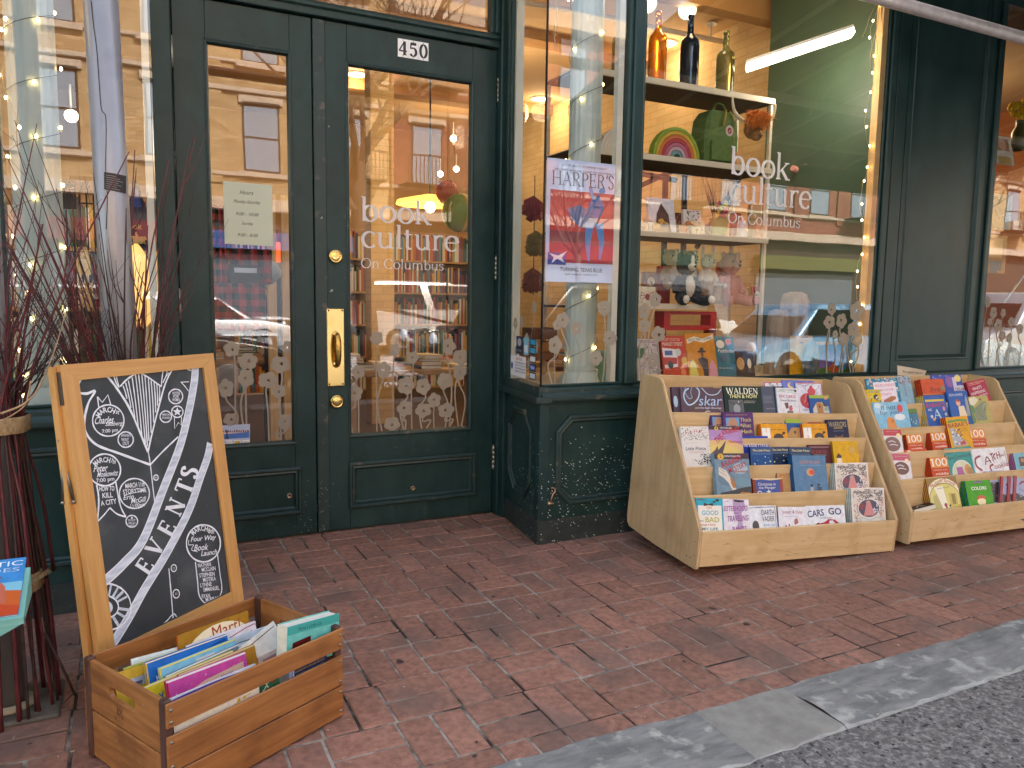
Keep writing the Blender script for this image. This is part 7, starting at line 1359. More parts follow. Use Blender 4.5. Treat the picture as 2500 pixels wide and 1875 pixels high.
for px, w_, pt, c_, l in ((1812, 40, 540, '#b8c0c4', "silver printed jar on the third shelf"), (1852, 36, 545, '#b5803c', "kraft paper jar with a cream badge on the third shelf")):
    m = MB(); p = at(px, 560, SY+.08); r_ = .034; h = at(px, pt, SY+.08).z-z3; m.lathe([(r_, 0), (r_, h*.85), (r_*.9, h*.9), (r_*.9, h), (.001, h)], c=(p.x, SY+.08, z3), n=18, mat=C(c_, .4)); m.ell(0, 0, .018, .022, .0, C('#d8ccb0', .6), 14, frame((p.x, SY+.08-r_-.001, z3+h*.45), (1, 0, 0), (0, 0, 1), (0, -1, 0))); tag(m.build("jar"), l, "jar")
q = random.Random(41)
for px, pt, w_, c_, l in ((1618, 545, 16, '#c9a24a', "small honey-coloured tin right of the house card"), (1637, 535, 14, '#d8cdb8', "small cream candle on the third shelf"), (1728, 548, 20, '#3a6a8a', "small blue box beside the lime pot"), (1790, 520, 20, '#8a2f3a', "dark red box right of the lime pot"), (1833, 500, 26, '#6a7a4a', "olive gift box at the back right of the third shelf"), (1650, 520, 22, '#3a2a22', "dark wooden frame at the back of the third shelf")):
    bxpx("gift_box", l, "gift box", px, px+w_, pt, SY+.19, z3, c_, squig(7, .1, .1, .9, 1.2, ['#e0d8c4', '#2a2420', '#b8863a'], .06, .3), 0, .03)
for px, pt, w_, c_, l in ((1575, 665, 30, '#8a5a34', "brown box at the back left of the fourth shelf"), (1612, 650, 26, '#a8322c', "red picture book at the back of the fourth shelf"), (1758, 640, 30, '#c25a3a', "coral box behind the pink bear"), (1800, 690, 34, '#b5803c', "kraft box with round cream badge right of the pink bear"), (1836, 700, 26, '#b84a4a', "red-brown card at the right end of the fourth shelf")):
    bxpx("gift_box", l, "gift box", px, px+w_, pt, SY+.27, z4, c_, [('e', .5, .6, .3, .3, '#d8ccb0')]+squig(5, .1, .1, .9, 1.2, ['#2a2420', '#d8b84a'], .06, .3), 0, .04)
m = MB()
for k in range(7):
    x = at(1618+k*19, 830, SY+.22).x; m.lathe([(.020, 0), (.022, .07), (.010, .10), (.010, .13), (.012, .132), (.001, .133)], c=(x, SY+.22, .80), n=12, mat=C(('#7a2a1c', '#3a4a2a', '#8a5a1c')[k % 3], .3))
tag(m.build("sauce_bottles"), "row of small dark bottles in the shade below the red box", "bottles")
# plush badger and other soft toys on the fourth shelf
def plush(px, Y, z0, H_, body, belly, label, cat="plush toy", ears=1, arms=True, face=None, dx=0):
    p = at(px, 700, Y); x = p.x; e = empty("plush_animal", (x, Y, z0), label, cat, "soft toys in the window"); q = random.Random(int(px)); s = H_/.30
    m = MB(); m.ball((x, Y, z0+.085*s), .062*s, 14, sc_=(1, .8, 1.35), jit=.03, rnd=q)
    for sg in (-1, 1):
        m.tube(smooth([V((x+sg*.045*s, Y-.01, z0+.04*s)), V((x+sg*.07*s, Y-.06*s, z0+.022*s)), V((x+sg*.085*s, Y-.10*s, z0+.020*s))], 4), [.030*s]*8+[.024*s], 10)
        m.tube(smooth([V((x+sg*.045*s, Y, z0+.145*s)), V((x+sg*.075*s, Y-.01, z0+.10*s)), V((x+sg*.08*s, Y-.02, z0+.06*s))], 4), [.020*s]*8+[.018*s], 9)
    m.build("body", body, e)
    m = MB(); m.ball((x, Y-.030*s, z0+.095*s), .042*s, 12, sc_=(.85, .7, 1.5)); [m.ball((x+sg*.088*s, Y-.118*s, z0+.024*s), .024*s, 8, sc_=(1, .5, 1)) for sg in (-1, 1)]; m.build("belly", belly, e)
    m = MB(); hz = z0+.215*s; m.ball((x, Y, hz), .060*s, 14, sc_=(1, .9, 1)); 
    for sg in (-1, 1): m.ball((x+sg*.05*s, Y, hz+(.048 if ears == 1 else .085)*s), .018*s, 8, sc_=(1, .5, 1 if ears == 1 else 3.2))
    m.build("head", face or body, e)
    m = MB(); m.ball((x, Y-.048*s, hz-.012*s), .028*s, 10, belly, sc_=(1, .9, .8)); m.ball((x, Y-.052*s, hz+.02*s), .02*s, 8, belly, sc_=(.7, .5, 1.8)); m.ball((x, Y-.076*s, hz-.010*s), .007*s, 8, C('#0c0a0a', .2)); [m.ball((x+sg*.026*s, Y-.050*s, hz+.012*s), .006*s, 8, C('#0c0a0a', .1)) for sg in (-1, 1)]; m.build("face", None, e)
FBK = noise_mat("black_plush", (.012, .011, .012), (.03, .028, .03), (60, 60, 60), .95, .5); FWH = noise_mat("cream_plush", (.62, .55, .42), (.76, .70, .58), (60, 60, 60), .95, .5); FPK = noise_mat("pink_plush", (.50, .22, .18), (.62, .30, .25), (60, 60, 60), .95, .5); FTN = noise_mat("tan_plush", (.45, .30, .16), (.56, .40, .24), (60, 60, 60), .95, .5)
plush(1674, SY+.045, z4, .34, FBK, FWH, "black and cream plush badger sitting on the front edge of the fourth shelf")
plush(1725, SY+.20, z4+.10, .25, FWH, FWH, "white plush rabbit perched on the bark log", ears=2); plush(1780, SY+.20, z4, .38, FPK, FPK, "pink plush bear behind the bark log")
for px, l in ((1636, "tan plush owl at the back left of the fourth shelf"), (1682, "brown plush owl behind the badger"),): plush(px, SY+.27, z4+.10, .28, FTN, FWH, l)
BARK = noise_mat("bark", (.20, .12, .06), (.42, .28, .15), (30, 30, 8), .95, 1, c3=(.10, .06, .03), s3=30)
m = MB(); q = random.Random(4)
for px, pt, pb, r_ in ((1722, 688, 752, .045), (1748, 698, 752, .04)): p = at(px, pb, SY+.11); t = at(px, pt, SY+.11); n = 22; m.lathe([(r_, 0), (r_*1.03, (t.z-z4)*.5), (r_, t.z-z4), (.001, t.z-z4)], c=(p.x, SY+.11, z4), n=n)
for i, v in enumerate(m.v): m.v[i] = v+V((q.uniform(-.004, .004), q.uniform(-.004, .004), 0))
tag(m.build("bark_log", BARK), "pair of short rough bark logs beside the badger", "log")
bxpx("book", "pale book with a dark red spider on the fourth shelf", "book", 1562, 1603, 700, SY+.04, z4, '#d8d0b4', [('e', .5, .5, .14, .16, '#8a1c22')]+[('l', [(.5, .5), (.5+.4*math.cos(a), .42+.3*math.sin(a)), (.5+.42*math.cos(a), .6+.3*math.sin(a))], .03, '#8a1c22') for a in (0, .6, 2.5, 3.14, -.6, 3.7)], .12)
# tall driftwood posts and bucket
WOODP = noise_mat("driftwood", (.24, .17, .11), (.40, .30, .20), (24, 24, 3), .9, .8, c3=(.12, .085, .055), s3=8)
for (x0, x1, pt), Y, l in (((1882, 1922, 755), 3.72, "left tall driftwood post standing in the display window"), ((1918, 1966, 712), 3.78, "right taller driftwood post with a rounded head in the display window")):
    a = at(x0, pt, Y); b = at(x1, pt, Y); m = MB(); r_ = (b.x-a.x)/2; cx = (a.x+b.x)/2; h = a.z-.80; q = random.Random(x0); pr = [(r_*1.15, 0), (r_*1.05, h*.3), (r_*1.0, h*.6), (r_*1.05, h*.86), (r_*.85, h*.97), (r_*.4, h), (.001, h)]
    m.lathe(pr, c=(cx, Y, .80), n=16); m.v = [v+V((q.uniform(-.006, .006), q.uniform(-.006, .006), 0)) for v in m.v]; tag(m.build("driftwood_post", WOODP), l, "driftwood")
# the red box and bottles under the fourth shelf
zd = .80
m = MB(); a = at(1622, 760, SY+.1); b = at(1748, 806, SY+.1); m.box((a.x, SY+.1, b.z), (a.x+.05, SY+.2, a.z), C('#b81c14', .4)); m.box((b.x-.05, SY+.1, b.z), (b.x, SY+.2, a.z), C('#b81c14', .4)); m.box((a.x+.05, SY+.1, b.z), (b.x-.05, SY+.2, b.z+.03), C('#b81c14', .4)); m.box((a.x+.05, SY+.1, a.z-.02), (b.x-.05, SY+.2, a.z), C('#b81c14', .4)); m.box((a.x, SY+.1, zd), (a.x+.02, SY+.2, b.z), C('#7a1410', .4)); m.box((b.x-.02, SY+.1, zd), (b.x, SY+.2, b.z), C('#7a1410', .4)); tag(m.build("red_frame_box"), "bright red open-fronted box below the badger's shelf", "box")
# leaning picture books in the window
def wb(TLp, TRp, Y, col, art, label, lean=.22, **kw):
    F = frame((0, Y, .80), (1, 0, 0), (0, math.sin(lean), math.cos(lean))); p = atp(*TLp, F); q_ = atp(*TRp, F); L = (q_-p).length; ang = math.atan2(q_.y-p.y, q_.x-p.x)
    T = F @ Matrix.Translation((p.x, p.y, 0)) @ Matrix.Rotation(ang, 4, 'Z'); return book(T @ Matrix.Translation((0, -p.y+.004, 0)), L, p.y-.004, .010, col, art, label, "picture books standing in the display window", hard=True)
c6 = lambda x, y: (1540+x/3.19, 440+y/3.19)
wb(c6(40, 1232), c6(215, 1240), YF+.14, '#d4cfc8', [('t', .5, .10, .7, .1, "NOODLE", '#a03a6a')]+squig(50, .05, .2, .95, 1.2, ['#3a3638', '#8a8486', '#c06a7a'], .025, .15), "pale picture book with black sketch lines at the window's left corner")
wb(c6(232, 1212), c6(418, 1212), YF+.10, '#c2452c', [('t', .44, .13, .66, .10, "LAST STOP ON", '#e6c8b4', 0, 0, 0), ('t', .46, .28, .84, .12, "MARKET STREET", '#ece0d0', 0, 0, .0), ('p', [(.0, .40), (.62, .46), (.6, 1.05), (.06, 1.1)], '#dfe0e0'), ('r', .1, .5, .42, .66, '#2c5a9c'), ('p', [(.0, .72), (.6, .74), (.58, .95), (.04, .98)], '#a82a28'), ('e', .3, .98, .11, .13, '#20242c'), ('e', .66, .56, .12, .13, '#c9cccc'), ('e', .90, .86, .13, .14, '#d8a82e'), ('p', [(.7, 1.3), (.78, .9), (.9, 1.2), (.9, 1.4)], '#d8742a')], "orange-red picture book with a white bus and gold seal in the window")
wb(c6(418, 1195), c6(643, 1190), YF+.12, '#d28a24', [('p', [(.04, .16), (.3, .08), (.6, .14), (.96, .04), (.96, .16), (.6, .26), (.3, .2), (.06, .28)], '#e4dcc4'), ('t', .5, .16, .8, .08, "FANCY PARTY GOWNS", '#3a3a3c', .06, 0, 0), ('e', .52, .50, .15, .035, '#1a1618'), ('r', .46, .40, .58, .5, '#1a1618'), ('e', .52, .58, .045, .07, '#6a3a24'), ('p', [(.36, .7), (.52, .64), (.7, .72), (.66, 1.35), (.5, 1.4), (.5, 1.0)], '#1f1c24'), ('p', [(.02, 1.2), (.08, .8), (.18, .7), (.26, .84), (.34, 1.2)], '#d8cc5a'), ('p', [(.70, 1.2), (.74, .86), (.84, .72), (.94, .9), (1, 1.25)], '#cf8a9a'), ('r', 0, 1.2, 1, 1.5, '#a8243a')], "ochre picture book with a figure in a black hat and ball gowns in the window")
wb(c6(643, 1215), c6(800, 1222), YF+.16, '#35707e', [('e', .3, .3, .2, .16, '#d8d2c0'), ('e', .7, .2, .16, .12, '#c2563c'), ('t', .62, .55, .9, .14, "Pathfinders", '#e4dce0', 0, 0, 0), ('e', .4, .85, .2, .16, '#20506a'), ('t', .5, 1.22, .7, .07, "George Boldon", '#c8c0b4', 0, .2, 0)], "teal picture book with white title right of the party gowns book")
wb(c6(800, 1330), c6(950, 1330), YF+.2, '#3a3030', [('e', .3, .5, .2, .25, '#b98a3a'), ('e', .75, .5, .1, .2, '#d8cfb0'), ('p', [(.6, .9), (.75, .7), (.9, .9)], '#1a1a1e')], "low dark book with small golden faces, rightmost of the window books")
bxpx("toy_box", "yellow boxed toy with a clear blister front, right part of the window", "toy box", 1948, 1988, 820, YF+.12, zd, '#dda21c', [('r', .3, .04, .7, .08, '#20180c'), ('r', .2, .28, .4, .33, '#8a5c14')], .05, .05)
m = MB(); a = at(1963, 838, YF+.09); b = at(1997, 912, YF+.09); m.ball(((a.x+b.x)/2, YF+.09, (a.z+.80)/2), .5*(b.x-a.x), 14, sc_=(1, .5, 1.9)); mt, t, bb = base("clear_blister", (.25, .32, .36), .05); bb.inputs["Transmission Weight"].default_value = .6; tag(m.build("blister_pack", mt), "shiny rounded clear plastic bubble on the yellow toy box", "packaging")
bxpx("puzzle_box", "wide picture box with blue hills and orange border in the window's right corner", "puzzle box", 1992, 2103, 835, YF+.18, zd, '#c9851e', [('r', .03, .04, .97, .66, '#3a4f8a'), ('p', [(.03, .3), (.3, .12), (.6, .26), (.97, .1), (.97, .5), (.03, .5)], '#6a5aa8'), ('p', [(.03, .42), (.5, .36), (.97, .42), (.97, .66), (.03, .66)], '#3f7a2c'), ('p', [(.3, .42), (.42, .32), (.56, .44), (.44, .54)], '#b8502a'), ('e', .62, .36, .09, .1, '#2f7fc4')] + dots(20, .1, .5, .95, .66, ['#c24a7a', '#d8c83a', '#e8e4e0'], .01, .018), .1, .04)
m = MB(); p = at(1556, 900, YF+.16); m.lathe([(.07, 0), (.085, .2), (.088, .2), (.08, .19)], c=(p.x+.02, YF+.25, zd), n=24); tag(m.build("bucket", C('#7fb596', .5)), "mint green bucket at the left end of the large window", "bucket")
m = MB(); p = at(1485, 890, YF+.3); m.lathe([(.07, 0), (.09, .17), (.093, .17), (.08, .16)], c=(p.x, YF+.34, zd), n=24); tag(m.build("bucket", C('#7fb596', .5)), "mint green bucket inside the narrow corner window", "bucket")
# wooden baskets and books behind, lower left of the corner window
for k, (px, py, c_, w_, h) in enumerate(((1275, 860, '#8a5a2a', .22, .05), (1285, 835, '#a8702e', .20, .06), (1300, 800, '#6a3a1c', .16, .07))):
    p = at(px, py, 4.1); m = MB(); m.bbox((p.x-.02, 4.06, p.z-h), (p.x+w_, 4.2, p.z), .004); tag(m.build("book_stack", C(c_, .6)), ("lowest", "middle", "topmost")[k]+" brown book pile seen through the narrow side pane", "books", "book piles behind the side pane")
# dried flower bunches
for px, py, c_, l in ((1302, 505, (.22, .025, .03), "dark red dried flower bunch, topmost of the hanging string"), (1308, 590, (.20, .13, .04), "brown dried flower bunch, middle of the hanging string"), (1300, 680, (.20, .05, .03), "reddish dried bunch, lowest of the hanging string")):
    p = at(px, py, 3.85); m = MB(); q = random.Random(py)
    for _ in range(90): a = q.uniform(0, 6.3); s = p+V((0, 0, .06)); t = p+V((.06*math.cos(a)*q.random(), .06*math.sin(a)*q.random(), -.07*q.random())); m.tube([s, (s+t)/2+V((.03*math.cos(a), 0, 0)), t], [.002, .005, .001], 4, cap=False); m.poly([(t.x-.02, t.z), (t.x, t.z-.015), (t.x+.018, t.z+.004), (t.x, t.z+.018)], 0, M=frame((0, t.y, 0), (1, 0, 0), (0, 0, 1), (0, -1, 0)))
    tag(m.build("dried_bunch", base("dried_petals", c_, .9)[0]), l, "dried flowers", "dried flower bunches")
p = at(1306, 430, 3.85); m = MB(); m.tube([p, at(1302, 720, 3.85)], .003, 5); tag(m.build("twine", C('#5a4028', .9)), "twine holding the dried flower bunches", "twine")
# pink plush unicorn head on the brick wall
p = at(2040, 470, 4.2); e = empty("plush_trophy", p, "pink plush animal head with a long horn mounted high on the right", "plush toy"); m = MB(); m.ball(p, .13, 18, sc_=(1, 1, 1.1)); m.ball(p+V((-.04, -.10, -.06)), .07, 12); m.build("head", FPK, e); m = MB(); m.tube([p+V((-.10, -.05, .02)), at(1935, 410, 4.1)], [.045, .02], 10); m.build("horn", C('#c98a80', .6), e); m = MB(); q = random.Random(1); [m.ball(p+V((-.11+q.uniform(-.06, .06), -.06, q.uniform(-.12, .08))), q.uniform(.02, .045), 8, jit=.2, rnd=q) for _ in range(20)]; m.build("mane", C('#d29a4a', .8), e)
m = MB(); p = at(1975, 585, 3.95); e = tag(m.add([(p.x-.05, 3.95, p.z+.10), (p.x+.07, 3.95, p.z+.10), (p.x+.05, 3.97, p.z-.10), (p.x-.04, 3.97, p.z-.10)], [(0, 1, 2, 3)]).build("cloth_tassel", TIMBER), None) if False else None
# shelves and tables deeper inside
SHB = noise_mat("shop_shelf_wood", (.42, .24, .10), (.52, .32, .15), (3, 20, 20), .6, .1)
def bookcase(x, y, w_, h, label, face='y', n=5, seed=1):
    e = empty("bookcase", (x, y, .006), label, "bookcase", "bookcases inside the shop"); q = random.Random(seed); T = Matrix.Translation((x, y, .006)) @ (Matrix.Rotation(R(90), 4, 'Z') if face == 'x' else Matrix.Identity(4))
    m = MB(T); m.box((0, .02, 0), (.03, .3, h)); m.box((w_-.03, .02, 0), (w_, .3, h)); m.box((.03, .28, 0), (w_-.03, .3, h)); [m.box((.03, .02, h*i/n), (w_-.03, .28, h*i/n+.025)) for i in range(n)]; m.build("carcass", SHB, e)
    pal = ['#8a2a22', '#2a4a6a', '#c9a23a', '#d8d0bc', '#3a5a3a', '#7a4a6a', '#b8602a', '#e0dcd4', '#22252c', '#4a8a9a']
    for i in range(n):
        m = MB(T); xx = .04
        while xx < w_-.07: t = q.uniform(.012, .035); hh = q.uniform(.6, .85)*h/n; m.box((xx, .05, h*i/n+.026), (xx+t-.001, .22, h*i/n+.026+hh), C(q.choice(pal), .5)); xx += t
        m.build("book_row", None, e)
bookcase(-3.2, 10.2, 2.0, 2.2, "bookcase against the back wall, far left", seed=1); bookcase(-1.0, 10.2, 2.0, 2.2, "bookcase against the back wall behind the left door leaf", seed=2); bookcase(1.2, 10.2, 1.8, 2.2, "bookcase against the back wall behind the right door leaf", seed=3); bookcase(3.1, 10.2, 1.5, 2.2, "bookcase in the back right corner", seed=4)
ORD = ('first', 'second', 'third', 'fourth', 'fifth', 'sixth', 'seventh')
def table(x, y, w_, d, h, label, seed):
    e = empty("display_table", (x+w_/2, y+d/2, .006), label, "table", "book tables inside the shop"); m = MB(); m.bbox((x, y, h-.04), (x+w_, y+d, h), .004); m.build("table_top", SHB, e)
    for a in (x+.03, x+w_-.09):
        for b in (y+.03, y+d-.09): m = MB(); m.box((a, b, .006), (a+.06, b+.06, h-.041)); m.build("leg", SHB, e)
    q = random.Random(seed); n = 0
    for i in range(int(w_/.26)):
        for j in range(int(d/.3)):
            z = h+.001
            for k in range(q.randint(1, 4)):
                t = q.uniform(.012, .03); T = Matrix.Translation((x+.14+i*.26, y+.16+j*.3, z)) @ Matrix.Rotation(q.uniform(-.25, .25), 4, 'Z') @ frame((-.08, -.11, t), (1, 0, 0), (0, 1, 0)); z += t+.0015; n += 1
                book(T, .16, .22, t, q.choice(['#8a2a22', '#d8cfae', '#c9a23a', '#e0dcd4', '#4a6a8a', '#b8823a', '#d8c8a0', '#3a3a44']), (), ORD[k]+" book up in the "+ORD[i]+" pile, "+("front", "back")[j % 2]+" row, "+label, "books piled on the "+label, hard=True)
table(1.35, 5.3, 1.3, .75, .74, "table behind the right door pane", 1); table(.2, 6.6, 1.2, .7, .74, "table behind the left door pane", 2); table(2.6, 5.2, .8, .6, .78, "table behind the corner window", 3)
# pillar, pendant and ball seen through the right door pane
m = MB(); a = at(905, 400, 7.4); b = at(962, 400, 7.4); m.box((a.x, 7.4, .006), (b.x, 7.6, 3.6)); tag(m.build("pillar", CREAMX), "cream brick pillar behind the right door pane", "pillar")
p = at(1050, 500, 6.5); m = MB(); m.lathe([(.30, 0), (.29, .03), (.12, .07), (.03, .09)], c=p, n=28, mat=SHADE); m.tube([p+V((0, 0, .09)), V((p.x, p.y, 3.6))], .008, 6, C('#2a2420', .6)); m.ball(p+V((0, 0, -.02)), .05, 12, LAMP); tag(m.build("pendant_lamp"), "wide glowing yellow pendant lamp in the right door pane", "pendant lamp"); interior_light(p.x, p.y, p.z-.15, 12)
p = at(1092, 470, 6.2); m = MB(); q = random.Random(3); m.ball(p, .10, 18); [m.ribbon([(.1*math.cos(t), .1*math.sin(t)) for t in [i*.3 for i in range(22)]], .004, 0, C('#8a3a34', .8), Matrix.Translation(p) @ Matrix.Rotation(q.uniform(0, 3), 4, 'X') @ Matrix.Rotation(q.uniform(0, 3), 4, 'Y') @ Matrix.Scale(1.02, 4)) for _ in range(8)]; tag(m.build("hanging_globe", C('#c26a50', .7)), "coral pink paper globe hanging right in the door pane", "globe")
p = at(1125, 520, 6.0); m = MB(); m.ball(p, .16, 20, C('#6a8a3a', .6)); [m.ball(p, .161, 20, C(c_, .6), sc_=(k, 1.002, 1.002)) for k, c_ in ((.55, '#c9a23a'), (.3, '#b8502a'))]; tag(m.build("striped_balloon"), "green, yellow and orange striped round balloon at the right edge of the door pane", "balloon")
# plaid blankets and box seen through the left door pane
def plaid():
    m, t, b = base("buffalo_plaid", (.5, .02, .02), .9); N, L = t.nodes, t.links; tc = N.new("ShaderNodeTexCoord"); sp = N.new("ShaderNodeSeparateXYZ"); L.new(tc.outputs["Object"], sp.inputs[0]); outs = []
    for ax in (0, 2):
        a = N.new("ShaderNodeMath"); a.operation = 'MULTIPLY'; a.inputs[1].default_value = 13; L.new(sp.outputs[ax], a.inputs[0]); f = N.new("ShaderNodeMath"); f.operation = 'FRACT'; L.new(a.outputs[0], f.inputs[0]); g = N.new("ShaderNodeMath"); g.operation = 'GREATER_THAN'; g.inputs[1].default_value = .5; L.new(f.outputs[0], g.inputs[0]); outs.append(g)
    s = N.new("ShaderNodeMath"); s.operation = 'ADD'; L.new(outs[0].outputs[0], s.inputs[0]); L.new(outs[1].outputs[0], s.inputs[1]); h = N.new("ShaderNodeMath"); h.operation = 'MULTIPLY'; h.inputs[1].default_value = .5; L.new(s.outputs[0], h.inputs[0])
    mx = N.new("ShaderNodeMix"); mx.data_type = 'RGBA'; mx.inputs[6].default_value = (.42, .025, .02, 1); mx.inputs[7].default_value = (.012, .008, .010, 1); L.new(h.outputs[0], mx.inputs[0]); L.new(mx.outputs[2], b.inputs["Base Color"]); return m
PLD = plaid()
def drape(px0, px1, py0, py1, Y, label, rnd_=.02):
    a, b = at(px0, py0, Y), at(px1, py1, Y); m = MB(); n = 26; vs = []; fs = []
    for i in range(n+1):
        for j in range(9): f = i/n; z = a.z+(b.z-a.z)*j/8; vs.append((a.x+(b.x-a.x)*f, Y+rnd_*math.sin(f*19)+.01*math.sin(f*41+j), z-.02*math.sin(f*3.1)*(j/8)))
    for i in range(n):
        for j in range(8): k = i*9+j; fs.append((k, k+9, k+10, k+1))
    m.add(vs, fs, PLD, True); m.add([v+V((0, .02, 0)) for v in m.v], [f[::-1] for f in fs], PLD, True); tag(m.build("plaid_blanket", PLD), label, "blanket", "red and black plaid blankets")
drape(512, 560, 500, 770, 5.2, "long red and black plaid blanket hanging at the left of the door pane"); drape(560, 665, 605, 690, 5.1, "red and black plaid blanket draped over the box in the left door pane"); drape(515, 650, 690, 800, 5.0, "red and black plaid blanket hanging below the box")
m = MB(); a, b = at(563, 645, 5.05), at(632, 700, 5.05); m.box((a.x, 5.05, b.z), (b.x, 5.3, a.z), C('#2a1620', .7)); m.box((a.x+.02, 5.045, a.z-.05), (b.x-.01, 5.049, a.z-.02), C('#c8d4e8', .6)); tag(m.build("display_box"), "dark box with a pale blue label among the plaid blankets", "box")
m = MB(); p = at(645, 665, 5.4); q = random.Random(2); m.ball(p, .11, 12, sc_=(1, .5, .8), jit=.12, rnd=q); tag(m.build("cushion", C('#aebcc8', .9)), "pale blue cushion beside the dark box", "cushion")
for px, l in ((655, "left yellow ochre upright behind the left door pane"), (690, "right yellow ochre upright behind the left door pane")):
    a = at(px, 700, 5.9); m = MB(); m.box((a.x, 5.9, .006), (a.x+.06, 5.96, 2.0)); tag(m.build("timber_upright", TIMBER), l, "upright", "ochre uprights")
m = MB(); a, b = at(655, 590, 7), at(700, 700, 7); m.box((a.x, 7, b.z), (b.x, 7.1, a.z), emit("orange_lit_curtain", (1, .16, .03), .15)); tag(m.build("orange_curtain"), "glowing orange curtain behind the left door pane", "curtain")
# a customer with a knitted hat, seen through the left door
def person(x, y, H_, label, coat, hat, yaw=0):
    e = empty("person", (x, y, .006), label, "person"); T = Matrix.Translation((x, y, .006)) @ Matrix.Rotation(yaw, 4, 'Z'); k = H_/1.7
    J = {'pel': (0, 0, .92), 'chest': (0, 0, 1.25), 'neck': (0, 0, 1.44), 'head': (0, -.01, 1.55), 'top': (0, 0, 1.66), 'sl': (-.17, 0, 1.38), 'el': (-.24, -.02, 1.12), 'hl': (-.20, -.16, .98), 'sr': (.17, 0, 1.38), 'er': (.24, -.02, 1.12), 'hr': (.20, -.16, .98), 'kl': (-.10, -.01, .50), 'fl': (-.11, .01, .08), 'tl': (-.12, -.12, .04), 'kr': (.10, -.01, .50), 'fr': (.11, .01, .08), 'tr': (.12, -.12, .04)}
    RR = {'pel': .15, 'chest': .16, 'neck': .06, 'head': .095, 'top': .06, 'sl': .07, 'el': .05, 'hl': .035, 'sr': .07, 'er': .05, 'hr': .035, 'kl': .075, 'fl': .05, 'tl': .04, 'kr': .075, 'fr': .05, 'tr': .04}
    ks = list(J); me = bpy.data.meshes.new("person_body"); E_ = [('pel', 'chest'), ('chest', 'neck'), ('neck', 'head'), ('head', 'top'), ('chest', 'sl'), ('sl', 'el'), ('el', 'hl'), ('chest', 'sr'), ('sr', 'er'), ('er', 'hr'), ('pel', 'kl'), ('kl', 'fl'), ('fl', 'tl'), ('pel', 'kr'), ('kr', 'fr'), ('fr', 'tr')]
    me.from_pydata([tuple(V(J[a])*k) for a in ks], [(ks.index(a), ks.index(b)) for a, b in E_], []); o = bpy.data.objects.new("body", me); COL.objects.link(o); o.parent = e; e.matrix_basis = T
    md = o.modifiers.new("skin", 'SKIN'); sv = me.skin_vertices[0].data
    for i, a in enumerate(ks): sv[i].radius = (RR[a]*k, RR[a]*k*(.75 if a in ('pel', 'chest') else 1)); sv[i].use_root = (a == 'pel')
    s2 = o.modifiers.new("sub", 'SUBSURF'); s2.levels = s2.render_levels = 2; me.materials.append(coat)
    m = MB(T); m.ball((0, -.03*k, 1.555*k), .088*k, 16, sc_=(.9, 1, 1.2)); m.ball((0, -.12*k, 1.545*k), .016*k, 8); [m.ball((s*.085*k, -.02, 1.55*k), .02*k, 8, sc_=(.5, 1, 1.4)) for s in (-1, 1)]; m.build("face", C('#b9866a', .6), e)
    m = MB(T); [m.ball((s*.03*k, -.115*k, 1.57*k), .009*k, 8, C('#20181a', .3)) for s in (-1, 1)]; m.box((-.025*k, -.122*k, 1.497*k), (.025*k, -.112*k, 1.503*k), C('#8a4a44', .5)); m.build("features", None, e)
    m = MB(T); m.ball((0, -.01*k, 1.62*k), .105*k, 16, sc_=(1, 1.05, .85)); m.lathe([(.108*k, 0), (.114*k, .015*k), (.108*k, .04*k)], c=(0, -.01*k, 1.585*k), n=20); m.build("hat", hat, e)
    for s in (-1, 1):
        m = MB(T)
        for f in range(4): b0 = V((s*.20*k+(f-1.5)*.016*k, -.18*k, .975*k)); L = (.055, .064, .060, .048)[f]*k; m.tube([b0, b0+V((0, -.02*k, -L*.5)), b0+V((0, -.012*k, -L))], [.0085*k, .008*k, .006*k], 6)
        m.tube([(s*.17*k, -.17*k, .985*k), (s*.155*k, -.20*k, .955*k)], [.010*k, .007*k], 6); m.ball((s*.20*k, -.17*k, .985*k), .032*k, 10, sc_=(1, .6, 1)); m.build("hand", C('#b9866a', .6), e)
p = at(682, 690, 6.4); person(p.x, 6.4, 1.52, "person in dark coat and grey knitted hat seen through the left door pane", C('#20242c', .9), C('#8a948e', .95), R(150))
# left window: banner, wire racks, cards
a, b = at(312, 505, 4.3), at(362, 655, 4.3); m = MB(); F = wallf(4.3); m.prism([(a.x, b.z), (b.x, b.z-.01), (b.x, a.z), ((a.x+b.x)/2, a.z+.13), (a.x, a.z+.01)], 0, .02, C('#16203c', .8), F)
m.prism([(a.x+.02, a.z), (b.x-.02, a.z), ((a.x+b.x)/2, a.z+.10)], .0205, .022, C('#2b4f9a', .8), F); serif(m, "culture", a.x+.006, (a.z+b.z)/2-.03, .075, C('#c9b070', .8), .0225, M=F, wide=(b.x-a.x-.012)/(serifw("culture")*.075)); text(m, "book", (a.x+b.x)/2-.02, (a.z+b.z)/2+.055, .08, .03, C('#c9b070', .8), .0225, M=F)
for k in range(5): m.ell(a.x+.03+k*.035, b.z+.05+.02*(k % 2), .018, .016, .0215, C('#c9b070', .8), 10, F)
tag(m.build("tote_bag"), "navy tote bag with gold lettering hanging in the left window", "tote bag")
m = MB(); a, b = at(318, 660, 4.3), at(355, 800, 4.3); m.lathe([(.03, 0), (.075, .05), (.07, .25), (.05, .36), (.02, .42), (.0, .42)], c=((a.x+b.x)/2, 4.3, b.z), n=20); tag(m.build("paper_lantern", emit("lantern_glow", (1, .55, .16), .2)), "glowing amber lantern below the navy tote bag", "lantern")
m = MB()
for k in range(6):
    x = at(170, 700, 4.4).x+k*.03
    m.tube([(x, 4.4, .78), (x, 4.4, 1.75), (x+.02, 4.4, 1.80)], .004, 5)
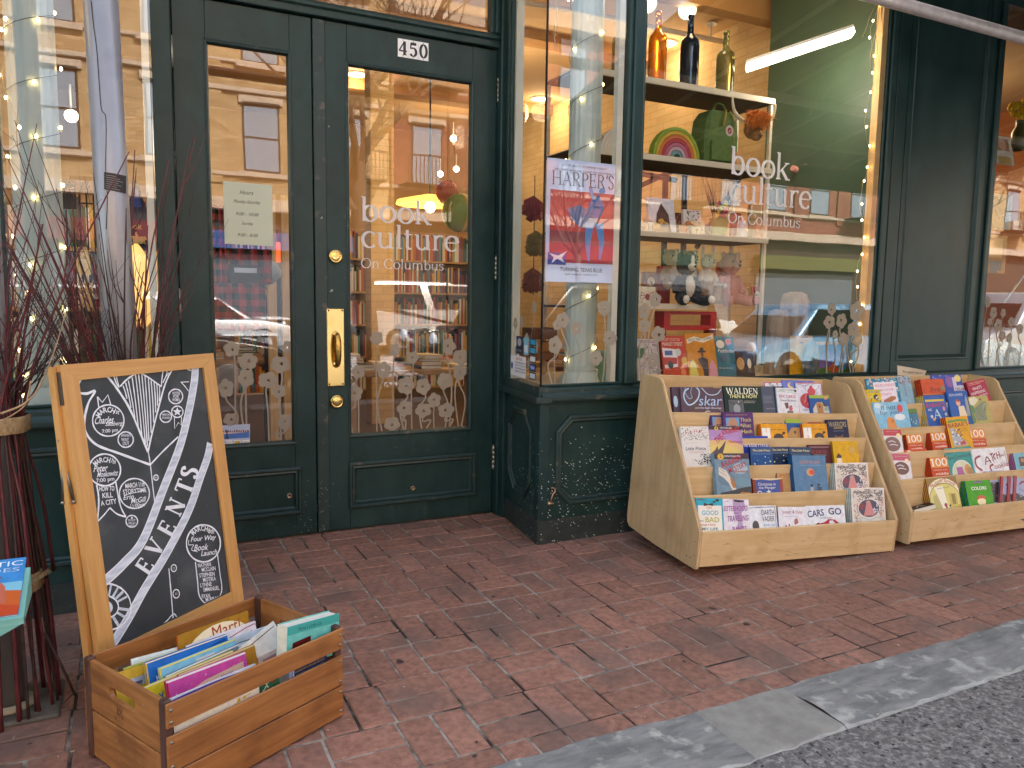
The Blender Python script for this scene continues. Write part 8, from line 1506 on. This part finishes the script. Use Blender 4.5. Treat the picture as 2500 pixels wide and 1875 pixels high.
for z in (.95, 1.2, 1.45, 1.7): m.tube([(at(165, 700, 4.4).x, 4.4, z), (at(235, 700, 4.4).x, 4.4, z)], .004, 5)
tag(m.build("wire_rack", C('#1c1814', .5)), "thin black wire card rack in the left window", "wire rack")
q = random.Random(77)
for k, (px, py, c_, l) in enumerate(((150, 480, '#1c1c20', "black framed picture high in the left window"), (185, 640, '#d8b878', "ochre card in the left window's rack"), (192, 720, '#b89468', "tan card low in the left window's rack"), (300, 700, '#d8c49a', "cream card beside the grey post"), (300, 800, '#7a5a3a', "brown box low beside the grey post"))):
    bxpx("card", l, "card", px, px+34, py-30, 4.35, at(px, py+30, 4.35).z, c_, squig(8, .1, .1, .9, 1.0, ['#3a2a20', '#e0dcd0', '#a8503a'], .05, .3), 0, .02)
bookcase(-1.0, 5.6, 1.2, 1.9, "low bookcase behind the left window", seed=7)
m = MB(); p = at(90, 1010, 3.6)
for k in range(5): T = Matrix.Translation((p.x-.1+k*.05, 3.55+.02*k, .775)) @ Matrix.Rotation(.3*k, 4, 'Z'); m.box((-.06, -.04, .004*k), (.06, .04, .004*k+.002), C(q.choice(['#c9bdb0', '#d8cfd4', '#8a8078']), .8), T)
tag(m.build("paper_scraps"), "crumpled pale papers on the sill of the left window", "papers")
# far right window
a = at(2402, 560, 4.0)
m = MB(); m.box((5.55, 3.95, .80), (5.62, 4.25, 2.35)); m.box((6.0, 3.95, .80), (6.07, 4.25, 2.35)); [m.box((5.62, 3.95, z), (6.0, 4.25, z+.03)) for z in (1.1, 1.5, 1.95, 2.3)]; tag(m.build("display_stand", TIMBER), "light timber display stand in the far right window", "display stand")
def fr3(x0, x1, y0, y1, Y, col, art, name, label, cat, lean=.1): a = at(x0, y0, Y); b = at(x1, y1, Y); o = box_thing(name, label, cat, a.x, b.x, Y, b.z, a.z-b.z, .015, col, art, lean); return o
fr3(2438, 2478, 322, 404, 3.75, '#e0d4c0', [('r', .15, .1, .85, .5, '#b87a5a'), ('e', .5, .3, .2, .2, '#e0b090'), ('r', .15, .7, .85, 1.2, '#c9a25a')], "photo_card", "cream card with a baby photograph in the far right window", "card", .25)
fr3(2420, 2466, 470, 562, 3.72, '#b5a478', [('t', .6, 1.05, .7, .2, "IGGY", '#1c1a18', 0, 0, .02), ('t', .6, 1.35, .8, .2, "PECK", '#1c1a18', 0, 0, .02), ('t', .6, 1.65, .9, .2, "ARCHITECT", '#1c1a18', 0, 0, .02)]+squig(8, .1, .1, .9, .7, ['#3a3a38'], .05, .4), "tea_towel", "tan printed cloth with black capitals hanging in the far right window", "cloth", 0)
fr3(2412, 2452, 572, 668, 3.8, '#c98a3a', [('r', .1, .1, .8, .7, '#e0a840'), ('e', .4, 1.3, .25, .3, '#3a2a20'), ('r', .2, .8, .8, 1.1, '#2a2420')], "kraft_box", "orange kraft box with a dark round badge in the far right window", "box", 0)
p = at(2493, 275, 3.9); m = MB(); m.lathe([(.03, 0), (.055, .03), (.06, .14), (.03, .20), (.035, .24)], c=(p.x, 3.9, at(2493, 370, 3.9).z), n=20, mat=C('#4a4a1c', .3)); q = random.Random(1); [m.ball(p+V((q.uniform(-.08, .08), q.uniform(-.05, .05), q.uniform(-.04, .09))), .028, 8, C('#e0c010', .8), jit=.3, rnd=q) for _ in range(16)]; tag(m.build("flower_vase"), "striped olive vase with bright yellow flowers at the right edge", "vase")
for k, px in enumerate((2410, 2450, 2480)): bxpx("book", ("left", "middle", "right")[k]+" pale blue book lying low in the far right window", "book", px, px+36, 830+6*k, 3.6, .80, '#a9c4cc', squig(10, .1, .1, .9, .8, ['#3a7aa8', '#e8e8e8'], .05, .3), .3, .02)
m = MB(); m.tube([at(2452, 738, 3.7), at(2500, 672, 3.7)], .008, 8); tag(m.build("metal_rod", C('#c8c4bc', .3, .9)), "thin silver rod slanting in the far right window", "rod")
# ============================================================ THE STREET BEHIND THE CAMERA (seen in the glass)
SNOW = C('#e6ebf2', .8)
def building(name, x0, x1, y, h, mat, label, floors, cols, shop, arch_=False):
    e = empty(name, ((x0+x1)/2, y, -.02), label, "apartment building", "buildings across the street"); F = frame((x0, y, -.02), (1, 0, 0), (0, 0, 1), (0, -1, 0)); F = frame((x1, y, -.02), (-1, 0, 0), (0, 0, 1), (0, 1, 0)); W_ = x1-x0
    m = MB(); m.box((x0, y-8, 3.9), (x1, y, h), mat); m.build("wall", mat, e)
    m = MB(); m.box((x0, y-8, -.02), (x1, y-.25, 3.9)); m.build("shop_level", C(shop[0], .6), e)
    LS = noise_mat("limestone_trim", (.50, .40, .32), (.58, .48, .38), (4, 4, 4), .8, .1)
    m = MB()
    for z, t, d in ((3.9, .35, .18), (4.9, .12, .10), (7.4, .14, .12), (8.2, .10, .08), (11.0, .14, .12), (14.2, .14, .12), (h-.6, .6, .5)):
        if z < h: m.bbox((x0, y+.001, z), (x1, y+d, z+t), .02)
    m.build("string_course", LS, e)
    GLS, t_, b_ = base("upper_window_glass", (.25, .32, .42), .08); FRM = C('#d8d4c8', .6); q = random.Random(int(x0*7))
    for f in range(floors):
        z = 5.1+f*3.2
        for c in range(cols):
            xx = (c+.5)*W_/cols-.55; m = MB(); 
            m.prism(rect(xx-.16, z-.16, xx+1.26, z-.02), 0, .14, LS, F); m.prism(rect(xx-.1, z+2.02, xx+1.2, z+2.25), 0, .08, LS, F)
            m.prism(rect(xx, z, xx+1.1, z+2.0), 0, .01, C('#3a2a20', .6), F); m.prism(rect(xx+.06, z+.06, xx+1.04, z+.97), .0105, .02, GLS, F); m.prism(rect(xx+.06, z+1.03, xx+1.04, z+1.94), .0105, .03, GLS, F)
            if q.random() < .25: m.prism(rect(xx+.2, z+.06, xx+.9, z+.5), .03, .35, C('#c9c6bc', .6), F)
            m.prism(rect(xx-.0, z+2.0, xx+1.1, z+2.06), 0, .12, C('#2a2420', .6), F); m.build("window", None, e)
        m = MB(); [m.prism(rect((c)*W_/cols-.22, z-.4, (c)*W_/cols+.22, z+2.8), 0, .07, mat, F) for c in range(1, cols)]; m.build("pier", mat, e)
    for k, (a, b, c_) in enumerate(shop[1]):
        m = MB(); m.prism([(a, 2.75), (b, 2.75), (b, 3.3), (a, 3.3)], -.2, .15, C(c_, .7), F); m.build("shop_sign", None, e)
        m = MB(); m.prism([(a+.2, .6), (b-.2, .6), (b-.2, 2.6), (a+.2, 2.6)], -.24, -.2, C('#6a7480', .15), F); m.build("shop_window", None, e)
    for k in range(0, cols, 4):                      # fire escapes
        m = MB(); xx = (k+.5)*W_/cols
        for f in range(floors): z = 5.0+f*3.2; m.prism(rect(xx-1, z, xx+1, z+.04), .1, 1.0, None, F); [m.prism(rect(xx-1+.13*j, z, xx-.98+.13*j, z+.9), .97, 1.0, None, F) for j in range(16)]; m.prism(rect(xx-1, z+.9, xx+1, z+.94), .96, 1.0, None, F)
        m.build("fire_escape", C('#2a2826', .6), e)
TANB = brick_mat("tan_brick", (.40, .26, .12), (.56, .39, .21), (.34, .25, .15), .36, .10, .010); REDB = brick_mat("red_brick", (.22, .06, .04), (.34, .11, .065), (.26, .15, .11), .36, .10, .010)
building("apartment_building", -19, 7.9, -17, 13.5, TANB, "tan brick building with limestone bands reflected in the door panes", 3, 10, ('#3a3430', [(1, 6, '#3a5a9a'), (7, 12, '#7a2a24'), (13, 19, '#2a2c30'), (20, 26, '#b8b4ac')]))
building("apartment_building", 8.0, 30, -17, 11, REDB, "red brick building with stone lintels reflected in the large window", 2, 9, ('#4a3a30', [(1, 7, '#6a6a3a'), (8, 13, '#2a4a3a'), (14, 20, '#8a2a24')]))
building("apartment_building", 30.1, 52, -17, 12, TANB, "pale brick building at the far end of the street", 2, 8, ('#4a4038', [(1, 8, '#3a4a5a')]))
m = MB(); m.box((-60, -13.4, -.3), (60, -13.2, .0)); tag(m.build("far_kerb", C('#8a8884', .9)), kind='structure')
def car(x, y, L, W_, H_, col, label, face=1, boxy=0.0, snow=False):
    T = Matrix.Translation((x, y, -.15)) @ (Matrix.Rotation(math.pi, 4, 'Z') if face < 0 else Matrix.Identity(4)); e = empty("parked_car", T, label, "car", "cars parked along the street")
    b = boxy; belt = H_*.60; g = .22
    prof = [(-.5, .32), (-.49, .55*belt/.9), (-.46, belt*.96), (-.36+.0*b, belt), (-.36-.06*b, belt), (.20+.1*(1-b), belt), (.44, belt*.86), (.49, belt*.70), (.5, .36), (.47, g), (-.47, g)]
    P = [(p[0]*L, p[1]) for p in prof]; CP, t_, bb = base("car_paint", hexc(col), .25, .3); bb.inputs["Coat Weight"].default_value = .8
    def shell(P, w0, w1, mat, nm, zt):
        m = MB(T); n = len(P); vs = []
        for s in (-1, 1):
            for (px, pz) in P: k = w0+(w1-w0)*max(0, (pz-P[-1][1]))/max(.01, zt-P[-1][1]); vs.append((px, s*k/2, pz))
        lo = list(range(n)); fs = [lo[::-1], [i+n for i in lo]]+[(i, (i+1) % n, (i+1) % n+n, i+n) for i in range(n)]
        o = m.add(vs, fs, mat).build(nm, mat, e); bv = o.modifiers.new("bevel", 'BEVEL'); bv.width = .05; bv.segments = 3; bv.limit_method = 'ANGLE'; bv.angle_limit = .4
        for p_ in o.data.polygons: p_.use_smooth = True
        return o
    shell(P, W_, W_*.96, CP, "body", belt)
    gx0, gx1 = (-.44-.04*b, .26+.02*b); rx0, rx1 = (-.36-.10*b, .08+.09*b)
    G = [(gx0*L, belt-.01), (rx0*L, H_-.06), ((rx0+.05)*L, H_), ((rx1-.04)*L, H_), (rx1*L, H_-.05), (gx1*L, belt-.01)][::-1]
    shell(G, W_*.95, W_*.78, CP, "roof", H_)
    m = MB(T)
    for s in (-1, 1):
        for (a0, a1, t0, t1) in ((.02, .46, .06, .45), (.50, .95, .50, .90)):
            zl, zh = belt+.04, H_-.10; wl = W_*.952/2+.012; wh = W_*.80/2+.02
            X = lambda f, z: (gx0+(gx1-gx0)*f)*L*(1-(z-belt)/(H_-belt))+(rx0+(rx1-rx0)*f)*L*((z-belt)/(H_-belt))
            m.add([(X(a0+.03, zl), s*wl, zl), (X(a1, zl), s*wl, zl), (X(a1, zh), s*wh, zh), (X(a0+.03, zh), s*wh, zh)], [(0, 1, 2, 3)])
    X0, X1 = gx1*L+.015, rx1*L+.02; m.add([(X0, -W_*.42, belt+.03), (X0, W_*.42, belt+.03), (X1, W_*.34, H_-.09), (X1, -W_*.34, H_-.09)], [(0, 1, 2, 3)])
    X0, X1 = gx0*L-.015, rx0*L-.02; m.add([(X0, -W_*.42, belt+.03), (X0, W_*.42, belt+.03), (X1, W_*.34, H_-.09), (X1, -W_*.34, H_-.09)], [(0, 1, 2, 3)])
    m.build("windows", C('#10161c', .06), e)
    for sx in (-.31, .31):
        for s in (-1, 1):
            m = MB(T @ Matrix.Translation((sx*L, s*(W_/2-.10), .33)) @ Matrix.Rotation(R(90), 4, 'X')); m.lathe([(.001, -.11), (.30, -.11), (.33, -.07), (.33, .07), (.30, .11), (.001, .11)], n=24, mat=C('#141416', .7)); m.lathe([(.20, s*-.115), (.19, s*-.118), (.001, s*-.112)], n=20, mat=C('#a8acb0', .3, .8)); m.build("wheel", None, e)
    for s in (-1, 1):
        m = MB(T); m.ball((L*.475, s*W_*.36, belt*.80), .11, 12, sc_=(.5, 1, .9)); m.build("headlight", emit("headlight_glass", (.85, .9, 1), .3), e)
        m = MB(T); m.ball((-L*.475, s*W_*.38, belt*.82), .10, 12, sc_=(.4, .8, 1)); m.build("tail_light", C('#a81418', .2), e)
    m = MB(T); m.box((L*.485, -.5, .42), (L*.508, .5, .62), C('#15171a', .4)); m.box((L*.509, -.16, .40), (L*.514, .16, .50), C('#d8b23a', .5)); m.build("grille", None, e)
    if snow: m = MB(T); m.bbox(((rx0+.03)*L, -W_*.36, H_-.002), ((rx1-.02)*L, W_*.36, H_+.05), .04, SNOW); m.bbox((.30*L, -W_*.38, belt-.02), (.46*L, W_*.38, belt+.03), .03, SNOW); m.build("snow", SNOW, e)
car(-.3, -3.5, 4.7, 1.85, 1.46, '#101318', "black saloon car with snow on its roof, parked at the near kerb", 1, 0, True)
car(6.3, -3.5, 4.6, 1.9, 1.70, '#16181c', "black SUV parked at the near kerb with its yellow plate facing left", -1, .6)
car(10.9, -3.3, 3.8, 1.72, 1.44, '#8cc2ea', "light blue small hatchback parked at the near kerb", -1, .3)
car(17.5, -3.5, 4.8, 1.9, 1.75, '#b8c2c8', "silver SUV parked further along the near kerb", -1, .7)
car(7.6, -11.8, 4.6, 1.95, 1.88, '#d4d0cc', "boxy white SUV parked across the street", 1, 1.0)
car(1.5, -11.8, 4.5, 1.8, 1.45, '#c9cdd4', "pale grey saloon parked across the street", 1, 0, True)
car(14.2, -11.8, 4.7, 1.9, 1.7, '#d8dcde', "white SUV parked across the street beyond the boxy one", 1, .7)
car(-6.2, -3.5, 4.6, 1.85, 1.5, '#3a4450', "dark grey saloon parked furthest left at the near kerb", 1, 0, True)
# snow bank and a lane painted pale for sky reflection and bounce light
m = MB(); q = random.Random(3); n = 120; vs = []; fs = []
for i in range(n+1):
    for j in range(5): vs.append((-12+.3*i, -2.52-.28*j, -.15+(.10+.05*math.sin(i*.9)+q.uniform(0, .05))*math.sin(math.pi*j/4)+.003))
for i in range(n):
    for j in range(4): k = i*5+j; fs.append((k, k+5, k+6, k+1))
m.add(vs, fs, SNOW, True); tag(m.build("snow_bank"), kind='stuff')
m = MB(); m.box((-40, -10.2, -.149), (40, -5.2, -.146)); tag(m.build("pale_bounce_lane", noise_mat("pale_bounce_asphalt", (.36, .36, .38), (.55, .55, .57), (1, 3, 1), .8, 0)), kind='structure')
# tree pits with hoop fencing
BARKT = noise_mat("street_tree_bark", (.10, .075, .055), (.18, .14, .10), (20, 20, 5), .9, .6)
def tree(x, y, H_, label, seed, tr_=1):
    q = random.Random(seed); e = empty("street_tree", (x, y, -.002), label, "tree", "bare street trees"); m = MB(); lean = V((q.uniform(-.3, .3), q.uniform(-.3, .3), 0))
    top = V((x, y, H_*.42))+lean; m.tube(smooth([V((x, y, -.05)), V((x, y, 1.2))+lean*.3, top], 6), [(.17-.006*i)*tr_ for i in range(13)], 12); m.build("trunk", BARKT, e)
    m = MB()
    def br(s, d, L, r_, dep):
        P = [s]; dd = d.copy()
        for k in range(4): dd = (dd+V((q.uniform(-.25, .25), q.uniform(-.25, .25), q.uniform(-.05, .2)))).normalized(); P.append(P[-1]+dd*L/4)
        m.tube(P, [r_*(1-.15*k) for k in range(5)], 5 if dep > 1 else 4, cap=False)
        if dep > 0:
            for k in range(q.randint(3, 4)): a = q.uniform(0, 6.3); nd = (dd+V((math.cos(a), math.sin(a), q.uniform(-.1, .5)))*.75).normalized(); br(P[q.randint(1, 4)], nd, L*.66, r_*.5, dep-1)
    for k in range(6): a = 2*math.pi*k/6+q.uniform(-.4, .4); br(top-V((0, 0, q.uniform(0, .8))), V((math.cos(a), math.sin(a), 1.1)).normalized(), H_*.30, .055*tr_, 3)
    m.build("branches", BARKT, e)
tree(2.9, -2.0, 7.5, "bare tree in the hoop-fenced pit opposite the doors", 1); tree(11.4, -1.6, 6.0, "slender bare tree on the pavement opposite the large window", 2, .5); tree(-4.5, -2.0, 7.5, "bare tree on the pavement to the left", 3); tree(13, -14.2, 8, "bare tree across the street by the red brick building", 4)
m = MB(); m.box((1.6, -2.28, -.002), (4.2, -1.2, .03)); tag(m.build("tree_pit_soil", C('#241a14', .95)), kind='structure')
m = MB(); q = random.Random(4)
for _ in range(900): x = q.uniform(1.65, 4.15); y = q.uniform(-2.2, -1.3); m.tube([(x, y, .03), (x+q.uniform(-.05, .05), y+q.uniform(-.05, .05), q.uniform(.08, .20))], [.006, .001], 3, cap=False)
tag(m.build("ground_cover", C('#2a4a22', .8)), kind='stuff')
FN = empty("hoop_fence", (2.9, -1.2, 0), "low black hoop fence round the tree pit", "fence"); m = MB()
for i in range(13): x = 1.6+i*.2; m.tube([(x+.17*(1-math.cos(R(t)))/1, -1.2, .34*math.sin(R(t))) for t in range(0, 181, 20)], .010, 6)
m.tube([(1.6, -1.2, .12), (4.3, -1.2, .12)], .008, 6); m.build("hoops", C('#101010', .5), FN)
m = MB()
for i in range(30): m.box((-6+i*.6, -1.18+.0, -.004), (-5.43+i*.6, -.75, .012))
tag(m.build("cobble_border", noise_mat("pale_cobble", (.35, .33, .30), (.48, .46, .43), (6, 6, 6), .9, .3)), kind='structure')
